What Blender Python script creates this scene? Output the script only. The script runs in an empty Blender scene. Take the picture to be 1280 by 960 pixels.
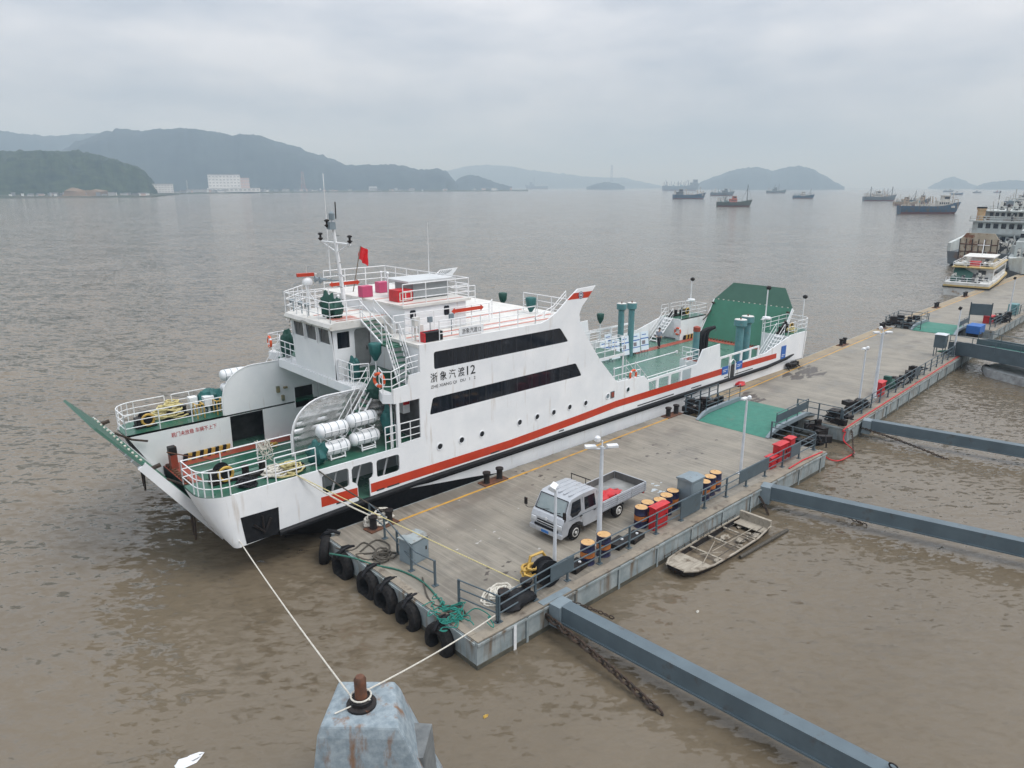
import bpy, bmesh, math, random
from mathutils import Vector, Matrix
from mathutils.geometry import tessellate_polygon
import mathutils.noise as mnoise
random.seed(7)
SC = bpy.context.scene
COL = SC.collection
R = math.radians
# ---------------------------------------------------------------- camera
# X runs along the quay, Y from the quay towards the ferry, Z up; origin at the near corner of the first pontoon
FPX, CX, CY, HY = 887.0, 640.0, 480.0, 233.0
CAM = Vector((-12.408, -15.110, 15.0))
PITCH = math.atan((CY - HY) / FPX)
AZ = math.atan(1000.0 / math.hypot(FPX, CY - HY))
VH = Vector((math.cos(AZ), math.sin(AZ), 0)); VR = Vector((math.sin(AZ), -math.cos(AZ), 0)); VZ = Vector((0, 0, 1))
VF = VH * math.cos(PITCH) - VZ * math.sin(PITCH)
VU = VH * math.sin(PITCH) + VZ * math.cos(PITCH)
cd = bpy.data.cameras.new("camera"); cam = bpy.data.objects.new("camera", cd); COL.objects.link(cam)
cd.sensor_fit = 'HORIZONTAL'; cd.sensor_width = 36.0; cd.lens = 36.0 * FPX / 1280.0
cd.clip_start = 0.1; cd.clip_end = 60000
m = Matrix((VR, VU, -VF)).transposed().to_4x4(); m.translation = CAM
cam.matrix_world = m
SC.camera = cam
# ---------------------------------------------------------------- sky
SUN_EL, SUN_DIR = R(58), Vector((0.35, -0.94, 0)).normalized()      # high sun behind cloud, behind the viewer
W = bpy.data.worlds.new("World"); SC.world = W; W.use_nodes = True
nt = W.node_tree; nt.nodes.clear()
def wn(t, **k):
    n = nt.nodes.new(t)
    for a, b in k.items(): setattr(n, a, b)
    return n
wo = wn('ShaderNodeOutputWorld'); mixs = wn('ShaderNodeMixShader'); bg1 = wn('ShaderNodeBackground'); bg2 = wn('ShaderNodeBackground')
sky = wn('ShaderNodeTexSky', sky_type='NISHITA', sun_disc=False, sun_elevation=SUN_EL, sun_rotation=math.atan2(SUN_DIR.x, SUN_DIR.y))
sky.air_density = 1.5; sky.dust_density = 4
nt.links.new(sky.outputs[0], bg1.inputs[0]); bg1.inputs[1].default_value = 0.10
tc = wn('ShaderNodeTexCoord'); sp = wn('ShaderNodeSeparateXYZ'); nt.links.new(tc.outputs['Generated'], sp.inputs[0])
ramp = wn('ShaderNodeValToRGB')                                      # overcast: dim towards the horizon, bright overhead
els = ramp.color_ramp.elements
els[0].position = 0.0; els[0].color = (0.42, 0.495, 0.575, 1)
els[1].position = 1.0; els[1].color = (1.18, 1.26, 1.36, 1)
e = els.new(0.10); e.color = (0.505, 0.545, 0.61, 1)
e = els.new(0.24); e.color = (0.675, 0.705, 0.765, 1)
e = els.new(0.5); e.color = (0.95, 1.0, 1.07, 1)
nt.links.new(sp.outputs[2], ramp.inputs[0])
mp = wn('ShaderNodeMapping'); mp.inputs['Scale'].default_value = (2.0, 2.0, 7.5)
nt.links.new(tc.outputs['Generated'], mp.inputs[0])
nz = wn('ShaderNodeTexNoise'); nz.inputs['Scale'].default_value = 1.7; nz.inputs['Detail'].default_value = 6; nz.inputs['Roughness'].default_value = 0.52
nt.links.new(mp.outputs[0], nz.inputs['Vector'])
cr = wn('ShaderNodeValToRGB'); c = cr.color_ramp.elements
c[0].position = 0.36; c[0].color = (0.74, 0.775, 0.835, 1); c[1].position = 0.62; c[1].color = (1.17, 1.145, 1.13, 1)
nt.links.new(nz.outputs[0], cr.inputs[0])
mul = wn('ShaderNodeMix', data_type='RGBA', blend_type='MULTIPLY'); mul.inputs[0].default_value = 1.0
nt.links.new(ramp.outputs[0], mul.inputs[6]); nt.links.new(cr.outputs[0], mul.inputs[7])
nt.links.new(mul.outputs[2], bg2.inputs[0]); bg2.inputs[1].default_value = 1.0
mixs.inputs[0].default_value = 0.93
nt.links.new(bg1.outputs[0], mixs.inputs[1]); nt.links.new(bg2.outputs[0], mixs.inputs[2]); nt.links.new(mixs.outputs[0], wo.inputs[0])
# ---------------------------------------------------------------- sun
sl = bpy.data.lights.new("sun", 'SUN'); sl.energy = 1.5; sl.angle = R(30); sl.color = (1.0, 0.985, 0.965)
so = bpy.data.objects.new("sun", sl); COL.objects.link(so)
sv = SUN_DIR * math.cos(SUN_EL) + VZ * math.sin(SUN_EL)
so.rotation_euler = sv.to_track_quat('Z', 'Y').to_euler(); so.location = (0, 0, 60)
SC.view_settings.view_transform = 'Standard'; SC.view_settings.look = 'None'
SC.view_settings.exposure = 0.38; SC.view_settings.gamma = 1.0
SC.render.engine = 'CYCLES'; SC.cycles.use_denoising = True
SC.cycles.max_bounces = 6; SC.cycles.diffuse_bounces = 3; SC.cycles.glossy_bounces = 3; SC.cycles.volume_bounces = 0
# ---------------------------------------------------------------- measuring
def ray(x, y): return VR * ((x - CX) / FPX) - VU * ((y - CY) / FPX) + VF
def at(x, y, z=0.0):                    # point at height z
    r = ray(x, y); return CAM + r * ((z - CAM.z) / r.z)
def atv(x, y, v):                       # point on the vertical plane Y = v
    r = ray(x, y); return CAM + r * ((v - CAM.y) / r.y)
def atd(x, y, d):                       # point at horizontal distance d
    r = ray(x, y); return CAM + r * (d / math.hypot(r.x, r.y))
# ---------------------------------------------------------------- materials
MATS = {}
def pm(name, c1, c2=None, scale=4.0, rough=0.5, metal=0.0, bump=0.0, bscale=None, lo=0.35, hi=0.65, stretch=(1, 1, 1),
       c3=None, s3=1.5, lo3=0.58, hi3=0.72, stretch3=(1, 1, 1), spec=0.5, rough2=None, detail=5):
    if name in MATS: return MATS[name]
    mt = bpy.data.materials.new(name); mt.use_nodes = True; t = mt.node_tree; b = t.nodes['Principled BSDF']
    b.inputs['Roughness'].default_value = rough; b.inputs['Metallic'].default_value = metal
    b.inputs['Specular IOR Level'].default_value = spec
    tcn = t.nodes.new('ShaderNodeTexCoord')
    def noise(sc, st, det=detail):
        mpn = t.nodes.new('ShaderNodeMapping'); mpn.inputs['Scale'].default_value = st
        t.links.new(tcn.outputs['Object'], mpn.inputs[0])
        n = t.nodes.new('ShaderNodeTexNoise'); n.inputs['Scale'].default_value = sc; n.inputs['Detail'].default_value = det
        n.inputs['Roughness'].default_value = 0.6
        t.links.new(mpn.outputs[0], n.inputs['Vector']); return n
    def rng(src, a, bb, to0=0.0, to1=1.0):
        r = t.nodes.new('ShaderNodeMapRange'); r.inputs[1].default_value = a; r.inputs[2].default_value = bb
        r.inputs[3].default_value = to0; r.inputs[4].default_value = to1
        t.links.new(src, r.inputs[0]); return r.outputs[0]
    def mix(fac, a, bcol):
        x = t.nodes.new('ShaderNodeMix'); x.data_type = 'RGBA'; t.links.new(fac, x.inputs[0])
        if hasattr(a, 'links'): t.links.new(a, x.inputs[6])
        else: x.inputs[6].default_value = (*a, 1)
        x.inputs[7].default_value = (*bcol, 1); return x.outputs[2]
    if c2 is None: c2 = tuple(v * 0.86 for v in c1)
    n = noise(scale, stretch); f = rng(n.outputs[0], lo, hi)
    col = mix(f, c1, c2)
    if c3 is not None:
        n3 = noise(s3, stretch3); col = mix(rng(n3.outputs[0], lo3, hi3), col, c3)
    t.links.new(col, b.inputs['Base Color'])
    if rough2 is not None: t.links.new(rng(n.outputs[0], lo, hi, rough, rough2), b.inputs['Roughness'])
    if bump:
        nb = noise(bscale or scale * 4, stretch); bp = t.nodes.new('ShaderNodeBump')
        bp.inputs['Strength'].default_value = bump; bp.inputs['Distance'].default_value = 0.02
        t.links.new(nb.outputs[0], bp.inputs['Height']); t.links.new(bp.outputs[0], b.inputs['Normal'])
    MATS[name] = mt; return mt
def nodes(mt): return mt.node_tree, mt.node_tree.nodes['Principled BSDF']
RUST = (0.13, 0.05, 0.022)
M_white = pm('ship_white', (0.80, 0.81, 0.82), (0.71, 0.73, 0.75), 0.7, 0.36, c3=(0.46, 0.39, 0.32), s3=1.7, lo3=0.60, hi3=0.84, stretch3=(1.8, 1.8, 0.20), bump=0.35, bscale=1.1)
M_wplain = pm('white_paint', (0.76, 0.77, 0.78), (0.64, 0.66, 0.68), 3, 0.42, c3=(0.42, 0.38, 0.33), s3=4, lo3=0.64, hi3=0.8)
M_rail = pm('rail_white', (0.78, 0.79, 0.80), (0.66, 0.67, 0.68), 4, 0.4)
M_red = pm('stripe_red', (0.50, 0.042, 0.012), (0.42, 0.036, 0.014), 2, 0.42)
M_redp = pm('red_paint', (0.55, 0.014, 0.022), (0.40, 0.012, 0.016), 4, 0.4)
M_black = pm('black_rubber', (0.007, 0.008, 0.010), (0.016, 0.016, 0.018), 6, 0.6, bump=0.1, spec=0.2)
M_iron = pm('black_iron', (0.009, 0.009, 0.010), (0.024, 0.019, 0.017), 7, 0.5, spec=0.25, c3=RUST, s3=5, lo3=0.62, hi3=0.72)
M_glass = pm('dark_glass', (0.006, 0.008, 0.012), (0.016, 0.019, 0.026), 0.8, 0.06, stretch=(6, 6, .3))
M_greend = pm('deck_green', (0.018, 0.090, 0.058), (0.034, 0.125, 0.085), 1.4, 0.42, c3=(0.075, 0.085, 0.062), s3=2.4, lo3=0.6, hi3=0.75, rough2=0.25, bump=0.1)
M_greena = pm('aft_deck_sheen_green', (0.072, 0.165, 0.125), (0.050, 0.128, 0.094), 0.9, 0.4, c3=(0.04, 0.07, 0.055), s3=1.1, lo3=0.62, hi3=0.72, stretch3=(1, 3, 1), rough2=0.22, bump=0.06)  # paler than the bow green: wet sky reflection put into the colour
M_greenr = pm('ramp_green', (0.016, 0.115, 0.068), (0.022, 0.14, 0.088), 0.9, 0.55, c3=(0.035, 0.085, 0.055), s3=1.5, lo3=0.6, hi3=0.75)
M_greenp = pm('carpet_green', (0.022, 0.145, 0.105), (0.032, 0.18, 0.13), 3, 0.6, c3=(0.07, 0.15, 0.11), s3=1.6, bump=0.2)
M_teal = pm('teal_paint', (0.105, 0.25, 0.265), (0.08, 0.20, 0.215), 3, 0.45, c3=(0.2, 0.2, 0.17), s3=4)
M_tarp = pm('tarp_green', (0.008, 0.07, 0.07), (0.013, 0.11, 0.105), 3, 0.6, bump=0.5, bscale=7)
M_tarpd = pm('tarp_dark_green', (0.006, 0.045, 0.035), (0.009, 0.07, 0.052), 3, 0.65, bump=0.5, bscale=7)
M_redd = pm('deck_red', (0.30, 0.055, 0.03), (0.22, 0.05, 0.03), 2.2, 0.55, c3=(0.15, 0.10, 0.07), s3=3)
M_pinkl = pm('deck_line_red', (0.55, 0.22, 0.18), (0.42, 0.19, 0.16), 2.2, 0.6)
M_roofw = pm('roof_white', (0.66, 0.65, 0.62), (0.56, 0.55, 0.52), 1.3, 0.55, c3=(0.38, 0.33, 0.28), s3=2.2, lo3=0.6, hi3=0.8)
M_grey = pm('grey_paint', (0.20, 0.25, 0.28), (0.17, 0.21, 0.235), 2, 0.45, c3=(0.12, 0.09, 0.07), s3=4, lo3=0.64, hi3=0.75)
M_greyd = pm('dark_grey_paint', (0.075, 0.105, 0.125), (0.06, 0.085, 0.10), 2, 0.45, c3=(0.07, 0.055, 0.045), s3=4, lo3=0.62, hi3=0.75)
M_beam = pm('boom_paint', (0.098, 0.134, 0.156), (0.078, 0.108, 0.128), 1.2, 0.42, c3=(0.07, 0.06, 0.05), s3=1.8, lo3=.6, hi3=.75)
M_yel = pm('yellow_paint', (0.52, 0.33, 0.06), (0.40, 0.25, 0.06), 3, 0.5, c3=(0.22, 0.16, 0.08), s3=4)
M_yline = pm('line_yellow', (0.60, 0.32, 0.03), (0.42, 0.24, 0.06), 3.5, 0.6, c3=(0.22, 0.18, 0.13), s3=3, lo3=0.58, hi3=0.66)
M_orange = pm('lifebuoy_orange', (0.72, 0.10, 0.025), (0.62, 0.085, 0.02), 3, 0.5)
M_ropew = pm('rope_white', (0.66, 0.64, 0.58), (0.45, 0.42, 0.36), 20, 0.85, bump=0.3)
M_ropey = pm('rope_yellow', (0.62, 0.54, 0.24), (0.44, 0.38, 0.20), 20, 0.85, bump=0.3)
M_ropeg = pm('rope_green', (0.02, 0.14, 0.10), (0.03, 0.10, 0.075), 12, 0.85)
M_roped = pm('rope_dark', (0.045, 0.04, 0.032), (0.09, 0.08, 0.065), 15, 0.9, bump=0.3)
M_chain = pm('chain_rust', (0.022, 0.018, 0.015), (0.06, 0.034, 0.02), 6, 0.8, bump=0.4)
M_foil = pm('quilt_foil', (0.62, 0.62, 0.61), (0.85, 0.85, 0.84), 3, 0.24, metal=0.9, bump=0.7, bscale=6)
M_quilt = pm('quilt_grey', (0.085, 0.085, 0.09), (0.14, 0.14, 0.15), 2.5, 0.6, bump=0.8, bscale=5)
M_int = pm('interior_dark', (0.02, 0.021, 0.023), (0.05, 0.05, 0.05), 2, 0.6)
M_blue = pm('sign_blue', (0.02, 0.12, 0.42), (0.02, 0.10, 0.36), 2, 0.4)
M_navy = pm('drum_navy', (0.012, 0.014, 0.062), (0.018, 0.018, 0.045), 5, 0.4, c3=RUST, s3=6, lo3=0.64, hi3=0.72)
M_dtop = pm('drum_top', (0.60, 0.38, 0.17), (0.48, 0.28, 0.11), 4, 0.55, c3=(0.22, 0.11, 0.05), s3=5, lo3=0.58, hi3=0.70)
M_oran = pm('drum_orange', (0.50, 0.17, 0.03), (0.36, 0.11, 0.03), 4, 0.5, c3=RUST, s3=5)
M_pole = pm('pole_white', (0.64, 0.67, 0.70), (0.50, 0.53, 0.57), 2, 0.4)
M_conc = pm('wall_concrete', (0.31, 0.345, 0.35), (0.20, 0.24, 0.25), 1.6, 0.7, c3=(0.15, 0.12, 0.09), s3=1.3, lo3=0.50, hi3=0.68, stretch3=(2.2, 2.2, .35), bump=0.25, bscale=9)
M_rustm = pm('rust', (0.16, 0.062, 0.03), (0.07, 0.036, 0.024), 4, 0.8, bump=0.5)
M_person = pm('skin', (0.42, 0.25, 0.17), None, 5, 0.6)
M_silver = pm('truck_silver', (0.50, 0.52, 0.55), (0.42, 0.44, 0.47), 2, 0.3, metal=0.35, c3=(0.30, 0.28, 0.25), s3=3, lo3=0.62, hi3=0.8)
M_tyre = pm('tyre', (0.008, 0.008, 0.009), (0.022, 0.020, 0.019), 9, 0.8, bump=0.4, spec=0.2)
M_bedin = pm('bed_inner_grey', (0.075, 0.075, 0.075), (0.12, 0.115, 0.11), 3, .6)  # darker grey for the inner faces of the bed walls
M_shieldg = pm('windscreen', (0.20, 0.25, 0.26), (0.28, 0.33, 0.34), 1.5, 0.06)  # pale glass colour stands in for reflections on the windscreen
# ---------------------------------------------------------------- mesh building
def smooth_pts(ps, k=4):
    ps = [Vector(p) for p in ps]; out = []
    for i in range(len(ps) - 1):
        p0, p1, p2_, p3_ = ps[max(i - 1, 0)], ps[i], ps[i + 1], ps[min(i + 2, len(ps) - 1)]
        for j in range(k):
            t = j / k; out.append(.5 * (2 * p1 + (p2_ - p0) * t + (2 * p0 - 5 * p1 + 4 * p2_ - p3_) * t * t + (3 * p1 - p0 - 3 * p2_ + p3_) * t ** 3))
    return out + [ps[-1]]
class MB:
    def __init__(s): s.v = []; s.f = []; s.m = []; s.mi = 0
    def add(s, vs, fs):
        o = len(s.v); s.v += [tuple(p) for p in vs]; s.f += [tuple(i + o for i in f) for f in fs]; s.m += [s.mi] * len(fs); return s
    def box(s, x0, x1, y0, y1, z0, z1, rot=None):
        vs = [Vector((x, y, z)) for z in (z0, z1) for y in (y0, y1) for x in (x0, x1)]
        if rot is not None:
            c = Vector(((x0 + x1) / 2, (y0 + y1) / 2, (z0 + z1) / 2)); vs = [c + rot @ (p - c) for p in vs]
        return s.add(vs, [(0, 2, 3, 1), (4, 5, 7, 6), (0, 1, 5, 4), (2, 6, 7, 3), (0, 4, 6, 2), (1, 3, 7, 5)])
    def tube(s, pts, r=0.03, n=6, cap=True, closed=False):
        pts = [Vector(p) for p in pts]; k = len(pts); rs = r if isinstance(r, (list, tuple)) else [r] * k
        vs = []; up = None
        for i, p in enumerate(pts):
            if closed: d = pts[(i + 1) % k] - pts[i - 1]
            else: d = pts[min(i + 1, k - 1)] - pts[max(i - 1, 0)]
            if d.length < 1e-9: d = Vector((0, 0, 1))
            d.normalize()
            if up is None: up = Vector((0, 0, 1)) if abs(d.z) < 0.9 else Vector((1, 0, 0))
            a = d.cross(up)
            if a.length < 1e-4: a = d.cross(Vector((0.3, 1, 0.2)))
            a.normalize(); b = a.cross(d); up = b
            for j in range(n):
                t = 2 * math.pi * (j + .5) / n; vs.append(p + (a * math.cos(t) + b * math.sin(t)) * rs[i])
        fs = []
        for i in range(k if closed else k - 1):
            i2 = (i + 1) % k
            for j in range(n): fs.append((i * n + j, i * n + (j + 1) % n, i2 * n + (j + 1) % n, i2 * n + j))
        if cap and not closed: fs += [tuple(range(n))[::-1], tuple((k - 1) * n + j for j in range(n))]
        return s.add(vs, fs)
    def lathe(s, prof, c=(0, 0, 0), axis=(0, 0, 1), n=16):     # prof: (radius, distance along axis)
        q = Vector((0, 0, 1)).rotation_difference(Vector(axis).normalized()); c = Vector(c); vs = []; fs = []
        for (r, h) in prof:
            for j in range(n):
                t = 2 * math.pi * j / n; vs.append(c + q @ Vector((r * math.cos(t), r * math.sin(t), h)))
        for i in range(len(prof) - 1):
            for j in range(n): fs.append((i * n + j, i * n + (j + 1) % n, (i + 1) * n + (j + 1) % n, (i + 1) * n + j))
        fs += [tuple(range(n))[::-1], tuple((len(prof) - 1) * n + j for j in range(n))]
        return s.add(vs, fs)
    def torus(s, c, axis, R1, r, n=18, k=8):
        q = Vector((0, 0, 1)).rotation_difference(Vector(axis).normalized()); c = Vector(c)
        return s.tube([c + q @ Vector((R1 * math.cos(2 * math.pi * i / n), R1 * math.sin(2 * math.pi * i / n), 0)) for i in range(n)], r, k, closed=True)
    def plate(s, loops, fn, t):           # polygon with holes in 2D, fn(a, b, depth) -> 3D, thickness t
        loops = [[Vector((a, b, 0)) for a, b in lp] for lp in loops]
        flat = [p for lp in loops for p in lp]; N = len(flat)
        tris = tessellate_polygon(loops)
        vs = [fn(p.x, p.y, 0) for p in flat] + [fn(p.x, p.y, t) for p in flat]; fs = []
        for a, b, c in tris: fs += [(a, b, c), (a + N, c + N, b + N)]
        o = 0
        for lp in loops:
            k = len(lp)
            for i in range(k):
                j = (i + 1) % k; fs.append((o + i, o + j, o + j + N, o + i + N))
            o += k
        return s.add(vs, fs)
    def loft(s, secs, closed=False, caps=False):   # sections of equal point count
        n = len(secs[0]); vs = [p for sc in secs for p in sc]; fs = []
        for i in range(len(secs) - 1):
            for j in range(n if closed else n - 1):
                fs.append((i * n + j, i * n + (j + 1) % n, (i + 1) * n + (j + 1) % n, (i + 1) * n + j))
        if caps: fs += [tuple(range(n))[::-1], tuple((len(secs) - 1) * n + j for j in range(n))]
        return s.add(vs, fs)
    def blob(s, c, rx, ry, rz, seed=0, amp=0.18, n=10, k=7, freq=1.6):
        vs = []; fs = []
        for i in range(k + 1):
            ph = math.pi * i / k
            for j in range(n):
                th = 2 * math.pi * j / n
                d = Vector((math.sin(ph) * math.cos(th), math.sin(ph) * math.sin(th), math.cos(ph)))
                f = 1 + amp * mnoise.noise(d * freq + Vector((seed * 3.1, seed * 1.7, 0)))*1.6
                vs.append((c[0] + d.x * rx * f, c[1] + d.y * ry * f, c[2] + d.z * rz * f))
        for i in range(k):
            for j in range(n): fs.append((i * n + j, (i + 1) * n + j, (i + 1) * n + (j + 1) % n, i * n + (j + 1) % n))
        return s.add(vs, fs)
def rpoly(x0, x1, z0, z1, r, n=4):
    out = []
    for cx_, cz_, a0 in ((x1 - r, z1 - r, 0), (x0 + r, z1 - r, 90), (x0 + r, z0 + r, 180), (x1 - r, z0 + r, 270)):
        for i in range(n + 1):
            a = R(a0 + 90 * i / n); out.append((cx_ + r * math.cos(a), cz_ + r * math.sin(a)))
    return out
def circ(cx_, cz_, r, n=16): return [(cx_ + r * math.cos(2 * math.pi * i / n), cz_ + r * math.sin(2 * math.pi * i / n)) for i in range(n)]
def onY(v, s=1): return lambda a, b, t: (a, v + s * t, b)      # a = X, b = Z
def onX(u, s=1): return lambda a, b, t: (u + s * t, a, b)      # a = Y, b = Z
def onZ(z, s=1): return lambda a, b, t: (a, b, z + s * t)      # a = X, b = Y
def worldloc(o):
    p = Vector((0, 0, 0))
    while o is not None: p += o.location; o = o.parent
    return p
def mesh_of(name, mb, mats, smooth=False, shift=None, bevel=0.0):
    me = bpy.data.meshes.new(name)
    vs = mb.v if shift is None else [(p[0] - shift.x, p[1] - shift.y, p[2] - shift.z) for p in mb.v]
    me.from_pydata(vs, [], mb.f)
    for mt in (mats if isinstance(mats, (list, tuple)) else [mats]): me.materials.append(mt)
    for i, pl in enumerate(me.polygons): pl.material_index = mb.m[i]
    bm = bmesh.new(); bm.from_mesh(me)
    if bevel:
        bmesh.ops.remove_doubles(bm, verts=bm.verts, dist=1e-5)
    bmesh.ops.recalc_face_normals(bm, faces=bm.faces)
    if bevel: bmesh.ops.bevel(bm, geom=[e for e in bm.edges if len(e.link_faces) == 2 and e.calc_face_angle(0) > 0.5], offset=bevel, segments=2, affect='EDGES', profile=0.6, clamp_overlap=True)
    if smooth:
        for f in bm.faces: f.smooth = True
        for ed in bm.edges:
            if len(ed.link_faces) == 2 and ed.calc_face_angle(0) > 0.7: ed.smooth = False
    bm.to_mesh(me); bm.free(); me.update()
    return me
SPLIT = set('deck_margin ramp_edge end_bulkhead arch_edge freeing_slot black_band wall_fittings ramp_chain hanging_shackle mullion roof_walk_line platform_strut deck_pillar landing_post coping grille chassis tail_light control_pedestal emblem_mark sign_mark casing_interior flap_hinge crosstree machinery hose boot_top door_seam wiper gunwale lane_casing light_screen rubbing_rib debris'.split())
def islands(mb):
    par = list(range(len(mb.v)))
    def find(i):
        while par[i] != i: par[i] = par[par[i]]; i = par[i]
        return i
    for f in mb.f:
        a = find(f[0])
        for i in f[1:]: par[find(i)] = a
    out = {}
    for k, f in enumerate(mb.f): out.setdefault(find(f[0]), []).append(k)
    res = []
    for ks in out.values():
        q = MB(); mp_ = {}
        for k in ks:
            for i in mb.f[k]:
                if i not in mp_: mp_[i] = len(q.v); q.v.append(mb.v[i])
            q.f.append(tuple(mp_[i] for i in mb.f[k])); q.m.append(mb.m[k])
        res.append(q)
    return res
def part(name, mb, mats, parent=None, label=None, smooth=False, world=True, bevel=0.0):
    if name in SPLIT and mb.f:
        qs = islands(mb)
        if 1 < len(qs) <= 40:
            SPLIT.discard(name); os_ = [part(name, q, mats, parent, label, smooth, world, bevel) for q in qs]; SPLIT.add(name); return os_[0]
    sh = worldloc(parent) if (world and parent is not None) else None
    o = bpy.data.objects.new(name, mesh_of(name, mb, mats, smooth, sh, bevel)); COL.objects.link(o)
    o.parent = parent
    if label: o['label'] = label
    return o
def tag(o, label, cat, group=None, kind=None):
    if label: o['label'] = label
    if cat: o['category'] = cat
    if group: o['group'] = group
    if kind: o['kind'] = kind
    return o
def thing(name, label, cat, loc=(0, 0, 0), rz=0.0, group=None):
    o = bpy.data.objects.new(name, None); COL.objects.link(o); o.location = loc; o.rotation_euler = (0, 0, rz); o.empty_display_size = 0.2
    return tag(o, label, cat, group)
def single(name, mb, mats, label, cat, base, group=None, smooth=False, bevel=0.0):   # a thing that is one mesh, origin at its base
    o = bpy.data.objects.new(name, mesh_of(name, mb, mats, smooth, Vector(base), bevel)); COL.objects.link(o); o.location = base
    return tag(o, label, cat, group)
def dup(root, loc=None, rz=None, label=None, group=None, scale=None):
    r = root.copy(); COL.objects.link(r)
    if loc is not None: r.location = loc
    if rz is not None: r.rotation_euler = (0, 0, rz)
    if scale is not None: r.scale = scale if isinstance(scale, (tuple, list)) else (scale,) * 3
    if label: r['label'] = label
    if group: r['group'] = group
    for ch in list(root.children):
        c_ = ch.copy(); COL.objects.link(c_); c_.parent = r
        for g in list(ch.children):
            d_ = g.copy(); COL.objects.link(d_); d_.parent = c_
    return r
def struct(name, mb, mats, smooth=False, kind='structure'):
    o = part(name, mb, mats, None, None, smooth); o['kind'] = kind; return o
def txt(name, s, mat, parent, origin, xdir, ydir, width=None, height=None, depth=0.004, world=True, bold=0.0):
    # letters laid out on the plane (xdir, ydir) from origin, fitted to width / height
    cu = bpy.data.curves.new(name, 'FONT'); cu.body = s; cu.extrude = 0.0; cu.offset = bold; cu.resolution_u = 2
    ob = bpy.data.objects.new(name, cu); COL.objects.link(ob)
    bpy.context.view_layer.update()
    me = bpy.data.meshes.new_from_object(ob.evaluated_get(bpy.context.evaluated_depsgraph_get()))
    bpy.data.objects.remove(ob); bpy.data.curves.remove(cu)
    if not me.vertices: return None
    xs = [v.co.x for v in me.vertices]; ys = [v.co.y for v in me.vertices]
    w0, h0 = max(xs) - min(xs), max(ys) - min(ys)
    sx = width / w0 if width else None; sy = height / h0 if height else None
    sx = sx or sy; sy = sy or sx
    X, Y = Vector(xdir).normalized(), Vector(ydir).normalized(); N = X.cross(Y); Ov = Vector(origin)
    sh = worldloc(parent) if world and parent else Vector((0, 0, 0))
    for v in me.vertices: v.co = Ov + X * ((v.co.x - min(xs)) * sx) + Y * ((v.co.y - min(ys)) * sy) + N * depth - sh
    me.materials.clear(); me.materials.append(mat)
    o = bpy.data.objects.new(name, me); COL.objects.link(o); o.parent = parent
    return o
def railing(pts, h=1.0, n=3, sp=1.2, r=0.022, rp=0.026, mb=None, ends=True):
    mb = mb or MB(); pts = [Vector(p) for p in pts]
    for k in range(n): mb.tube([p + VZ * (h * (k + 1) / n) for p in pts], r if k < n - 1 else rp, 5)
    for i in range(len(pts) - 1):
        a, b = pts[i], pts[i + 1]; L = (b - a).length; q = max(1, round(L / sp))
        for j in range(q + (1 if i == len(pts) - 2 else 0)):
            p = a.lerp(b, j / q); mb.tube([p, p + VZ * h], rp, 5)
    return mb
def arcpts(c, r, a0, a1, z, n=6): return [(c[0] + r * math.cos(R(a0 + (a1 - a0) * i / n)), c[1] + r * math.sin(R(a0 + (a1 - a0) * i / n)), z) for i in range(n + 1)]
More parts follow.
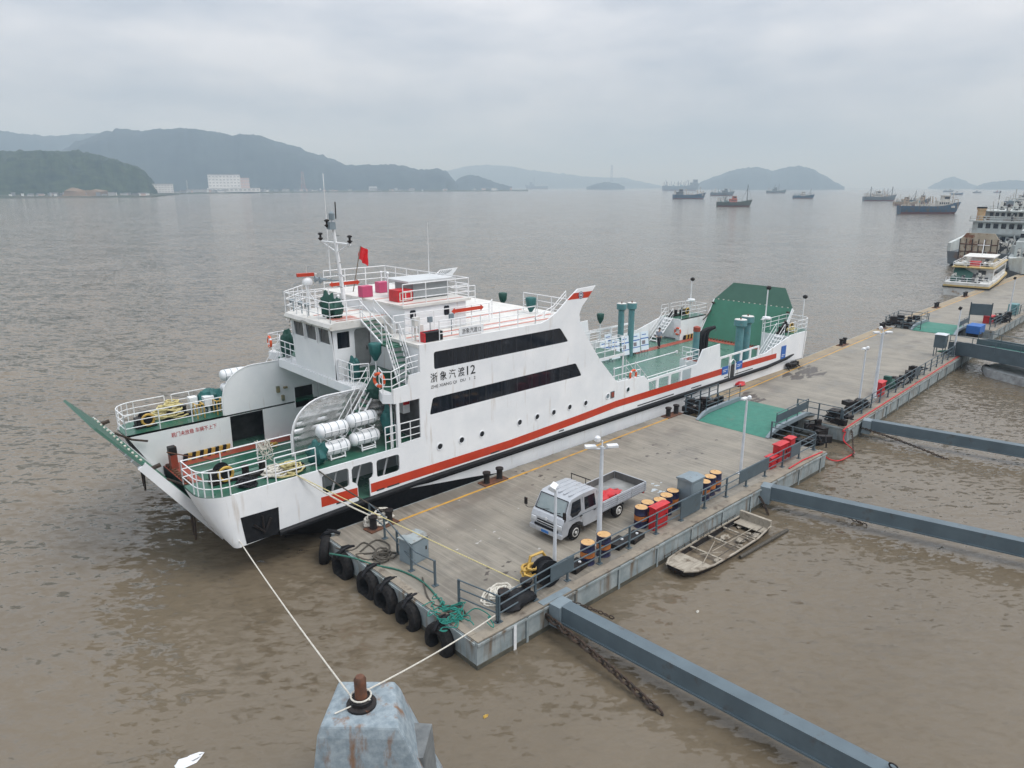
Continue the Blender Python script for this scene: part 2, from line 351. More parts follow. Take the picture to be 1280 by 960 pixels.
# ================================================================ water
def make_water():
    mt = bpy.data.materials.new('muddy_water'); mt.use_nodes = True; t, b = nodes(mt)
    b.inputs['IOR'].default_value = 1.42
    N = t.nodes.new; L = t.links.new
    tcn = N('ShaderNodeTexCoord')
    def noise(scale, st, rot, det=4, ro=0.55, dist=0.0):
        mpn = N('ShaderNodeMapping'); mpn.vector_type = 'TEXTURE'; mpn.inputs['Scale'].default_value = tuple(1 / k for k in st); mpn.inputs['Rotation'].default_value = (0, 0, -rot)
        L(tcn.outputs['Object'], mpn.inputs[0]); n = N('ShaderNodeTexNoise'); n.inputs['Scale'].default_value = scale
        n.inputs['Detail'].default_value = det; n.inputs['Roughness'].default_value = ro; n.inputs['Distortion'].default_value = dist
        L(mpn.outputs[0], n.inputs['Vector']); return n.outputs[0]
    def mr(src, a, c, d, e):
        r = N('ShaderNodeMapRange'); r.inputs[1].default_value = a; r.inputs[2].default_value = c; r.inputs[3].default_value = d; r.inputs[4].default_value = e
        L(src, r.inputs[0]); return r.outputs[0]
    def math_(op, x, y):
        q = N('ShaderNodeMath'); q.operation = op
        for i, k in enumerate((x, y)):
            if isinstance(k, (int, float)): q.inputs[i].default_value = k
            else: L(k, q.inputs[i])
        return q.outputs[0]
    # wave slopes straight from noise vectors, so that far water still glitters like near water
    def nvec(scale, st, rot, det, amp, ro=0.55, dist=0.0):
        mpn = N('ShaderNodeMapping'); mpn.vector_type = 'TEXTURE'; mpn.inputs['Scale'].default_value = tuple(1 / k for k in st); mpn.inputs['Rotation'].default_value = (0, 0, -rot)
        L(tcn.outputs['Object'], mpn.inputs[0]); n = N('ShaderNodeTexNoise'); n.inputs['Scale'].default_value = scale
        n.inputs['Detail'].default_value = det; n.inputs['Roughness'].default_value = ro; n.inputs['Distortion'].default_value = dist
        L(mpn.outputs[0], n.inputs['Vector'])
        sb = N('ShaderNodeVectorMath'); sb.operation = 'SUBTRACT'; sb.inputs[1].default_value = (.5, .5, .5); L(n.outputs['Color'], sb.inputs[0])
        sc_ = N('ShaderNodeVectorMath'); sc_.operation = 'MULTIPLY'; sc_.inputs[1].default_value = (amp[0], amp[1], 0); L(sb.outputs[0], sc_.inputs[0]); return sc_.outputs[0]
    def vadd(x, y): q = N('ShaderNodeVectorMath'); q.operation = 'ADD'; L(x, q.inputs[0]); L(y, q.inputs[1]); return q.outputs[0]
    WA = -AZ + math.pi / 2                                            # crests run across the fairway
    patch = noise(0.02, (1, 0.6, 1), WA, 4, 0.55, 0.8)
    calm = mr(patch, 0.36, 0.62, 0.82, 1.12)
    big = nvec(0.20, (0.35, 1.0, 1), WA + .06, 2, (0.14, 0.26), .5, .5)
    mid = nvec(1.6, (0.38, 1.0, 1), WA + .15, 3, (0.48, 0.95), .55, .5)
    fine = nvec(4.4, (0.5, 1.0, 1), WA - .1, 3, (0.95, 1.35), .6, .4)
    sl_ = vadd(vadd(big, mid), fine)
    cs = N('ShaderNodeVectorMath'); cs.operation = 'SCALE'; L(sl_, cs.inputs[0]); L(calm, cs.inputs['Scale'])
    ad = N('ShaderNodeVectorMath'); ad.operation = 'ADD'; ad.inputs[1].default_value = (0, 0, 1); L(cs.outputs[0], ad.inputs[0])
    nm_ = N('ShaderNodeVectorMath'); nm_.operation = 'NORMALIZE'; L(ad.outputs[0], nm_.inputs[0]); L(nm_.outputs[0], b.inputs['Normal'])
    silt = noise(0.045, (1, 0.55, 1), WA + 0.5, 5, 0.6, 1.0)
    mx = N('ShaderNodeMix'); mx.data_type = 'RGBA'; L(mr(silt, 0.36, 0.64, 0, 1), mx.inputs[0])
    mx.inputs[6].default_value = (0.118, 0.094, 0.064, 1); mx.inputs[7].default_value = (0.148, 0.120, 0.085, 1)
    L(mx.outputs[2], b.inputs['Base Color'])
    b.inputs['Roughness'].default_value = 0.10
    return mt
mb = MB()
ring = [0.0, 12, 30, 80, 250, 800, 2500, 12500]; n = 48; cw = Vector((20, 10, 0))
vs = [cw]; fs = []
for r_ in ring[1:]: vs += [cw + Vector((r_ * math.cos(2 * math.pi * j / n), r_ * math.sin(2 * math.pi * j / n), 0)) for j in range(n)]
for j in range(n): fs.append((0, 1 + j, 1 + (j + 1) % n))
for i in range(len(ring) - 2):
    for j in range(n): a = 1 + i * n; fs.append((a + j, a + n + j, a + n + (j + 1) % n, a + (j + 1) % n))
mb.add(vs, fs); struct('water', mb, make_water())
# ================================================================ hills across the water
def hill_mat(name, g1, g2, soil, sc): 
    return pm(name, g1, g2, sc, 0.9, c3=soil, s3=sc * .45, lo3=0.64, hi3=0.74, spec=0.1, bump=0.0, detail=8)
M_h1 = hill_mat('wooded_hill', (0.006, 0.014, 0.007), (0.040, 0.056, 0.028), (0.075, 0.065, 0.045), 0.06)
M_h2 = hill_mat('far_hill', (0.006, 0.010, 0.010), (0.026, 0.035, 0.029), (0.055, 0.055, 0.048), 0.016)
def hill(prof, dist, depth, mt, amp, seed, step=3.0, rows=16):
    prof = sorted(prof); xs = []
    x = prof[0][0]
    while x <= prof[-1][0]: xs.append(x); x += step
    def yy(x):
        for (x0, y0), (x1, y1) in zip(prof, prof[1:]):
            if x0 <= x <= x1: u = (x - x0) / (x1 - x0); u = u * u * (3 - 2 * u) * .5 + u * .5; return y0 + (y1 - y0) * u
        return HY
    secs = []
    for x in xs:
        top = atd(x, yy(x), dist); dr = Vector((top.x - CAM.x, top.y - CAM.y, 0)).normalized()
        hgt = max(top.z, 0.0); s = []
        for k in range(rows + 1):
            t = k / rows; d = dist + (t - 0.62) * depth * (0.35 + 0.65 * min(1, hgt / (depth * 0.22)))
            q = Vector((CAM.x, CAM.y, 0)) + dr * d
            prof_t = math.sin(math.pi * min(1, t / 0.62) / 2) ** 1.15 if t < 0.62 else math.cos(math.pi * (t - 0.62) / 0.76) ** 0.8
            nz_ = mnoise.fractal(Vector((q.x, q.y, seed * 50)) / (depth * 0.16), 0.9, 2.0, 5)
            ft = (mnoise.noise(Vector((q.x, q.y, 3)) / (amp * 3.0)) + .8 * mnoise.noise(Vector((q.x, q.y, 9)) / (amp * 1.1))) * amp
            z = hgt * prof_t * (1 + 0.30 * nz_ * max(0, math.sin(math.pi * min(1, t / 0.62)))) + ft * min(1, hgt / 30) * (0.25 + prof_t * .5) - 3 * (k in (0, rows))
            s.append((q.x, q.y, max(min(z, CAM.z + (hgt - CAM.z) * (d / dist) * .99) if t < .6 and hgt > 30 else z, -4)))
        secs.append(s)
    mb = MB(); mb.loft(secs); return struct('hill', mb, mt, smooth=True)
hill([(-260, 196), (-160, 188), (-60, 193), (0, 190), (40, 188), (90, 189), (120, 192), (140, 198), (160, 205), (180, 213), (188, 222), (197, 233.5)], 1500, 420, M_h1, 6, 1, 1.2, 22)
hill([(-320, 178), (-200, 158), (-60, 170), (0, 163), (30, 167), (60, 170), (90, 168), (130, 166), (175, 178), (230, 200), (260, 233)], 3900, 1500, M_h2, 9, 2)
hill([(20, 233), (50, 205), (75, 188), (100, 175), (130, 165), (150, 161), (170, 163), (200, 161), (240, 160), (270, 165), (290, 169), (300, 167), (316, 168), (330, 171), (345, 176), (365, 182), (400, 193), (420, 201), (436, 207), (455, 206), (470, 206), (500, 206), (515, 210), (530, 213), (545, 211), (557, 213), (565, 222), (573, 233)], 3000, 1300, M_h2, 8, 3)
hill([(562, 233.5), (575, 222), (585, 218.5), (598, 220), (610, 225), (625, 230), (640, 233.5)], 3300, 700, M_h2, 7, 4)
hill([(500, 233), (540, 218), (560, 213), (585, 207.5), (610, 206), (640, 208), (665, 213), (700, 217), (740, 221.5), (780, 222), (800, 227), (835, 233.5)], 6800, 2200, M_h2, 14, 5, 4)
hill([(866, 233.5), (880, 226), (895, 220), (912, 214), (930, 210), (945, 208.5), (956, 211), (965, 214), (975, 211), (988, 208), (1000, 207.5), (1015, 211), (1030, 219), (1045, 228), (1057, 234)], 4300, 1200, M_h2, 8, 6, 2)
hill([(733, 233.6), (745, 230), (757, 227.5), (770, 229), (782, 233.6)], 3900, 500, M_h2, 5, 7, 1.5)
hill([(1160, 234), (1172, 228), (1182, 223), (1192, 221), (1204, 225), (1216, 231), (1226, 234)], 5600, 1100, M_h2, 9, 8, 2)
hill([(1216, 234), (1235, 228), (1250, 226), (1270, 225), (1300, 229), (1360, 222), (1420, 234)], 5000, 1000, M_h2, 9, 9, 2)
# low shore strip under the hills
M_shore = pm('shore_mud', (0.075, 0.07, 0.055), (0.035, 0.05, 0.028), 0.03, 0.9, c3=(0.16, 0.12, 0.085), s3=0.02, spec=0.1)
def shore_d(x): return 1160 if x < 190 else (1160 + (x - 190) * 12 if x < 230 else 1640 + (x - 230) * 1.75)
secs = []
x = -260
while x <= 660:
    d0 = shore_d(x)
    s = []
    for k, (dd, z) in enumerate(((-14, -1), (0, 1.6), (30, 2.4), (130, 3.2), (520, 3.0))):
        q = atd(x, HY, d0 + dd + 18 * mnoise.noise(Vector((x * .05, 0, 1)))); s.append((q.x, q.y, z + (mnoise.noise(Vector((x * .2, k, 0))) * 1.2 if k > 0 else 0)))
    secs.append(s); x += 4
mb = MB(); mb.loft(secs); struct('shore', mb, M_shore, smooth=True)
# bare cut slope on the shore
mb = MB(); q = atd(106, HY, 1190)
mb.blob((q.x, q.y, 0), 32, 14, 10, 3, 0.5, 14, 8); o = struct('earth_bank', mb, pm('bare_earth', (0.22, 0.15, 0.10), (0.15, 0.11, 0.075), 0.1, 0.9), smooth=True)
# ---------------------------------------------------------------- far buildings
M_fw = pm('far_white_wall', (0.72, 0.72, 0.70), (0.62, 0.62, 0.61), 0.05, 0.7)
M_fg = pm('far_grey_wall', (0.42, 0.43, 0.43), (0.33, 0.34, 0.35), 0.05, 0.7)
M_fp = pm('far_pink_wall', (0.55, 0.42, 0.38), None, 0.05, 0.7)
M_fr = pm('far_roof', (0.24, 0.25, 0.27), (0.18, 0.2, 0.22), 0.05, 0.7)
M_fglass = pm('far_window', (0.40, 0.42, 0.44), None, 0.2, 0.4)
def facing(p): return math.atan2(p.y - CAM.y, p.x - CAM.x) - math.pi / 2
def building(name, label, px, dist, wpx, hpx, cols, wallm, group=None, bz=2.0, deep=0.6, storeys=5, windows=True):
    p = atd(px, HY, dist); sc = dist / FPX * math.cos(PITCH) ** 0; w = wpx * dist / 921 ; h = hpx * dist / 921
    t = thing(name, label, 'building', (p.x, p.y, bz), facing(p), group)
    mb = MB(); mb.box(-w / 2, w / 2, 0, w * deep, 0, h); part('wall', mb, wallm, t, world=False)
    mb = MB(); mb.box(-w / 2 - .4, w / 2 + .4, -.4, w * deep + .4, h, h + h * .05 + .3); part('roof', mb, M_fr if wallm is not M_fw else M_fg, t, world=False)
    if windows:
        for r_ in range(storeys):
            z0 = h * (r_ + .35) / storeys; hh = h / storeys * .42
            for c_ in range(cols): x0 = -w / 2 + w * (c_ + .2) / cols; mb = MB(); mb.box(x0, x0 + w / cols * .6, -.25, -.02, z0, z0 + hh); part('window', mb, M_fglass, t, world=False)
    return t
building('factory_building', 'large white factory hall of two tall blocks on the far shore', 281, 1790, 35, 17, 9, M_fw, None, 6, 0.5, 5)
building('factory_building', 'tall pinkish block joined to the big white factory hall', 306, 1795, 11, 14, 4, M_fp, None, 6, 1.0, 4)
building('factory_building', 'long low white annexe in front of the big factory hall', 292, 1765, 58, 4.2, 12, M_fw, None, 3, 0.3, 1)
building('apartment_building', 'white stepped apartment block at the foot of the dark wooded hill', 203, 1420, 22, 9.5, 7, M_fw, None, 4, 0.5, 4)
building('apartment_building', 'pale low block between the wooded hill and the white factory', 245, 1700, 22, 3.2, 6, M_fg, None, 3, 0.3, 1)
building('apartment_building', 'pale tower pair standing on the far shore under the ridge end', 466, 2120, 10, 5, 4, M_fw, None, 3, 0.5, 4)
rs = random.Random(3)
for i in range(130):
    px = rs.choice([rs.uniform(6, 185), rs.uniform(318, 640), rs.uniform(318, 520), rs.uniform(60, 190), rs.uniform(215, 330)])
    d = shore_d(px) + rs.uniform(12, 90)
    building('shore_building', 'tiny pale low building in the row along the far left shore', px, d, rs.uniform(1.5, 7), rs.uniform(1.3, 3.6), 3,
             rs.choice([M_fw, M_fg, M_fg, M_fp, M_fr]), 'low buildings along the far shore', 2.2, 0.6, 1, windows=False)
# lattice towers
def lattice(name, label, px, dist, hpx, wtop, wbot, mats, cat='tower', base=2.0, arms=0):
    p = atd(px, HY, dist); h = hpx * dist / 921; k = dist / 921; t = thing(name, label, cat, (p.x, p.y, base), facing(p))
    mb = MB(); nb = 7; rr = 0.22 * k
    def hw(z): return (wbot + (wtop - wbot) * z / h) * k / 2
    for sx in (-1, 1):
        for sy in (-1, 1): mb.tube([(sx * hw(h * j / nb), sy * hw(h * j / nb), h * j / nb) for j in range(nb + 1)], rr, 4)
    for j in range(nb):
        z0, z1 = h * j / nb, h * (j + 1) / nb
        for s_ in (-1, 1):
            for sy in (-1, 1): mb.tube([(s_ * hw(z0), sy * hw(z0), z0), (-s_ * hw(z1), sy * hw(z1), z1)], rr * .6, 4)
    half = len(mb.f)
    part('frame', mb, mats, t, world=False)
    if arms:
        a = MB()
        for z in (0.72, 0.86, 0.97): a.tube([(-arms * k, 0, h * z), (arms * k, 0, h * z)], rr, 4)
        part('cross_arm', a, mats, t, world=False)
    return t
lattice('transmission_tower', 'red and white lattice tower rising over the far shore', 379, 1960, 23, 2.0, 5.5, pm('tower_red', (0.48, 0.12, 0.08), (0.5, 0.4, 0.36), 0.09, 0.6, lo=.48, hi=.52))
lattice('transmission_tower', 'tall pale grey lattice pylon above the small low island', 764, 4000, 28, 1.2, 2.6, M_fr, arms=2.2)
lattice('transmission_tower', 'slim pale mast left of the white factory hall', 234, 1690, 14, 0.7, 1.2, M_fg)
# ================================================================ haze
def make_haze():
    mt = bpy.data.materials.new('haze_air'); mt.use_nodes = True; t = mt.node_tree; t.nodes.clear()
    o = t.nodes.new('ShaderNodeOutputMaterial'); v = t.nodes.new('ShaderNodeVolumePrincipled')
    v.inputs['Color'].default_value = (0.60, 0.80, 1.0, 1); v.inputs['Absorption Color'].default_value = (0.60, 0.72, 1, 1); v.inputs['Density'].default_value = 3.6e-4; v.inputs['Anisotropy'].default_value = 0.0
    t.links.new(v.outputs[0], o.inputs['Volume']); mt.cycles.homogeneous_volume = True
    mb = MB(); mb.box(-13500, 13500, -13500, 13500, -12, 360)
    h = struct('haze', mb, mt, kind='stuff')
make_haze()
# ================================================================ the car ferry
FB = thing('car_ferry', 'big white car ferry with red side stripe and raised green ramps moored along the pontoon', 'ferry', (20, 16.5, 0))
YN, YF, LN, LF = 10.4, 22.6, 12.65, 20.35          # hull sides and lane walls
def mu(u): return 40.1 - u
def fp(name, mb, mats, label=None, smooth=False, parent=None, bevel=0.0): return part(name, mb, mats, parent or FB, label, smooth, bevel=bevel)
# ---- lower hull
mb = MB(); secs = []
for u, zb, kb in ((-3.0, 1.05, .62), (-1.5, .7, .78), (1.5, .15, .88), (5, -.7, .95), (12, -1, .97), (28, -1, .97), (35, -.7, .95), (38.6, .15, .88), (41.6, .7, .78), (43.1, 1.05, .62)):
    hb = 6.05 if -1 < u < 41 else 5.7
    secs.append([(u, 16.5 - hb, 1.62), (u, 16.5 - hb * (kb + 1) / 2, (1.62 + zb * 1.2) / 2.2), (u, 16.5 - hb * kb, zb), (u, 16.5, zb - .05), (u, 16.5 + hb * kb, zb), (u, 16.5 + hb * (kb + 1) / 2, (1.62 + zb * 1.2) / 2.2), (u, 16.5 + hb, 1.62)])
mb.loft(secs, closed=True, caps=True); fp('hull', mb, M_black, smooth=True)  # black bottom colour, at the bow also standing in for shadow
mb = MB(); mb.plate([[(4.2, 1.58), (42.4, 1.58), (41.3, .75), (38.5, .35), (12, .45), (8.5, 1.0)]], onY(YN + .06), .03); fp('pale_hull_band', mb, M_white)  # pale band, its tapered bow end imitates shade below the strake
mb = MB(); mb.tube([(-1.7, YN - .03, 1.52), (2, YN - .04, 1.66), (6, YN - .05, 1.74), (37.5, YN - .05, 1.73), (40.6, YN - .02, 1.9), (42.2, YN + .15, 2.05), (43.2, YN + .8, 2.2)], 0.125, 8)
mb.tube([(-1.7, YF + .03, 1.52), (6, YF + .05, 1.74), (37.5, YF + .05, 1.73), (42.2, YF - .15, 2.05)], 0.125, 8); fp('rubbing_strake', mb, M_black, smooth=True)
mb = MB()
for a, b in ((.9, 1.5), (2.9, 3.3), (3.45, 4.1), (9.6, 10.2), (14.6, 15.0), (21.6, 25.4), (27.4, 28.6), (31.5, 35.4)): mb.box(a, b, YN - .012, YN + .01, 1.93, 2.0)
fp('freeing_slot', mb, M_int)
# ---- side shells
side = [(-3.25, 1.45), (0, 1.58), (4, 1.62), (40.2, 1.62), (43.3, 1.5), (43.45, 3.7), (41.0, 3.7), (37.2, 2.85), (36.25, 2.85), (36.12, 3.6), (30.75, 3.55), (30.6, 4.54), (28.5, 4.45), (27.9, 3.55), (22.5, 3.45), (22.15, 3.77),
        (19.5, 3.88), (17.9, 5.48), (17.1, 6.5), (16.45, 7.35), (16.12, 7.85), (16.05, 8.35), (16.25, 8.75), (16.65, 9.1), (17.31, 9.77), (15.88, 9.72), (15.3, 9.36), (14.3, 8.66), (13.6, 8.32), (13.1, 8.2), (5.47, 8.2), (5.47, 6.95), (4.85, 6.9), (4.78, 6.5),
        (4.0, 6.42), (4.0, 5.75), (4.14, 5.75), (4.14, 3.68), (-3.4, 3.68)]
def slope(poly, r=.09): return poly
bayhole = [(4.28, 3.82), (5.38, 3.86), (5.38, 5.74), (4.28, 5.74)]
bulw = [[(22.75, 2.55), (23.42, 2.58), (23.45, 3.3), (22.62, 3.28)], rpoly(23.7, 24.75, 2.6, 3.32, .06), rpoly(25.0, 26.05, 2.62, 3.36, .06), rpoly(26.25, 27.25, 2.64, 3.4, .06),
        rpoly(30.9, 32.05, 2.72, 3.42, .06), rpoly(32.3, 33.5, 2.74, 3.44, .06), rpoly(33.75, 34.8, 2.76, 3.46, .06), rpoly(35.0, 35.95, 2.78, 3.48, .06)]
o1 = rpoly(.33, 1.58, 2.56, 3.42, .14); o3 = rpoly(2.96, 4.16, 2.56, 3.38, .14)
o2 = [(1.72, 3.28), (1.72, 2.72), (1.9, 2.6), (1.98, 2.45), (1.98, 1.72), (2.58, 1.74), (2.58, 2.6), (2.72, 2.66), (2.78, 2.8), (2.78, 3.3), (2.68, 3.4), (1.82, 3.4)]
def skewpoly(pts, r):
    out = []; k = len(pts)
    for i in range(k):
        p, a, b = Vector(pts[i]), Vector(pts[i - 1]), Vector(pts[(i + 1) % k])
        p1, p2 = p + (a - p).normalized() * r, p + (b - p).normalized() * r
        for j in range(5): t = j / 4; q = p1 * (1 - t) ** 2 + p * 2 * t * (1 - t) + p2 * t * t; out.append((q.x, q.y))
    return out
win_up = skewpoly([(6.25, 6.94), (15.22, 6.94), (14.55, 7.77), (6.25, 7.76)], .13)
win_lo = skewpoly([(5.92, 4.82), (16.38, 4.83), (15.86, 5.63), (6.12, 5.61)], .13)
mb = MB(); mb.plate([side, bayhole, o1, o2, o3, win_up, win_lo] + bulw, onY(YN), .07); fp('side_plating', mb, M_white)
mb = MB(); mb.plate([side] + bulw, onY(YF, -1), .07); fp('side_plating', mb, M_white)
for wi, (wp, lab) in enumerate(((win_up, 'upper dark window band'), (win_lo, 'lower dark window band'))):
    mb = MB(); mb.plate([wp], onY(YN + .035), .03); g = fp('window_band', mb, M_glass, lab)
    a = MB(); x0, x1 = (6.3, 14.9) if wi == 0 else (6.2, 16.0); z0, z1 = (6.95, 7.75) if wi == 0 else (4.84, 5.6)
    for i in range(1, 8 if wi == 0 else 9): x = x0 + (x1 - x0) * i / (8.4 if wi == 0 else 9.3); a.box(x - .018, x + .018, YN + .028, YN + .036, z0 + .01, z1 - .03)
    part('mullion', a, pm('mullion_black', (0.02, 0.022, 0.026), None, 4, .4), g)
def strip(u0, u1): 
    pts = [(0.2, 2.02, 2.46), (2.7, 1.95, 2.37), (11, 1.93, 2.37), (16, 2.12, 2.55), (19.5, 2.3, 2.72), (31, 2.26, 2.7), (39.2, 2.17, 2.56)]
    def f(u):
        for (a, l0, h0), (b, l1, h1) in zip(pts, pts[1:]):
            if a <= u <= b: t = (u - a) / (b - a); return l0 + (l1 - l0) * t, h0 + (h1 - h0) * t
    us = [u0] + [p[0] for p in pts if u0 < p[0] < u1] + [u1]
    return [(u, f(u)[0]) for u in us] + [(u, f(u)[1]) for u in us[::-1]]
for a, b in ((.22, 1.95), (2.62, 31.9), (33.6, 38.9)):
    mb = MB(); mb.plate([strip(a, b)], onY(YN - .006), .005); fp('red_stripe', mb, M_red)
mb = MB(); mb.plate([[(15.05, 9.2), (16.72, 9.18), (17.05, 9.5), (15.55, 9.52)]], onY(YN - .006), .005); s = fp('red_stripe', mb, M_red, 'short red band across the funnel fin')
mb = MB(); mb.plate([circ(16.12, 9.36, .2, 20)], onY(YN - .010), .003); em = fp('fin_emblem', mb, pm('emblem_navy', (0.012, 0.02, 0.10), None, 3, .4))
mb = MB(); mb.plate([circ(16.12, 9.36, .165, 20), circ(16.12, 9.36, .135, 20)], onY(YN - .014), .003)
star = []
for i in range(8): rr = .125 if i % 2 == 0 else .045; star.append((16.12 + rr * math.sin(math.pi * i / 4), 9.36 + rr * math.cos(math.pi * i / 4)))
mb.plate([star], onY(YN - .014), .003); part('emblem_mark', mb, M_wplain, em)
for u, z in ((6.45, 3.15), (7.76, 3.15), (9.05, 3.15), (11.62, 3.17), (12.9, 3.19), (14.16, 3.16), (15.43, 3.19), (16.76, 3.15), (18.69, 3.16), (20.58, 3.2)):
    mb = MB(); mb.torus((u, YN - .005, z), (0, 1, 0), .165, .028, 20, 6); pf = fp('porthole', mb, M_wplain, smooth=True)
    a = MB(); a.plate([circ(u, z, .155)], onY(YN - .008), .004); part('pane', a, M_glass if abs(u - 18.69) > .1 else M_grey, pf)
mb = MB(); mb.box(18.95, 19.28, YN - .03, YN, 2.98, 3.38); b_ = fp('side_lamp_box', mb, M_greyd)
mb = MB(); mb.box(19.0, 19.23, YN - .036, YN - .031, 3.03, 3.33); part('cover', mb, M_redd, b_)
# names on the side
M_ink = pm('lettering_black', (0.012, 0.012, 0.014), None, 4, .5); M_inkr = pm('lettering_red', (0.45, 0.02, 0.02), None, 4, .5)
a0, a1 = atv(539, 482, YN), atv(594, 469, YN)
txt('ship_name', '浙 象 汽 渡', M_ink, FB, (6.02, YN - .004, 6.34), (1, 0, .0), (0, 0, 1), width=2.0, height=.45, bold=.008)
txt('ship_name', '12', M_ink, FB, (8.16, YN - .004, 6.34), (1, 0, .0), (0, 0, 1), width=.52, height=.44, bold=.008)
txt('ship_name', 'ZHE XIANG QI   DU   1   2', M_ink, FB, (6.02, YN - .004, 6.04), (1, 0, .0), (0, 0, 1), width=2.66, height=.17, bold=.006)
txt('warning_text', '跳门未放稳 车辆不上下', M_inkr, FB, (-2.45, LF - .006, 3.12), (1, 0, 0.0), (0, 0, 1), width=2.2, height=.25, bold=.006)
for u0, u1, z0, z1 in ((31.1, 31.9, 2.2, 2.78), (33.0, 33.8, 2.28, 2.86), (39.6, 40.35, 1.95, 3.0)):
    mb = MB(); mb.box(u0, u1, YN - .03, YN - .008, z0, z1); sg = fp('blue_sign', mb, M_blue)
    a = MB(); a.box(u0 + .1, u1 - .12, YN - .036, YN - .031, z0 + .32, z0 + .36); a.box(u0 + .1, u1 - .3, YN - .036, YN - .031, z0 + .2, z0 + .24); part('sign_mark', a, M_wplain, sg)
mb = MB(); mb.box(32.0, 32.9, YN - .01, YN + .075, 1.72, 2.74); g = fp('gangway_door', mb, M_int)
a = MB(); a.tube([(32.12, YN - .03, 1.78), (32.12, YN - .03, 2.95), (32.45, YN - .03, 3.15), (32.78, YN - .03, 2.95), (32.78, YN - .03, 1.78)], .04, 6); part('door_frame', a, M_rail, g)
# ---- bow and stern shoulders (rounded shell ends), black anchor pockets
def shoulder(near, stern):
    mb = MB(); secs = []
    for z, uf, r in ((1.43, -3.5, .22), (1.8, -3.72, .35), (2.4, -4.0, .6), (3.0, -4.25, .85), (3.68, -4.5, 1.08)):
        yo = YN if near else YF; yi = LN - .35 if near else LF + .35; sg = 1 if near else -1; s = []
        flat = -3.25 - .15 * (z - 1.45) / 2.2
        s.append((uf, yi)); s.append((uf, (yi + yo + sg * r) / 2))
        for i in range(7):
            a = R(90 * i / 6); s.append((uf + r * (1 - math.cos(a)), yo + sg * r * (1 - math.sin(a))))
        s.append((flat - .015, yo)); s.append((flat, yo))
        secs.append([((mu(u) if stern else u), y, z) for u, y in s])
    mb.loft(secs); return fp('bow_shell' if not stern else 'stern_shell', mb, M_white, smooth=True)
for nr in (True, False):
    for st in (False, True): shoulder(nr, st)
mb = MB(); mb.plate([[(-3.18, 2.66), (-1.64, 2.63), (-1.68, 1.5), (-3.05, 1.5)]], onY(YN - .012), .01); pk = fp('anchor_pocket', mb, M_black)
mb = MB(); mb.tube([(-2.7, YN - .06, 2.2), (-2.3, YN - .09, 1.8), (-2.0, YN - .06, 2.3)], .06, 6); mb.tube([(-2.35, YN - .07, 1.75), (-2.35, YN - .07, 2.5)], .05, 6); part('anchor', mb, M_iron, pk, smooth=True)
# ---- main deck
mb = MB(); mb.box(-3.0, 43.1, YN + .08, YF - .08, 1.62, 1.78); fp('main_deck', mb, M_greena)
mb = MB(); mb.box(-2.2, 5.3, LN + .1, LF - .7, 1.784, 1.79); fp('bow_deck_paint', mb, M_greend)
mb = MB(); mb.box(-3.0, -2.2, LN, LF - .02, 1.785, 1.792); mb.box(-2.19, 5.3, LF - .68, LF - .02, 1.785, 1.792)
mb.box(33.5, 43.1, LF - .75, LF - .05, 1.785, 1.792); mb.box(42.2, 43.1, LN, LF - .76, 1.785, 1.792); fp('deck_margin', mb, M_redd)
mb = MB(); mb.box(-3.02, -2.9, LN, LF, .9, 1.79); mb.box(43.0, 43.12, LN, LF, .9, 1.79); fp('end_bulkhead', mb, M_black)
# ---- station platforms, bow and stern, near and far
def shelf(name, poly, z, th, m, parent=None): mb = MB(); mb.plate([poly], onZ(z, -1), th); return fp(name, mb, m, parent=parent)
for near in (True, False):
    yi = LN if near else LF; yo = YN if near else YF; sg = 1 if near else -1
    for st in (False, True):
        f = (lambda u: mu(u)) if st else (lambda u: u); uend = 5.4 if not st else -.5
        pl = [(f(uend), yo + sg * .05), (f(uend), yi), (f(-4.42), yi)] + [(f(-4.42 + 1.0 * (1 - math.cos(R(90 * i / 6)))), yo + sg * (.05 + 1.0 * (1 - math.sin(R(90 * i / 6))))) for i in range(7)]
        shelf('station_deck', pl, 3.66, .08, M_greend)
        w = [(f(-4.42), 3.66), (f(-3.0), 1.0), (f(.2), 1.0), (f(.2), 3.66)]
        mb = MB()
        if st and near: w = [(f(-4.42), 3.66), (f(-3.0), 1.0), (f(-.5), 1.0), (f(-.5), 3.66)]
        if st and not near: w = [(f(-4.42), 3.66), (f(-3.0), 1.0), (f(-.5), 1.0), (f(-.5), 3.66)]
        mb.plate([w], onY(yi, -sg), .06); fp('lane_wall', mb, M_white)
    mb = MB(); mb.box(mu(-.5) - .06, mu(-.5), min(yo + sg * .08, yi), max(yo + sg * .08, yi), 1.79, 3.66); hw = fp('stern_house_front', mb, M_white)
    if not near:
        mb = MB(); mb.plate([rpoly(21.0, 21.75, 1.95, 3.35, .1)], onX(mu(-.5) - .062, -1), .03); d = part('door', mb, M_wplain, hw)
        mb = MB(); mb.box(mu(-.5) - .1, mu(-.5) - .08, 20.8, 22.0, 1.83, 1.9); part('door_sill', mb, M_greyd, hw)
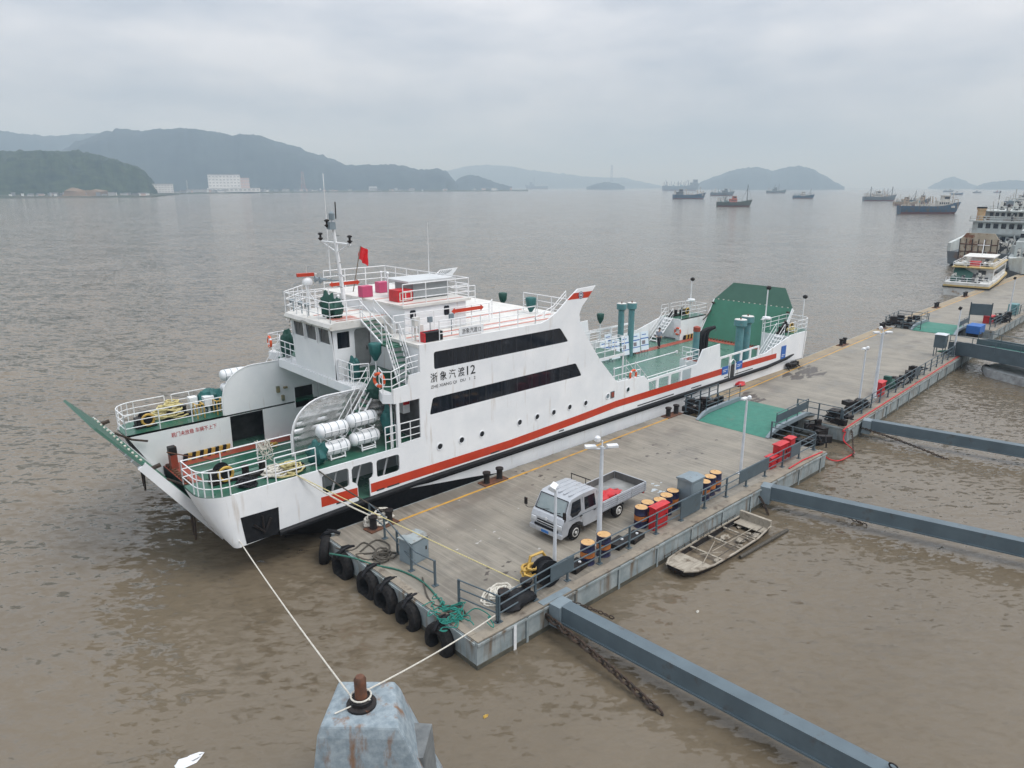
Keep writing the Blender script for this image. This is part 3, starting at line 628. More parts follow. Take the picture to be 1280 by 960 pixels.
# yellow and black kerb strips along the lane walls
for a, b, n_ in ((-2.1, .2, 12), (41.0, 43.2, 9)):
    k1, k2 = MB(), MB()
    for i in range(n_):
        x0 = a + (b - a) * i / n_; x1 = a + (b - a) * (i + 1) / n_; q = k1 if i % 2 else k2
        q.add([(x0, LF - .16, 1.79), (x1, LF - .16, 1.79), (x1 + .08, LF - .16, 2.16), (x0 + .08, LF - .16, 2.16), (x0, LF - .04, 1.79), (x1, LF - .04, 1.79), (x1 + .08, LF - .04, 2.16), (x0 + .08, LF - .04, 2.16)], [(0, 1, 2, 3), (4, 7, 6, 5), (0, 4, 5, 1), (3, 2, 6, 7), (0, 3, 7, 4), (1, 5, 6, 2)])
    for q in (k1,): q.mi = 0
    o = fp('hazard_kerb', k1, M_yel); part('black_band', k2, M_black, o)
# ---- arched casing plates beside the lane, quilted insulation on the near one
def arch(u0, u1, z0, z1, r):
    return [(u1, z0), (u0, z0)] + [(u0 + r * (1 - math.cos(R(90 * i / 10))), z1 - r * .9 + r * .9 * math.sin(R(90 * i / 10))) for i in range(11)] + [(u1, z1)]
mb = MB(); mb.plate([arch(.2, 5.45, 1.8, 6.08, 1.75), [(.45, 1.86), (2.2, 1.86), (2.22, 3.56), (.46, 3.56)], [(4.1, 3.25), (5.2, 3.25), (5.2, 4.42), (4.1, 4.42)]], onY(LF, 1), .06); cp = fp('casing_plate', mb, M_white)
mb = MB(); mb.plate([arch(.2, 5.45, 1.8, 6.08, 1.75)], onY(LN, 1), .06); fp('casing_plate', mb, M_white)
mb = MB(); mb.tube([(4.06, LF - .02, 3.2), (4.06, LF - .02, 4.46), (5.24, LF - .02, 4.46)], .03, 5); part('window_frame', mb, M_rail, cp)
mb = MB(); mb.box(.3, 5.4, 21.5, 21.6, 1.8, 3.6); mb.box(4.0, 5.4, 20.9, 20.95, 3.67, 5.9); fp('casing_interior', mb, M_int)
mb = MB()       # foil quilt, pillowed
NX, NZ = 26, 22; g = []
for j in range(NZ + 1):
    z = 3.7 + (6.0 - 3.7) * j / NZ; row = []
    for i in range(NX + 1):
        e0 = .27
        if z > 6.0 - 1.55: k = (z - 4.45) / 1.55; e0 = .27 + 1.6 * (1 - math.sqrt(max(0, 1 - k * k * .98)))
        u = e0 + (5.4 - e0) * i / NX
        pil = abs(math.sin(math.pi * z * 3.3)) ** .5 * abs(math.sin(math.pi * u * .95)) ** .35
        row.append((u, LN - .015 - .075 * pil - .02 * mnoise.noise(Vector((u * 4, z * 5, 2))), z))
    g.append(row)
mb.loft(g); fp('foil_quilt', mb, M_foil, smooth=True)
mb = MB(); ap = arch(.2, 5.45, 3.7, 6.08, 1.75)[1:]; mb.tube([(a, LN - .02, b) for a, b in ap], .035, 6); mb.tube([(a, LF, b) for a, b in ap], .03, 6); fp('arch_edge', mb, M_rail, smooth=True)
mb = MB()
for x_, z_, w_, h_ in ((3.05, 4.35, .16, .34), (3.3, 3.85, .14, .3), (3.45, 4.5, .2, .1)): mb.box(x_, x_ + w_, LF - .14, LF - .001, z_, z_ + h_)
fp('wall_fittings', mb, pm('fitting_mix', (0.06, 0.14, 0.14), (0.35, 0.25, 0.1), 4, .5))
# ---- superstructure
mb = MB(); mb.box(5.5, 15.4, LN, LN + .08, 1.79, 8.0); mb.box(5.5, 15.4, LF - .08, LF, 1.79, 8.0); fp('lane_casing', mb, M_white)
mb = MB(); mb.box(5.5, 15.5, YN + .08, YF - .08, 5.6, 8.04); mb.box(5.5, 15.4, YN + .08, LN, 1.79, 5.6); mb.box(5.5, 15.4, LF, YF - .08, 1.79, 5.6); fp('cabin_block', mb, M_white)
mb = MB(); mb.box(5.44, 5.49, YN + .14, LN - .05, 3.68, 5.88)
fp('grey_quilt', mb, M_quilt)
mb = MB(); mb.box(5.42, 16.2, YN + .075, YF - .075, 8.05, 8.19); fp('cabin_roof', mb, M_roofw)
mb = MB()
for v in (11.05, 11.95): mb.box(5.9, 15.6, v, v + .22, 8.194, 8.198); mb.box(5.9, 15.6, 33 - v - .22, 33 - v, 8.194, 8.198)
mb.box(11.2, 15.4, 14.2, 14.42, 8.194, 8.198); mb.box(11.2, 15.4, 17.2, 17.42, 8.194, 8.198); fp('roof_walk_line', mb, M_pinkl)
# bridge deck slab and its wings
wing = [(3.3, LN + .1), (4.05, LN - .2), (3.95, 11.5), (3.65, 10.75), (4.0, YN + .04), (5.43, YN + .04), (5.43, YF - .04), (4.0, YF - .04), (3.65, 22.25), (3.95, 21.5), (4.05, LF + .2), (3.3, LF - .1)]
shelf('bridge_deck', wing, 6.18, .42, M_white)
mb = MB(); mb.plate([[(5.42, 10.6), (5.42, 22.4), (4.1, 22.4), (4.1, 20.2), (4.1, 18.8), (4.1, 14.2), (4.15, 10.6)]], onZ(6.186), .004); fp('bridge_deck_paint', mb, M_greend)
mb = MB(); mb.box(4.3, 5.44, 12.4, 14.2, 6.19, 6.6); fp('wheelhouse_step', mb, M_greend)
# ---- wheelhouse
WH = MB(); y0, y1 = 14.25, 18.3
front = [[(y0, 6.19), (y1, 6.19), (y1, 8.62), (y0, 8.62)]]; ws = [(14.5, 15.5), (15.77, 16.77), (17.04, 18.04)]
for a, b in ws: front.append([(a, 7.86), (b, 7.86), (b, 8.56), (a, 8.56)])
WH.plate(front, lambda a, b, t: (3.36 - .12 * max(0, b - 7.3) / 1.3 + t, a, b), .06); fp('wheelhouse_front', WH, M_white)
sidep = [[(3.36, 6.19), (6.3, 6.19), (6.3, 8.62), (3.24, 8.62), (3.36, 7.3)], rpoly(3.55, 4.2, 7.66, 8.44, .04), rpoly(4.46, 5.34, 6.66, 8.5, .18)]
for yy_, sg in ((y0, 1), (y1, -1)):
    mb = MB(); mb.plate(sidep, onY(yy_, sg), .06); fp('wheelhouse_side', mb, M_white)
mb = MB(); mb.box(6.26, 6.32, y0, y1, 6.19, 8.62); mb.box(3.5, 6.2, y0 + .1, y1 - .1, 6.19, 6.62); fp('wheelhouse_back', mb, M_int)
mb = MB(); mb.plate([rpoly(4.48, 5.32, 6.66, 8.48, .16)], onY(y0 + .1), .03); d = fp('wheelhouse_door', mb, pm('door_grey', (0.26, 0.27, 0.27), (0.2, 0.21, 0.21), 2, .4))
mb = MB(); mb.tube([(5.15, y0 + .06, 7.4), (5.15, y0 + .06, 7.6)], .02, 5); part('handle', mb, M_iron, d)
for a, b in ws:
    mb = MB(); mb.plate([[(a, 7.86), (b, 7.86), (b, 8.56), (a, 8.56)]], lambda p, q, t: (3.40 - .12 * max(0, q - 7.3) / 1.3 + t, p, q), .015); g = fp('wheelhouse_window', mb, pm('bridge_glass', (0.05, 0.06, 0.065), (0.09, 0.10, 0.105), 1, .05))
    q = MB(); q.tube([(3.2, (a + b) / 2, 8.56), (3.27, (a + b) / 2 + .22, 8.05)], .014, 4); part('wiper', q, M_iron, g)
    q = MB(); q.box(3.205, 3.26, b + .08, b + .14, 7.8, 8.6)
    part('mullion', q, M_rail, g)
mb = MB(); mb.plate([rpoly(3.55, 4.2, 7.66, 8.44, .04)], onY(y0 + .03), .02); fp('wheelhouse_window', mb, M_glass, 'small square side window of the wheelhouse')
mb = MB(); mb.loft([[(3.1, 13.95, 8.62), (3.02, 13.95, 8.74), (3.1, 13.95, 8.9), (3.3, 13.95, 8.96), (6.6, 13.95, 8.96), (6.6, 13.95, 8.62)], [(3.1, 18.55, 8.62), (3.02, 18.55, 8.74), (3.1, 18.55, 8.9), (3.3, 18.55, 8.96), (6.6, 18.55, 8.96), (6.6, 18.55, 8.62)]], closed=True, caps=True)
fp('wheelhouse_roof', mb, M_roofw)
mb = MB(); mb.box(3.6, 6.3, 14.25, 14.42, 8.964, 8.968); mb.box(3.6, 6.3, 16.4, 16.57, 8.964, 8.968); mb.box(3.6, 4.9, 14.6, 15.3, 8.964, 8.968); fp('roof_walk_line', mb, M_pinkl)
mb = MB(); mb.tube([(3.06, 14.1, 8.72), (3.04, 16.5, 8.76), (3.06, 18.4, 8.72)], .018, 5)
for v in (14.6, 15.6, 16.7, 17.8): mb.tube([(3.05, v, 8.75), (2.98, v + .12, 8.5)], .014, 4)
fp('roof_cable', mb, M_iron)
# ---- deckhouse behind it
mb = MB(); mb.box(6.34, 10.05, 12.74, 20.3, 8.2, 9.46); dh = fp('deckhouse', mb, M_white)
mb = MB(); mb.box(6.2, 10.3, 12.62, 20.42, 9.46, 9.58); part('deckhouse_roof', mb, M_roofw, dh)
mb = MB(); mb.box(6.3, 10.1, 12.95, 13.12, 9.584, 9.588); mb.box(6.3, 10.1, 15.3, 15.45, 9.584, 9.588); part('roof_walk_line', mb, M_pinkl, dh)
for u in (6.8, 8.82):
    mb = MB(); mb.plate([rpoly(u - .16, u + .16, 8.85, 9.32, .08)], onY(12.735, -1), .02); w = part('window', mb, M_glass, dh)
mb = MB(); mb.box(6.0, 6.33, 13.4, 19.6, 8.2, 8.62); fp('roof_step', mb, M_roofw)
# grey machinery housing with its flat cover, red locker, pink lockers on the deckhouse roof
mb = MB(); mb.box(7.75, 9.95, 14.0, 15.6, 9.62, 10.42); gh = fp('engine_hatch', mb, pm('hatch_grey', (0.30, 0.32, 0.33), (0.26, 0.28, 0.29), 2, .4))
mb = MB(); mb.box(7.3, 10.15, 13.75, 15.85, 10.43, 10.53); part('hatch_cover', mb, pm('cover_grey', (0.55, 0.57, 0.58), None, 2, .4), gh)
mb = MB(); mb.box(7.76, 9.94, 14.02, 15.58, 9.588, 9.625); part('hatch_base', mb, M_black, gh)
mb = MB(); mb.box(6.65, 7.5, 13.7, 14.5, 9.59, 10.15); lk = fp('red_locker', mb, M_redp)
mb = MB()
for x in (6.72, 7.05, 7.38): mb.box(x, x + .05, 13.68, 13.697, 9.68, 10.02)
mb.box(6.72, 7.43, 13.68, 13.697, 10.02, 10.05); mb.box(6.72, 7.43, 13.68, 13.697, 9.64, 9.68); part('locker_trim', mb, M_ropew, lk)
for x, y in ((6.2, 16.2), (7.7, 17.0)):
    mb = MB(); mb.box(x, x + .6, y, y + .45, 9.59, 10.15); fp('pink_locker', mb, pm('locker_pink', (0.50, 0.07, 0.16), None, 4, .5), bevel=.02)
for x, y, h in ((5.6, 17.6, .6), (8.6, 18.2, .9), (7.2, 15.4, 1.2)):
    mb = MB(); mb.lathe([(.04, 0), (.04, h), (.08, h + .01), (.08, h + .06), (.03, h + .1)], (x, y, 9.58 if x > 6.3 else 8.96), n=8); fp('roof_vent', mb, M_wplain, smooth=True)
# far funnel fin tip carries a louvred grille
mb = MB()
for i in range(6): mb.tube([(15.2 + .25 * i, YF - .08, 9.0 + .1 * i), (15.9 + .18 * i, YF - .08, 9.68)], .015, 4)
fp('fin_grille', mb, M_greyd)
# ---- ramps: hinged at the deck end, leaning outward, chamfered free corners
def ramp_part(stern):
    f = mu if stern else (lambda u: u)
    p0 = Vector((-2.98, 0, .98)); k = (Vector((-1.45, 0, 2.16)) if stern else Vector((-1.525, 0, 2.105))).normalized()      # up the ramp
    L1, L2 = 4.75, 6.55; nrm = Vector((k.z, 0, -k.x))
    fl = (k + nrm * (.05 if stern else -.06)).normalized()
    def P3(s, y, t):
        q = p0 + k * min(s, L1) + (fl * (s - L1) if s > L1 else Vector((0, 0, 0))) + nrm * t
        return (f(q.x), y, q.z)
    out = [(0, LN + .12), (L1, LN + .05), (L2, LN + 1.35), (L2, LF - 1.35), (L1, LF - .05), (0, LF - .12)]
    mb = MB(); mb.plate([out[:2] + out[4:]], lambda a, b, t: P3(a, b, t), .14); rp = fp('stern_ramp' if stern else 'bow_ramp', mb, [M_greenr])
    q = MB(); q.plate([[(L1 + .02, LN + .08), (L2, LN + 1.35), (L2, LF - 1.35), (L1 + .02, LF - .08)]], lambda a, b, t: P3(a, b, t), .10); part('ramp_flap', q, pm('flap_green', (0.02, 0.085, 0.055), (0.028, 0.10, 0.068), 1.2, .5), rp)
    q = MB()
    for y in [LN + .3 + i * (LF - LN - .6) / 8 for i in range(9)]:
        a_ = [P3(.1, y - .06, -.02), P3(L1 - .05, y - .06, -.02), P3(L1 - .05, y + .06, -.02), P3(.1, y + .06, -.02), P3(.1, y - .06, -.22), P3(L1 - .05, y - .06, -.16), P3(L1 - .05, y + .06, -.16), P3(.1, y + .06, -.22)]
        q.add(a_, [(0, 1, 2, 3), (4, 7, 6, 5), (0, 4, 5, 1), (1, 5, 6, 2), (2, 6, 7, 3), (3, 7, 4, 0)])
    part('ramp_girder', q, M_white, rp)
    q = MB()
    for y0_, y1_ in ((LN + .05, LN + .12), (LF - .12, LF - .05)):
        a_ = [P3(0, y0_, -.24), P3(L1, y0_, -.18), P3(L1, y1_, -.18), P3(0, y1_, -.24), P3(0, y0_, .2), P3(L1, y0_, .17), P3(L1, y1_, .17), P3(0, y1_, .2)]
        q.add(a_, [(0, 1, 2, 3), (4, 7, 6, 5), (0, 4, 5, 1), (1, 5, 6, 2), (2, 6, 7, 3), (3, 7, 4, 0)])
    part('ramp_edge', q, M_white, rp)
    q = MB()
    for i in range(14): y = LN + .5 + i * (LF - LN - 1) / 13; c_ = Vector(P3(L1 + .02, y, .12)); q.box(c_.x - .04, c_.x + .04, c_.y - .06, c_.y + .06, c_.z - .04, c_.z + .04)
    part('flap_hinge', q, M_ropew, rp)
    q = MB()
    for y in (LN + .25, LF - .25):
        a_, b_2 = Vector(P3(3.6, y, .2)), Vector((f(-3.6), y, 3.3)); q.tube([a_, (a_ + b_2) / 2 - VZ * .12, b_2], .05, 6); q.tube([P3(L1 - .4, y, .1), P3(L1 - .55, y, .45)], .09, 6)
    part('ramp_chain', q, M_chain, rp)
    q = MB()
    for y in (LN + .5, LF - .5): q.tube([P3(1.5, y, -.2), Vector(P3(1.5, y, -.25)) - VZ * .9, Vector(P3(1.45, y, -.3)) - VZ * 1.0], .05, 5); q.tube([P3(1.62, y + .15, -.2), Vector(P3(1.5, y + .15, -.25)) - VZ * .9], .05, 5)
    part('hanging_shackle', q, M_chain, rp)
    q = MB()
    for i in range(26): c_ = Vector((f(-2.86), LN + .25 + i * (LF - LN - .5) / 25, 1.86)); q.box(c_.x - .1, c_.x + .1, c_.y - .05, c_.y + .05, c_.z - .07, c_.z + .07)
    part('ramp_hinge', q, M_rustm, rp)
ramp_part(False); ramp_part(True)
# ---- railings
rl = lambda *a, **k: fp('railing', railing(*a, **k), M_rail)
Z3 = 3.68
for near in (True, False):
    yo = YN + .06 if near else YF - .06; yi = LN if near else LF; sg = 1 if near else -1
    for st in (False, True):
        f = mu if st else (lambda u: u)
        arc = [(f(-4.42 + 1.0 * (1 - math.cos(R(90 * i / 5)))), yo + sg * 1.0 * (1 - math.sin(R(90 * i / 5))), Z3) for i in range(6)]
        rl([(f(-4.42), yi, Z3)] + arc + [(f(-1.95), yo, Z3)], 1.0, 3, 1.3)
        rl([(f(-1.6), yo, Z3), (f(.15 if not st else -.5), yo, Z3)], 1.0, 3, 1.0)
        if not st: rl([(-4.42, yi, Z3), (.15, yi, Z3)], 1.0, 3, 1.5)
        else: rl([(f(-4.42), yi, Z3), (f(-.5), yi, Z3)], 1.0, 3, 1.5)
rl([(4.3, YN + .05, 3.75), (5.4, YN + .05, 3.75)], 1.0, 3, .6); rl([(3.55, YN + .1, 3.69), (4.12, YN + .1, 3.69)], 1.05, 3, .3)
rl([(3.35, LN + .15, 6.2), (4.1, LN - .15, 6.2)], 1.0, 3, .7)
rl([(4.0, 11.5, 6.2), (3.7, 10.75, 6.2), (4.0, YN + .1, 6.2), (4.75, YN + .1, 6.42)], 1.0, 3, .8); rl([(4.8, YN + .1, 6.9), (5.46, YN + .1, 6.95)], .8, 3, .6)
rl([(3.5, 12.9, 6.2), (3.5, 14.2, 6.2)], 1.0, 3, .5); rl([(3.42, 18.4, 6.2), (3.42, 20.2, 6.2), (4.0, 21.4, 6.2), (3.7, 22.2, 6.2), (5.4, 22.5, 6.2)], 1.0, 3, .6)
rl([(3.15, 14.05, 8.96), (3.15, 18.45, 8.96)], .95, 3, 1.1); rl([(3.15, 14.05, 8.96), (4.85, 14.05, 8.96)], .95, 3, .9); rl([(3.15, 18.45, 8.96), (6.3, 18.45, 8.96)], .95, 3, .9); rl([(3.9, 20.2, 8.2), (6.2, 22.3, 8.2)], 1.5, 4, .6)
rl([(6.25, 12.7, 9.58), (10.22, 12.7, 9.58), (10.22, 20.35, 9.58), (6.3, 20.35, 9.58)], 1.0, 3, 1.15)
rl([(5.75, 10.75, 8.2), (5.75, 11.9, 8.2)], 1.0, 3, .6)
rl([(6.75, YN + .2, 8.2), (12.9, YN + .2, 8.2)], .9, 3, 1.15); rl([(12.9, YN + .2, 8.2), (14.2, YN + .2, 8.6), (15.2, YN + .25, 9.3)], .35, 2, .9)
rl([(5.6, 12.6, 8.2), (11.4, 12.5, 8.2), (12.3, 13.3, 8.2)], 1.0, 3, 1.2); rl([(5.6, YF - .2, 8.2), (15.3, YF - .2, 8.2), (15.3, 19.0, 8.2)], 1.0, 3, 1.2); rl([(15.3, 14.0, 8.2), (15.3, YN + .3, 8.2)], 1.0, 3, 1.2)
rl([(11.3, 18.6, 8.2), (15.2, 18.2, 8.2)], 1.0, 3, 1.2)
# after landing and companionway rails
mb = MB(); mb.box(17.5, 20.6, 10.75, 12.8, 5.28, 5.42); ld = fp('after_landing', mb, M_wplain)
mb = MB(); mb.box(17.5, 20.55, 10.8, 12.78, 5.424, 5.43); part('landing_paint', mb, M_greend, ld)
mb = MB()
for p in ((20.5, 10.82), (20.5, 12.7), (18.9, 12.7)): mb.tube([(*p, 1.79), (*p, 5.3)], .05, 6)
part('landing_post', mb, M_rail, ld)
rl([(17.9, 10.8, 5.43), (20.55, 10.8, 5.43), (20.55, 12.75, 5.43), (17.9, 12.75, 5.43)], 1.0, 3, .8)
rl([(19.3, 10.7, 3.0), (22.1, 10.7, 3.0)], 1.15, 3, .7)
rl([(20.6, 12.9, 1.79), (23.6, 12.9, 1.79)], 1.1, 3, .9)
rl([(22.6, 10.55, 3.45), (26.9, 10.55, 3.5)], .12, 1, 1.1)
mb = MB(); mb.tube([(22.3, 12.9, 2.6), (22.3, 12.9, 3.8)], .05, 6); mb.tube([(22.2, 12.9, 3.72), (29.2, 12.9, 3.79)], .035, 6); mb.lathe([(.09, 0), (.09, .16)], (29.15, 12.9, 3.7), n=8); fp('barrier_arm', mb, M_rail)
rl([(17, YF - .25, 1.79), (36.5, YF - .25, 1.79)], 1.9, 4, 1.6)
rl([(27.0, 10.7, 3.5), (28.5, 10.7, 3.5), (28.5, 12.0, 3.5)], .9, 3, .6)
# ---- stairs
def stairs(a, b, w, n, name='stairway', rail_=True, green=True):
    a, b = Vector(a), Vector(b); d = b - a; hd = Vector((d.x, d.y, 0)).normalized(); sd = Vector((-hd.y, hd.x, 0)) * w / 2
    mb = MB()
    for s_ in (-1, 1): mb.tube([a + sd * s_, b + sd * s_], .045, 4)
    st = fp(name, mb, M_rail)
    t = MB()
    for i in range(n):
        c_ = a.lerp(b, (i + .5) / n); q = sd * .96; f_ = hd * .12
        t.add([c_ - q - f_, c_ + q - f_, c_ + q + f_, c_ - q + f_, c_ - q - f_ - VZ * .04, c_ + q - f_ - VZ * .04, c_ + q + f_ - VZ * .04, c_ - q + f_ - VZ * .04], [(0, 1, 2, 3), (4, 7, 6, 5), (0, 4, 5, 1), (1, 5, 6, 2), (2, 6, 7, 3), (3, 7, 4, 0)])
    part('tread', t, M_greend if green else M_wplain, st)
    if rail_:
        r_ = MB()
        for s_ in (-1, 1):
            for h_ in (.45, .9): r_.tube([a + sd * s_ + VZ * h_, b + sd * s_ + VZ * h_], .022, 5)
            for k in (0, .5, 1): p = a.lerp(b, k) + sd * s_; r_.tube([p, p + VZ * .9], .022, 5)
        part('handrail', r_, M_rail, st)
    return st
stairs((3.95, 12.05, 6.18), (2.1, 12.05, 3.68), .7, 9); stairs((3.95, 20.95, 6.18), (2.1, 20.95, 3.68), .7, 9)
stairs((5.1, 14.05, 8.96), (5.25, 12.5, 8.0), .8, 6); stairs((5.0, 11.75, 8.1), (4.95, 10.75, 6.3), .7, 8)
mb = MB(); mb.box(4.75, 5.5, 11.75, 12.6, 7.95, 8.03); fp('stair_landing', mb, M_greend)
stairs((40.55, 11.1, 3.68), (38.2, 11.1, 1.79), .7, 8, green=False); stairs((40.55, 21.6, 3.68), (38.3, 21.6, 1.79), .75, 8, green=False)
stairs((21.9, 11.3, 3.7), (23.9, 11.3, 1.85), .7, 7)
# ---- mast with cross tree, lights and whip aerials
mb = MB(); mb.tube([(5.35, 16.5, 8.96), (5.15, 16.55, 11.5), (4.98, 16.6, 13.5)], [.11, .09, .065], 8); mast = fp('mast', mb, M_rail, smooth=True)
mb = MB(); mb.tube([(5.1, 15.2, 12.35), (5.1, 18.15, 12.35)], .045, 6); mb.tube([(5.1, 15.4, 12.3), (5.12, 16.55, 11.9)], .03, 5); mb.tube([(5.1, 17.9, 12.3), (5.12, 16.55, 11.9)], .03, 5)
mb.tube([(5.2, 16.1, 10.75), (5.2, 16.9, 10.75)], .03, 5); part('crosstree', mb, M_rail, mast)
def lamp(c, r=.13):
    q = MB(); q.lathe([(r * .6, 0), (r * .6, .05), (r, .06), (r, .12), (r * .45, .14), (r * .45, .26), (r, .28), (r, .34), (r * .5, .38)], c, n=10); return q
for c_ in ((5.1, 15.25, 12.4), (5.1, 18.1, 12.4), (4.75, 16.7, 13.1)): part('mast_light', lamp(c_, .12), M_iron, mast, smooth=True)
mb = MB(); mb.box(4.75, 5.05, 16.4, 16.75, 13.0, 13.35); mb.lathe([(.14, 0), (.14, .3), (.05, .4)], (4.97, 16.6, 13.45), n=10); part('mast_head', mb, M_grey, mast)
mb = MB()
for z in (9.6, 10.2, 10.8, 11.4, 12.0, 12.7): mb.tube([(5.15, 16.3, z), (5.15, 16.82, z)], .015, 4)
part('mast_step', mb, M_iron, mast)
mb = MB(); mb.tube([(5.0, 16.25, 13.5), (4.98, 16.2, 14.3)], .03, 5); part('aerial', mb, M_iron, mast)
mb = MB(); mb.tube([(5.1, 17.35, 10.6), (5.05, 17.3, 14.9)], [.03, .012], 5); mb.tube([(5.05, 17.3, 14.9), (5.05, 17.3, 15.6)], .02, 5); fp('whip_aerial', mb, M_rail)
mb = MB(); mb.tube([(9.9, 15.6, 9.58), (9.9, 15.6, 13.2)], [.028, .008], 5); fp('whip_aerial', mb, M_rail)
mb = MB()
for y in (17.0, 17.5):
    mb.lathe([(.02, -.25), (.04, 0), (.07, .2), (.17, .36), (.17, .37)], (4.7, y, 10.55), axis=(-1, 0.1, 0), n=10)
mb.tube([(5.15, 16.6, 10.5), (4.75, 17.5, 10.5)], .03, 5); fp('fog_horn', mb, M_grey, smooth=True)
# radar
mb = MB(); mb.tube([(4.2, 18.0, 8.96), (4.15, 18.0, 10.25)], .06, 6); mb.tube([(4.6, 17.6, 8.96), (4.2, 18, 9.9)], .03, 5); rd = fp('radar', mb, M_rail)
mb = MB(); mb.lathe([(.1, 0), (.24, .05), (.27, .18), (.2, .34), (.08, .42)], (4.15, 18.0, 10.22), n=14); part('radar_dome', mb, M_wplain, rd, smooth=True)
mb = MB(); mb.box(3.65, 4.5, 17.9, 18.1, 10.68, 10.84, Matrix.Rotation(R(-12), 3, 'Z')); part('radar_scanner', mb, M_red, rd)
mb = MB(); mb.lathe([(.06, 0), (.12, .03), (.12, .1)], (4.55, 17.95, 10.7), n=8); mb.tube([(4.15, 18, 10.8), (4.15, 18, 11.2)], .012, 4); part('scanner_end', mb, M_roofw, rd)
# searchlights and instruments along the wheelhouse roof
for x, y in ((3.45, 18.3), (3.45, 17.4), (3.4, 16.6)):
    mb = MB(); mb.tube([(x, y, 8.96), (x, y, 9.5)], .03, 5); mb.lathe([(.06, -.1), (.1, 0), (.11, .1), (.09, .11)], (x - .05, y, 9.5), axis=(-1, 0, -.1), n=10); fp('searchlight', mb, M_grey, smooth=True)
# flag staff
mb = MB(); mb.tube([(7.0, 18.5, 9.58), (7.6, 18.5, 11.95)], .03, 6); fs = fp('flag_staff', mb, pm('wood_pole', (0.16, 0.13, 0.1), None, 4, .7))
mb = MB(); rows = []
for i in range(9):
    rows.append([(7.59 - .028 * j + .05 * i + .02 * math.sin(j * 1.5 + i), 18.5 + .10 * math.sin(i * 1.1 + j * .5) - .015 * i, 11.93 - .13 * j - .022 * i * (1 + .25 * j) + .02 * math.sin(i * 1.3)) for j in range(6)])
mb.loft(rows); part('flag', mb, pm('flag_red', (0.66, 0.008, 0.012), (0.5, 0.006, 0.01), 3, .6), fs, smooth=True)
# red arrow boards
def arrow(u0, u1, v, z, h, label):
    y = (z - h / 2, z + h / 2); hd = h * 1.3
    pts = [(u0, z), (u0 + hd * .8, z + h * .85), (u0 + hd * .8, z + h / 2), (u1 - hd * .8, z + h / 2), (u1 - hd * .8, z + h * .85), (u1, z), (u1 - hd * .8, z - h * .85), (u1 - hd * .8, z - h / 2), (u0 + hd * .8, z - h / 2), (u0 + hd * .8, z - h * .85)]
    mb = MB(); mb.plate([pts], onY(v, -1), .05); return fp('arrow_board', mb, M_red, label)
arrow(8.9, 10.95, 12.45, 9.05, .17, 'red double headed arrow board on the roof rail'); arrow(5.55, 7.35, 18.4, 10.08, .17, 'red double headed arrow board beside the flag')
# name board and black lamp box on the roof edge
mb = MB(); mb.box(7.82, 9.3, YN + .08, YN + .12, 8.26, 8.66); nb = fp('name_board', mb, M_wplain)
txt('board_name', '浙象汽渡12', M_ink, nb, (7.98, YN + .076, 8.33), (1, 0, 0), (0, 0, 1), width=1.15, height=.26)
mb = MB(); mb.box(5.95, 6.95, 10.95, 11.0, 8.2, 8.64); mb.box(5.92, 5.97, 10.6, 11.0, 8.2, 8.62); lb = fp('side_light_box', mb, M_redp)
mb = MB(); mb.box(5.98, 6.96, 10.62, 10.945, 8.21, 8.62); part('light_screen', mb, M_black, lb)
for x in (6.75, 8.0): 
    mb = MB(); mb.tube([(x, 11.3, 8.2), (x, 11.3, 9.0)], .02, 5); mb.box(x - .12, x + .12, 11.25, 11.35, 8.95, 9.2); fp('floodlight', mb, M_grey)
mb = MB(); mb.tube([(5.9, 11.3, 8.2), (5.9, 11.3, 9.1)], .05, 6); mb.box(5.75, 6.05, 11.1, 11.3, 8.9, 9.3); mb.box(6.1, 6.3, 11.2, 11.4, 8.5, 8.9); fp('control_pedestal', mb, M_roofw)
# ---- teal ventilators on the after deck
def vent(u, v, z0, z1, r=.3):
    mb = MB(); mb.lathe([(r, 0), (r, z1 - z0 - .5)], (u, v, z0), n=14); o = fp('ventilator', mb, M_teal, smooth=True)
    q = MB(); q.lathe([(r * 1.1, 0), (r * 1.62, .08), (r * 1.62, .48), (r * 1.45, .5)], (u, v, z1 - .52), n=16); part('vent_head', q, M_teal, o, smooth=True)
    q = MB(); q.lathe([(r * 1.5, 0), (r * 1.5, .02)], (u, v, z1 + .002), n=16); part('vent_lid', q, M_roofw, o)
    q = MB(); q.tube([(u, v, z1), (u, v, z1 + .16)], .05, 6); part('lid_bolt', q, M_rustm, o)
vent(35.95, 12.0, 1.79, 5.35); vent(37.15, 12.1, 1.79, 5.45); vent(33.35, 21.3, 1.79, 5.75, .25); vent(32.5, 19.6, 1.79, 6.1, .24)
# exhaust pipes on the after casing
mb = MB(); mb.box(28.55, 30.55, YN + .08, 12.2, 1.79, 3.5); cs = fp('exhaust_casing', mb, M_white)
mb = MB(); mb.box(28.6, 30.5, 10.7, 12.0, 3.504, 3.52); mb.tube([(28.5, 10.6, 3.9), (30.6, 10.6, 3.9)], .05, 6); part('casing_top', mb, M_redd, cs)
mb = MB(); mb.lathe([(.22, 0), (.22, 2.0)], (29.0, 11.3, 3.5), n=12); tp = part('exhaust_trunk', mb, M_teal, cs, smooth=True)
mb = MB(); mb.lathe([(.24, 0), (.24, .3), (.1, .36)], (29.0, 11.3, 5.5), n=12); part('trunk_cap', mb, M_redd, cs, smooth=True)
for i in range(3):
    x = 29.45 + .42 * i; mb = MB(); mb.tube([(x, 11.3, 3.5), (x, 11.3, 5.0), (x + .12, 11.3, 5.3), (x + .35, 11.3, 5.42), (x + .9, 11.3, 5.5)], .13, 10); part('exhaust_pipe', mb, M_black, cs, smooth=True)
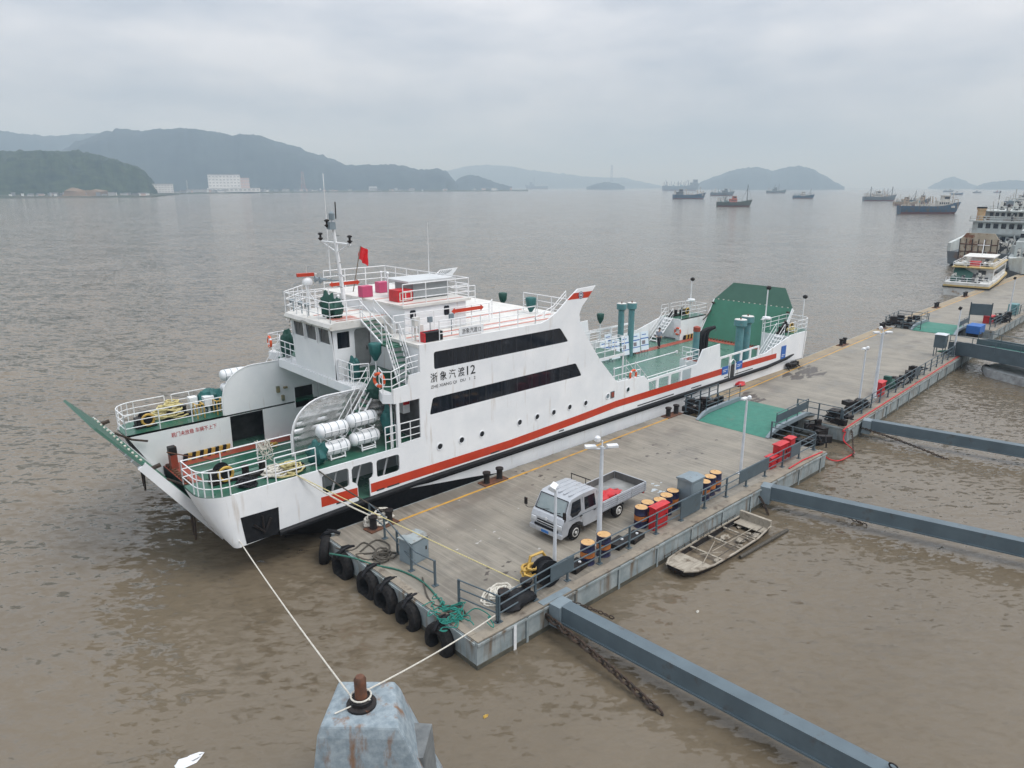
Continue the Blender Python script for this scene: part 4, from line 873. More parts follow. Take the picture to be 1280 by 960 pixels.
# light masts at the stern stations
for u, v, z, h, lab in ((42.0, 20.45, 3.68, 3.3, None), (38.9, 11.6, 3.2, 4.2, None), (44.35, 11.2, 1.2, 5.0, 'white light post leaning up from the stern corner')):
    mb = MB(); mb.tube([(u, v, z), (u, v, z + h)], .045, 6); lm = fp('light_mast', mb, M_rail, lab)
    mb = MB(); mb.blob((u + .1, v, z + h + .1), .2, .2, .17, 1, .05); part('mast_lamp', mb, M_iron, lm, smooth=True)
    if v > 11.3: mb = MB(); mb.lathe([(.3, 0), (.34, .1), (.3, .2)], (u - .1, v - .15, z + h * .45), n=12); mb.box(u - .9, u - .1, v - .2, v - .1, z + h * .45 + .05, z + h * .45 + .12); part('radar_scanner', mb, M_wplain, lm)
# inside struts behind the open bulwark at the bow platform
mb = MB()
for u in (.9, 2.1, 3.5): mb.tube([(u, YN + .6, 1.8), (u + .55, YN + .6, 3.55)], .05, 5); mb.tube([(u + .1, YN + 1.2, 1.8), (u + .1, YN + 1.2, 3.58)], .06, 5)
fp('platform_strut', mb, M_rail)
mb = MB(); mb.tube([(4.75, 11.2, 1.8), (4.75, 11.2, 3.58)], .07, 6); mb.tube([(4.5, 11.6, 3.7), (4.5, 11.6, 5.7)], .06, 6); fp('fire_main', mb, M_redp)
mb = MB(); mb.tube([(4.2, YN + .1, 3.66), (4.2, YN + .1, 5.8)], .05, 6); mb.tube([(4.0, YN + .25, 3.66), (4.0, YN + .25, 5.8)], .05, 6); fp('deck_pillar', mb, M_rail)
mb = MB(); mb.box(5.0, 5.38, 11.2, 11.6, 4.9, 5.5); hb = fp('hose_box', mb, M_wplain)
mb = MB(); mb.box(5.02, 5.36, 11.19, 11.3, 5.3, 5.56); part('hose_lid', mb, M_redp, hb)
# ================================================================ pontoons
def deck_mat():
    mt = pm('deck_concrete', (0.245, 0.222, 0.182), (0.165, 0.152, 0.127), 0.7, 0.62, bump=0.0, c3=(0.105, 0.09, 0.078), s3=0.34, lo3=0.60, hi3=0.74, detail=8)
    t, b = nodes(mt); N = t.nodes.new; L = t.links.new
    tcn = [n for n in t.nodes if n.type == 'TEX_COORD'][0]
    old = b.inputs['Base Color'].links[0].from_socket
    def layer(st, sc, lo, hi, colr, fac, src, det=5):
        mpn = N('ShaderNodeMapping'); mpn.inputs['Scale'].default_value = st; L(tcn.outputs['Object'], mpn.inputs[0])
        n = N('ShaderNodeTexNoise'); n.inputs['Scale'].default_value = sc; n.inputs['Detail'].default_value = det; n.inputs['Roughness'].default_value = .65; L(mpn.outputs[0], n.inputs['Vector'])
        r = N('ShaderNodeMapRange'); r.inputs[1].default_value = lo; r.inputs[2].default_value = hi; r.inputs[3].default_value = 0; r.inputs[4].default_value = fac; L(n.outputs[0], r.inputs[0])
        m_ = N('ShaderNodeMix'); m_.data_type = 'RGBA'; L(r.outputs[0], m_.inputs[0]); L(src, m_.inputs[6]); m_.inputs[7].default_value = (*colr, 1); return m_.outputs[2], r.outputs[0]
    c_, _ = layer((9, .16, 1), 1.0, .46, .62, (0.31, 0.28, 0.235), .55, old, 4)       # brushed board marks across the deck
    c_, _ = layer((3.2, .35, 1), 1.0, .54, .68, (0.115, 0.10, 0.082), .62, c_, 6)
    c_, _ = layer((1, 1, 1), 6.0, .60, .70, (0.34, 0.31, 0.28), .55, c_, 6)
    c_, w = layer((1, 1.6, 1), 0.22, .50, .62, (0.135, 0.122, 0.100), .7, c_, 7)       # damp areas
    # joints between the boards
    sx = N('ShaderNodeSeparateXYZ'); L(tcn.outputs['Object'], sx.inputs[0])
    d = N('ShaderNodeMath'); d.operation = 'DIVIDE'; d.inputs[1].default_value = 0.62; L(sx.outputs[0], d.inputs[0])
    f = N('ShaderNodeMath'); f.operation = 'FRACT'; L(d.outputs[0], f.inputs[0])
    g = N('ShaderNodeMath'); g.operation = 'LESS_THAN'; g.inputs[1].default_value = 0.055; L(f.outputs[0], g.inputs[0])
    k = N('ShaderNodeMath'); k.operation = 'MULTIPLY'; k.inputs[1].default_value = .12; L(g.outputs[0], k.inputs[0])
    m_ = N('ShaderNodeMix'); m_.data_type = 'RGBA'; L(k.outputs[0], m_.inputs[0]); L(c_, m_.inputs[6]); m_.inputs[7].default_value = (0.36, 0.34, 0.31, 1)
    L(m_.outputs[2], b.inputs['Base Color'])
    rr = N('ShaderNodeMapRange'); rr.inputs[3].default_value = .62; rr.inputs[4].default_value = .30; rr.inputs[2].default_value = .75; L(w, rr.inputs[0]); L(rr.outputs[0], b.inputs['Roughness'])
    return mt
M_deck = deck_mat()
M_edge = pm('coping', (0.27, 0.235, 0.185), (0.19, 0.165, 0.135), 1.6, 0.8, c3=(0.10, 0.08, 0.06), s3=2.2, lo3=.56, hi3=.7, bump=.3)
M_apron = pm('apron_tan', (0.31, 0.245, 0.155), (0.24, 0.19, 0.13), .7, .7, c3=(0.14, 0.115, 0.09), s3=.8)
def pontoon(loc, rz, Lp, Wp, label, apron=0.0):
    t = thing('pontoon', label, 'pontoon', loc, rz)
    ch = .45
    pl = [(0, .02), (Lp, .02), (Lp, Wp)] + [(ch * (1 - math.sin(R(90 * i / 5))), Wp - ch * (1 - math.cos(R(90 * i / 5)))) for i in range(6)]
    mb = MB(); mb.plate([pl], onZ(.985, -1), 2.4); part('hull', mb, M_conc, t, world=False)
    pl2 = [(.30, .42), (Lp - .1, .42), (Lp - .1, Wp - .08), (.5, Wp - .08), (.3, Wp - .4)]
    mb = MB(); mb.plate([pl2], onZ(1.0, -1), .01); part('deck', mb, M_deck, t, world=False)
    mb = MB(); mb.box(.02, Lp - .02, .0, .40, .99, 1.035); mb.box(.02, .31, .42, Wp - .5, .99, 1.03); part('coping', mb, M_edge, t, world=False)
    mb = MB()
    for x in [2.2 + 2.45 * i for i in range(int((Lp - 2.2) / 2.45) + 1)]: mb.box(x - .05, x + .05, -.035, .0, -.3, .96)
    mb.box(.0, Lp, -.05, .0, .88, .96); mb.box(-.05, 0, .1, Wp - .6, .86, .95); part('rubbing_rib', mb, M_conc, t, world=False)
    mb = MB(); mb.box(-.012, Lp, -.012, Wp + .012, -.5, .16); part('waterline_stain', mb, pm('weed_stain', (0.05, 0.048, 0.036), (0.09, 0.085, 0.065), 2, .8), t, world=False)
    if apron: mb = MB(); mb.box(.3, Lp - .1, Wp - apron, Wp - .09, 1.002, 1.006); part('apron', mb, M_apron, t, world=False)
    return t
P1 = pontoon((0, 0, 0), 0, 24.9, 10.0, 'nearest concrete pontoon with the silver truck and oil drums on it')
A2 = R(3.2); P2 = pontoon((29.7, .85, 0), A2, 36.2, 9.55, 'second concrete pontoon past the green link ramp, with white lamp posts', .9)
A3 = R(2.2); P3 = pontoon((70.6, 3.6, 0), A3, 60, 9.2, 'farthest concrete pontoon, beneath the moored passenger boat', .9)
def p2(a, b, z=0): c_, s_ = math.cos(A2), math.sin(A2); return Vector((29.7 + a * c_ - b * s_, .85 + a * s_ + b * c_, z))
def p3(a, b, z=0): c_, s_ = math.cos(A3), math.sin(A3); return Vector((70.6 + a * c_ - b * s_, 3.6 + a * s_ + b * c_, z))
mb = MB(); mb.plate([[(2.95, 8.82), (13.4, 9.06), (24.8, 9.3), (24.8, 9.42), (13.4, 9.19), (3.0, 8.95)]], onZ(1.004, 1), .003); part('yellow_line', mb, M_yline, P1)
mb = MB(); mb.box(1, 35.8, 8.35, 8.47, 1.008, 1.011); part('yellow_line', mb, M_yline, P2, world=False)
mb = MB(); mb.box(1, 58, 8.0, 8.12, 1.008, 1.011); part('yellow_line', mb, M_yline, P3, world=False)
mb = MB(); mb.plate([[(3.0, .3), (4.45, .3), (4.45, .02), (3.0, .02)]], onZ(1.037, 1), .02); part('pad_plate', mb, M_grey, P1)
mb = MB(); mb.box(1.55, 1.67, -.052, -.02, -.2, .95); part('draught_mark', mb, M_wplain, P1)
# ---------------------------------------------------------------- deck railings with posts and boards
def deck_rail(name, label, pts, posts, boards=(), h=1.0, n=3, group=None, mat_=None, r=.028, feet=True):
    mat_ = mat_ or M_greyd; b0 = Vector(pts[0]); t = thing(name, label, 'railing', b0, 0, group)
    pts = [Vector(p) for p in pts]; L = sum((pts[i + 1] - pts[i]).length for i in range(len(pts) - 1))
    def pos(s):
        for i in range(len(pts) - 1):
            l = (pts[i + 1] - pts[i]).length
            if s <= l + 1e-6: return pts[i].lerp(pts[i + 1], s / l)
            s -= l
        return pts[-1]
    for k in range(n):
        mb = MB(); mb.tube([p + VZ * (h * (k + 1) / n) for p in pts], r, 6); part('bar', mb, mat_, t)
    for i in range(posts):
        p = pos(L * i / (posts - 1)); mb = MB(); mb.box(p.x - .035, p.x + .035, p.y - .035, p.y + .035, p.z, p.z + h + .02)
        if feet: mb.box(p.x - .11, p.x + .11, p.y - .09, p.y + .09, p.z, p.z + .025)
        part('post', mb, mat_, t)
    for s0, s1, z0, z1 in boards:
        a, b = pos(s0), pos(s1); d = (b - a).normalized(); q = Vector((d.y, -d.x, 0)) * .045
        mb = MB(); mb.add([a + q + VZ * z0, b + q + VZ * z0, b + q + VZ * z1, a + q + VZ * z1, a + q * .4 + VZ * z0, b + q * .4 + VZ * z0, b + q * .4 + VZ * z1, a + q * .4 + VZ * z1], [(0, 1, 2, 3), (4, 7, 6, 5), (0, 4, 5, 1), (1, 5, 6, 2), (2, 6, 7, 3), (3, 7, 4, 0)])
        part('board', mb, M_greyd, t)
    return t
deck_rail('guard_railing', 'long grey railing with grey boards along the drum side of the near pontoon', [(1.25, .36, 1.035), (3.3, .5, 1.03), (4.6, .62, 1.0), (24.7, .62, 1.0)], 14,
          [(2.6, 3.9, .38, .94), (10.7, 12.2, .1, .94), (15.5, 18.3, .35, .95), (20.6, 21.6, .3, .95)], .95)
deck_rail('guard_railing', 'short grey railing beside the hatch box at the near pontoon end', [(1.89, 9.4, 1), (1.75, 8.2, 1), (.93, 4.66, 1), (1.06, 3.64, 1)], 5, (), 1.0, 2)
deck_rail('guard_railing', 'short grey railing by the coiled white rope at the pontoon corner', [(.9, 2.05, 1), (1.2, .40, 1.035)], 2, (), 1.0, 3)
deck_rail('guard_railing', 'grey railing with red hose beneath it on the second pontoon', [p2(.3, .5, 1), p2(13, .5, 1), p2(27.3, .5, 1)], 17, [(14.2, 15.5, .3, .9), (24.5, 25.3, .2, .95)], .95)
deck_rail('guard_railing', 'open grey railing at the end of the second pontoon facing the gap', [p2(.3, .6, 1), p2(.3, 3.3, 1)], 3, (), 1.1, 3)
deck_rail('guard_railing', 'grey railing across the gap end of the near pontoon by the red boxes', [(24.75, .7, 1.0), (24.75, 3.2, 1.0)], 3, (), 1.0, 3)
deck_rail('guard_railing', 'dark railing around the mooring gap beside the ferry', [(25.2, 8.3, 1), (25.4, 9.6, 1), (29.6, 9.7, 1)], 6, (), 1.0, 3)
deck_rail('guard_railing', 'railing beside the far gangway landing on the third pontoon', [p3(.3, .5, 1), p3(7.5, .5, 1), p3(30, .5, 1)], 14, (), 1.0, 3)
deck_rail('guard_railing', 'railing round the far mooring gap beside the second green link ramp', [p2(36.1, 5.9, 1), p2(36.1, 9.3, 1), p3(.2, 9.0, 1), p3(.2, 6.1, 1)], 8, (), 1.0, 3)
# ---------------------------------------------------------------- link ramps
def link(loc, rz, Lk, Wk, label):
    t = thing('link_ramp', label, 'ramp', loc, rz)
    prof = [(-.9, 1.012), (-.2, 1.16), (.4, 1.24), (Lk - .4, 1.24), (Lk + .2, 1.16), (Lk + .9, 1.012)]
    mb = MB(); mb.loft([[(x, 0, z), (x, Wk, z), (x, Wk, z - .1), (x, 0, z - .1)] for x, z in prof], closed=True, caps=True); part('carpet', mb, M_greenp, t, world=False)
    for y, nm in ((-.22, 0), (Wk + .02, 1)):
        mb = MB(); mb.loft([[(x, y, z + .0), (x, y + .2, z + .0), (x, y + .2, z + h_), (x, y, z + h_)] for (x, z), h_ in zip(prof[:-1] + prof[-1:], (.05, .22, .25, .25, .22, .05))], closed=True, caps=True); part('kerb', mb, M_grey, t, world=False)
        r_ = railing([(.1, y + .1, 1.45), (Lk - .1, y + .1, 1.45)], .85, 3, 1.6); part('railing', r_, M_greyd, t, world=False)
        if nm == 0: mb = MB(); mb.box(.1, Lk - .1, y + .06, y + .08, 1.72, 2.2); part('board', mb, M_greyd, t, world=False)
    mb = MB(); mb.box(.1, Lk - .1, .3, Wk - .3, .55, 1.12); part('girder', mb, M_black, t, world=False)
    return t
link((25.4, 3.45, 0), R(1.5), 4.4, 4.35, 'green carpeted link ramp bridging the two nearer pontoons')
link(tuple(p2(36.6, 2.9, .02)), R(2.7), 4.2, 3.6, 'green link ramp farther along, next to the blue covered box')
# machinery under the gaps
rnd = random.Random(11)
def clutter(name, label, c, sx, sy, sz, n, cat, mats=None, seed=1):
    r_ = random.Random(seed); t = thing(name, label, cat, c)
    m1, m2 = MB(), MB()
    for i in range(n):
        x, y, z = r_.uniform(-sx, sx), r_.uniform(-sy, sy), r_.uniform(0, sz * .5); a, b, h = r_.uniform(.1, .35), r_.uniform(.1, .35), r_.uniform(.15, sz * .5)
        m1.box(x - a, x + a, y - b, y + b, z, z + h, Matrix.Rotation(r_.uniform(0, 1.5), 3, 'Z'))
        m2.tube([(x, y, z + h), (x + r_.uniform(-.6, .6), y + r_.uniform(-.6, .6), z + h * .5), (x + r_.uniform(-.9, .9), y + r_.uniform(-.5, .5), .05)], .04, 5)
    part('machinery', m1, mats or M_iron, t, world=False); part('hose', m2, M_black, t, world=False); return t
clutter('mooring_gear', 'dark mooring gear filling the gap beside the ferry hull', (27.4, 9.1, .75), 1.7, .8, 1.0, 14, 'mooring gear', None, 3)
clutter('mooring_gear', 'black hoses and gear in the gap right of the green ramp', (27.4, 1.9, .55), 1.6, .9, .9, 14, 'mooring gear', None, 4)
clutter('mooring_gear', 'black winch and hoses at the corner of the second pontoon', tuple(p2(.9, 1.0, 1.0)), .6, .5, .8, 9, 'mooring gear', None, 5)
clutter('mooring_gear', 'black pump gear along the railing behind the second lamp post', tuple(p2(4.5, 1.1, 1.0)), 1.3, .3, .8, 9, 'mooring gear', None, 6)
clutter('mooring_gear', 'dark machinery along the railing beyond the green covered heap', tuple(p2(14.5, 1.1, 1.0)), 3.2, .3, .95, 18, 'mooring gear', None, 7)
clutter('mooring_gear', 'dark mooring gear caged in the far gap by the water', tuple(p2(38, 8.2, .9)), 1.8, 1.0, 1.3, 16, 'mooring gear', None, 8)
clutter('mooring_gear', 'heap of dark gear and cables near the far gangway landing', tuple(p3(6, .9, 1.0)), 2.6, .5, 1.3, 14, 'mooring gear', None, 9)
clutter('mooring_gear', 'black mooring gear at the foot of the ferry light post', tuple(p2(12.4, 9.0, 1.0)), .9, .4, .6, 8, 'mooring gear', None, 10)
# ---------------------------------------------------------------- bollards
def make_bollard(loc, label, group=None, rz=0):
    t = thing('bollard', label, 'bollard', loc, rz, group)
    mb = MB(); mb.box(-.75, .75, -.3, .3, 0, .05); part('base_plate', mb, M_rustm, t, world=False)
    for x in (-.42, .42):
        mb = MB(); mb.lathe([(.17, .05), (.15, .1), (.15, .48), (.2, .52), (.2, .60), (.12, .63)], (x, 0, 0), n=14); part('post', mb, M_iron, t, world=False, smooth=True)
    return t
BL = make_bollard((8.85, 9.35, 1.005), 'black twin bollard on a rusty plate across the yellow line from the truck')
for loc, lab, rz in (((2.2, 9.0, 1.005), 'black twin bollard wound with mooring ropes at the pontoon end', .1), ((24.1, 9.55, 1.005), 'black twin bollard on a rusty plate just before the green ramp', 0),
                     (tuple(p2(23.8, 9.0, 1.01)), 'second black twin bollard on the far tan edge strip', A2), (tuple(p2(34.6, 9.0, 1.01)), 'black twin bollard beside the far gap in the pontoons', A2),
                     (tuple(p3(12.0, 8.5, 1.01)), 'black twin bollard on the farthest pontoon edge, nearer of two', A3), (tuple(p3(24.5, 8.5, 1.01)), 'black twin bollard under the stern of the passenger boat', A3)):
    dup(BL, loc, rz, lab)
# ---------------------------------------------------------------- big tyre fenders at the near pontoon end
def tyre_fender(y, z, lab, rx=0.0, big=1.0, u=-.2):
    t = thing('tyre_fender', lab, 'tyre', (u, y, z - .62 * big), rx)
    mb = MB(); mb.lathe([(.34 * big, -.19), (.5 * big, -.2), (.6 * big, -.15), (.63 * big, 0), (.6 * big, .15), (.5 * big, .2), (.34 * big, .19), (.30 * big, .1), (.30 * big, -.1), (.34 * big, -.19)], (0, 0, .62 * big), axis=(-1, 0, .1), n=22)
    mb.f = [f for f in mb.f if len(f) == 4]; mb.m = mb.m[:len(mb.f)]
    part('tyre', mb, M_tyre, t, world=False, smooth=True)
    mb = MB(); mb.tube([(-.2, 0, 1.1 * big), (0, .0, 1.32 * big), (.35, .03, 1.36 * big), (.6, .08, 1.25 * big)], .07, 6); mb.tube([(-.1, .12, 1.1 * big), (.1, .1, 1.4 * big), (.45, .2, 1.3 * big)], .05, 5); part('lashing', mb, M_black, t, world=False)
    return t
tyre_fender(9.75, .42, 'large black tyre fender round the pontoon corner nearest the ferry', R(-40), 1.08, -.05)
tyre_fender(8.15, .36, 'black tyre fender hung second from the ferry side corner')
tyre_fender(6.25, .34, 'black tyre fender in the middle of the pontoon end, half worn')
tyre_fender(5.05, .30, 'black tyre fender hung fourth from the ferry side corner', 0)
tyre_fender(3.6, .28, 'black tyre fender hung fifth, with a hole showing white')
tyre_fender(1.75, .25, 'black tyre fender under the green net at the pontoon end', 0, 1.08)
# ---------------------------------------------------------------- booms that hold the pontoons off the shore
def boom(a, dirv, L, label, rise=0.0):
    d = Vector((dirv[0], dirv[1], 0)).normalized(); t = thing('mooring_boom', label, 'boom', (a[0], a[1], 0), math.atan2(d.y, d.x))
    z0, z1 = .50, 1.12
    mb = MB(); mb.loft([[(x, -.24, z0 + s), (x, .24, z0 + s), (x, .24, z1 + s), (x, -.24, z1 + s)] for x, s in ((.35, 0), (L, L * rise))], closed=True, caps=True); part('beam', mb, M_beam, t, world=False)
    mb = MB(); mb.loft([[(x, y0, z0 + s - .03), (x, y0 + .06, z0 + s - .03), (x, y0 + .06, z0 + s + .03), (x, y0, z0 + s + .03)] for x, s, y0 in ((.35, 0, -.29), (L, L * rise, -.29))], closed=True, caps=True)
    mb.loft([[(x, y0, z0 + s - .03), (x, y0 + .06, z0 + s - .03), (x, y0 + .06, z0 + s + .03), (x, y0, z0 + s + .03)] for x, s, y0 in ((.35, 0, .24), (L, L * rise, .24))], closed=True, caps=True); part('flange', mb, M_beam, t, world=False)
    mb = MB(); mb.box(-.12, .36, -.34, .34, .25, 1.09); part('hinge_block', mb, M_grey, t, world=False)
    mb = MB(); mb.torus((L * .36 if L > 20 else 2.0, .05, 1.22), (0, 1, .3), .1, .022, 12, 5); mb.torus((1.3, .29, .85), (1, .2, .3), .12, .025, 12, 5); part('lifting_eye', mb, M_iron, t, world=False)
    return t
bd = lambda a, x, y: tuple(at(x, y, 1.12)[:][i] - a[i] for i in (0, 1))
B1 = boom((3.55, -.16), bd((3.55, -.16), 999, 904), 30, 'nearest grey box boom running out of the bottom of the view')
B2 = boom((18.15, .0), bd((18.15, .0), 1100, 636), 34, 'middle grey box boom starting beside the sampan stern')
B3 = boom(tuple(p2(2.35, -.2)[:2]), bd(p2(2.35, -.2), 1275, 556), 36, 'far grey box boom leaving the second pontoon')
def chain(pts, label, link_=.13, base=None):
    pts = [Vector(p) for p in pts]; mb = MB(); dense = []
    for i in range(len(pts) - 1):
        L = (pts[i + 1] - pts[i]).length; k = max(1, int(L / (link_ * 1.15)))
        dense += [pts[i].lerp(pts[i + 1], j / k) for j in range(k)]
    for i, p in enumerate(dense[:-1]):
        d = (dense[i + 1] - p).normalized(); s_ = d.cross(VZ).normalized(); w = s_ if i % 2 else d.cross(s_)
        mb.tube([p + d * (link_ * math.cos(2 * math.pi * k / 8)) + w * (link_ * .55 * math.sin(2 * math.pi * k / 8)) for k in range(8)], link_ * .24, 5, closed=True)
    return single('anchor_chain', mb, M_chain, label, 'chain', tuple(dense[0]), smooth=True)
def sag(a, b, s, n=10): a, b = Vector(a), Vector(b); return [a.lerp(b, i / n) - VZ * s * 4 * (i / n) * (1 - i / n) for i in range(n + 1)]
chain(sag((3.1, -.15, .6), at(840, 905, -.05), -.10), 'long rusty chain running from the near boom into the water', .19)
chain(sag((4.1, -.1, .8), at(778, 778, 0), -.06), 'short rusty chain on the right of the near boom foot', .1)
chain(sag(at(1030, 634, .25), at(1094, 662, -.05), -.03), 'rusty chain hanging under the middle boom', .11)
chain(sag((17.6, -.1, .6), at(962, 648, -.1), -.08), 'short dark chain dropping beside the sampan stern', .1)
chain(sag(p2(2.0, -.15, .6), at(1190, 577, -.05), -.08), 'dark chain slanting under the far boom', .1)
chain(sag(p2(.5, -.06, .75), at(1067, 574, -.05), -.06), 'short dark chain at the corner of the second pontoon', .09)
# ---------------------------------------------------------------- lamp posts
def lamp_post(loc, h, label, style, r=.06):
    t = thing('lamp_post', label, 'lamp post', loc)
    mb = MB(); mb.tube([(0, 0, 0), (0, 0, h)], [r * 1.35, r * .8], 10); part('pole', mb, M_pole, t, world=False, smooth=True)
    mb = MB(); mb.box(-.16, .16, -.16, .16, 0, .04); part('base_plate', mb, M_pole, t, world=False)
    if style == 'box':
        mb = MB(); mb.box(-.17, .17, -.12, .12, -.1, .1, Matrix.Rotation(.5, 3, 'X') @ Matrix.Rotation(.4, 3, 'Z')); o = part('lamp_head', mb, M_wplain, t, world=False, bevel=.02); o.location = (-.02, .1, h + .08)
    elif style == 'arms':
        mb = MB(); mb.tube([(-.5, .35, h - .05), (0, 0, h - .1), (.45, -.3, h - .05)], .035, 6); part('arm', mb, M_pole, t, world=False)
        for s_ in (-1, 1):
            mb = MB(); mb.box(-.22, .22, -.12, .12, -.05, .06, Matrix.Rotation(-.6, 3, 'Z')); o = part('lamp_head', mb, M_wplain, t, world=False, bevel=.02); o.location = (-.35 * s_ - .05, .26 * s_, h + .02)
        mb = MB(); mb.tube([(0, 0, h - .1), (0, 0, h + .25)], .03, 6); mb.lathe([(.06, 0), (.12, .04), (.12, .18), (.05, .24)], (-.15, .12, h + .2), n=10); part('camera', mb, M_wplain, t, world=False)
    elif style == 'ball':
        mb = MB(); mb.box(-.2, .2, -.1, .1, -.03, .06); o = part('lamp_head', mb, M_wplain, t, world=False); o.location = (-.1, .08, h + .05)
        mb = MB(); mb.lathe([(.05, -.1), (.1, 0), (.1, .1), (.04, .15)], (.12, -.05, h + .06), n=10); part('camera', mb, M_wplain, t, world=False)
    else:
        mb = MB(); mb.box(-.11, .11, -.11, .11, -.12, .14, Matrix.Rotation(.4, 3, 'X')); o = part('lamp_head', mb, M_iron, t, world=False, bevel=.02); o.location = (0, .06, h + .1)
    return t
lamp_post((5.05, 1.48, 1.0), 3.28, 'white lamp post with a single boxy head in front of the truck', 'box')
lamp_post((7.75, 1.6, 1.0), 4.25, 'thick white lamp post with wide arms beside the truck and drums', 'arms', .085)
lamp_post((18.7, 1.62, 1.0), 3.9, 'white lamp post at the end of the drum row', 'ball')
lamp_post((34.95, 2.4, 1.0), 3.8, 'thin white lamp post nearest the gap on the second pontoon', 'ball', .055)
lamp_post((37.6, 2.45, 1.0), 4.55, 'thick white lamp post with wide arms on the second pontoon', 'arms', .10)
lamp_post((55.5, 2.85, 1.0), 4.0, 'white lamp post with a black head by the far gangway', 'dark')
lamp_post(tuple(p3(10.5, .9, 1.0)), 4.2, 'white lamp post near the right edge of the view', 'dark')
# ---------------------------------------------------------------- drums
def drum(loc, label, band=True, top=None):
    t = thing('oil_drum', label, 'drum', loc)
    prof = [(.285, 0), (.295, .02), (.28, .04), (.28, .27), (.292, .285), (.292, .305), (.28, .32), (.28, .56), (.292, .575), (.292, .595), (.28, .61), (.28, .85), (.295, .87), (.295, .885), (.27, .886)]
    mb = MB(); mb.lathe(prof, n=20)
    part('shell', mb, M_navy, t, world=False, smooth=True)
    mb = MB(); mb.lathe([(.268, 0), (.268, .008)], (0, 0, .882), n=20); mb.lathe([(.04, 0), (.04, .02)], (.14, .08, .89), n=8); part('lid', mb, top or M_dtop, t, world=False)
    if band:
        mb = MB(); mb.lathe([(.286, 0), (.286, .22)], (0, 0, .33), n=20); mb.f = mb.f[:20]; mb.m = mb.m[:20]; part('band', mb, M_oran, t, world=False, smooth=True)
    return t
D0 = drum((6.35, .98, 1.0), 'dark blue drum with orange lid just left of the thick lamp post')
dtab = [((7.3, .98, 1.0), 'dark blue drum with a white mark on its lid, right of the lamp post'), ((10.35, 1.5, 1.0), 'dark blue drum hidden behind the red cabinet, leftmost of the row'), ((10.95, 1.62, 1.0), 'dark blue drum directly behind the red cabinet'),
        ((11.55, 1.42, 1.0), 'dark blue drum just right of the red cabinet'), ((12.15, 1.5, 1.0), 'dark blue drum two places left of the grey cabinet'), ((12.78, 1.6, 1.0), 'dark blue drum touching the grey cabinet on its left'),
        ((14.7, 1.2, 1.0), 'dark blue drum with white patch just right of the grey cabinet'), ((15.4, 1.35, 1.0), 'dark blue drum in the middle of the right hand trio'), ((16.05, 1.45, 1.0), 'dark blue drum at the far right end of the drum row')]
for i, (loc, lab) in enumerate(dtab):
    d_ = dup(D0, loc, random.uniform(0, 6), lab)
# cabinets and boxes on the near pontoon
def cabinet(name, label, cat, loc, sx, sy, sz, mt, mroof=None, rz=0, legs=0.0, door=True, roof=.06):
    t = thing(name, label, cat, loc, rz)
    mb = MB(); mb.box(-sx / 2, sx / 2, -sy / 2, sy / 2, legs, legs + sz); part('body', mb, mt, t, world=False, bevel=.015)
    mb = MB(); mb.loft([[(x, -sy / 2 - .05, legs + sz + .002), (x, -sy / 2 - .05, legs + sz + roof * .5), (x, 0, legs + sz + roof), (x, sy / 2 + .05, legs + sz + roof * .5), (x, sy / 2 + .05, legs + sz + .002)] for x in (-sx / 2 - .05, sx / 2 + .05)], closed=True, caps=True); part('lid', mb, mroof or mt, t, world=False)
    if door:
        mb = MB(); mb.box(-sx * .44, sx * .44, -sy / 2 - .015, -sy / 2 + .001, legs + sz * .08, legs + sz * .92); d = part('door', mb, mt, t, world=False)
        mb = MB(); mb.box(sx * .3, sx * .36, -sy / 2 - .035, -sy / 2 - .015, legs + sz * .45, legs + sz * .6); part('handle', mb, M_iron, d, world=False)
    if legs:
        for a in (-1, 1):
            for b in (-1, 1): mb = MB(); mb.box(a * sx * .42 - .03, a * sx * .42 + .03, b * sy * .4 - .03, b * sy * .4 + .03, 0, legs); part('leg', mb, M_greyd, t, world=False)
    return t
cabinet('electric_cabinet', 'grey ridged electric cabinet standing between two groups of drums', 'cabinet', (13.6, 1.25, 1.0), .95, .75, 1.35, M_grey, roof=.14)
cabinet('fire_cabinet', 'red fire cabinet leaning on the railing in front of the drums', 'cabinet', (10.85, .95, 1.0), .95, .3, 1.0, M_redp)
cabinet('fire_cabinet', 'tall red fire cabinet near the gap end of the near pontoon', 'cabinet', (21.7, 1.1, 1.0), .95, .35, 1.0, M_redp)
cabinet('fire_cabinet', 'small red box on the deck left of the tall red cabinets', 'cabinet', (20.6, 1.0, 1.0), .6, .35, .6, M_redp)
cabinet('fire_cabinet', 'narrow red cabinet closest to the gap on the near pontoon', 'cabinet', (22.9, 1.2, 1.0), .55, .35, 1.0, M_redp)
cabinet('fire_cabinet', 'red cabinet beside the green heap on the second pontoon', 'cabinet', tuple(p2(8.9, 1.1, 1.0)), .9, .4, .95, M_redp, rz=A2)
cabinet('electric_cabinet', 'grey cabinet raised on legs behind the second pontoon railing', 'cabinet', tuple(p2(25.2, 1.5, 1.0)), 1.0, .8, 1.1, M_greyd, M_pole, A2, .75)
cabinet('hatch_box', 'grey steel hatch box with a concrete lid by the end railing', 'hatch', (1.62, 5.75, 1.0), .9, .7, .95, M_grey, M_conc, R(8))
mb = MB(); mb.box(6.1, 7.0, 3.0, 3.6, 0, .1)
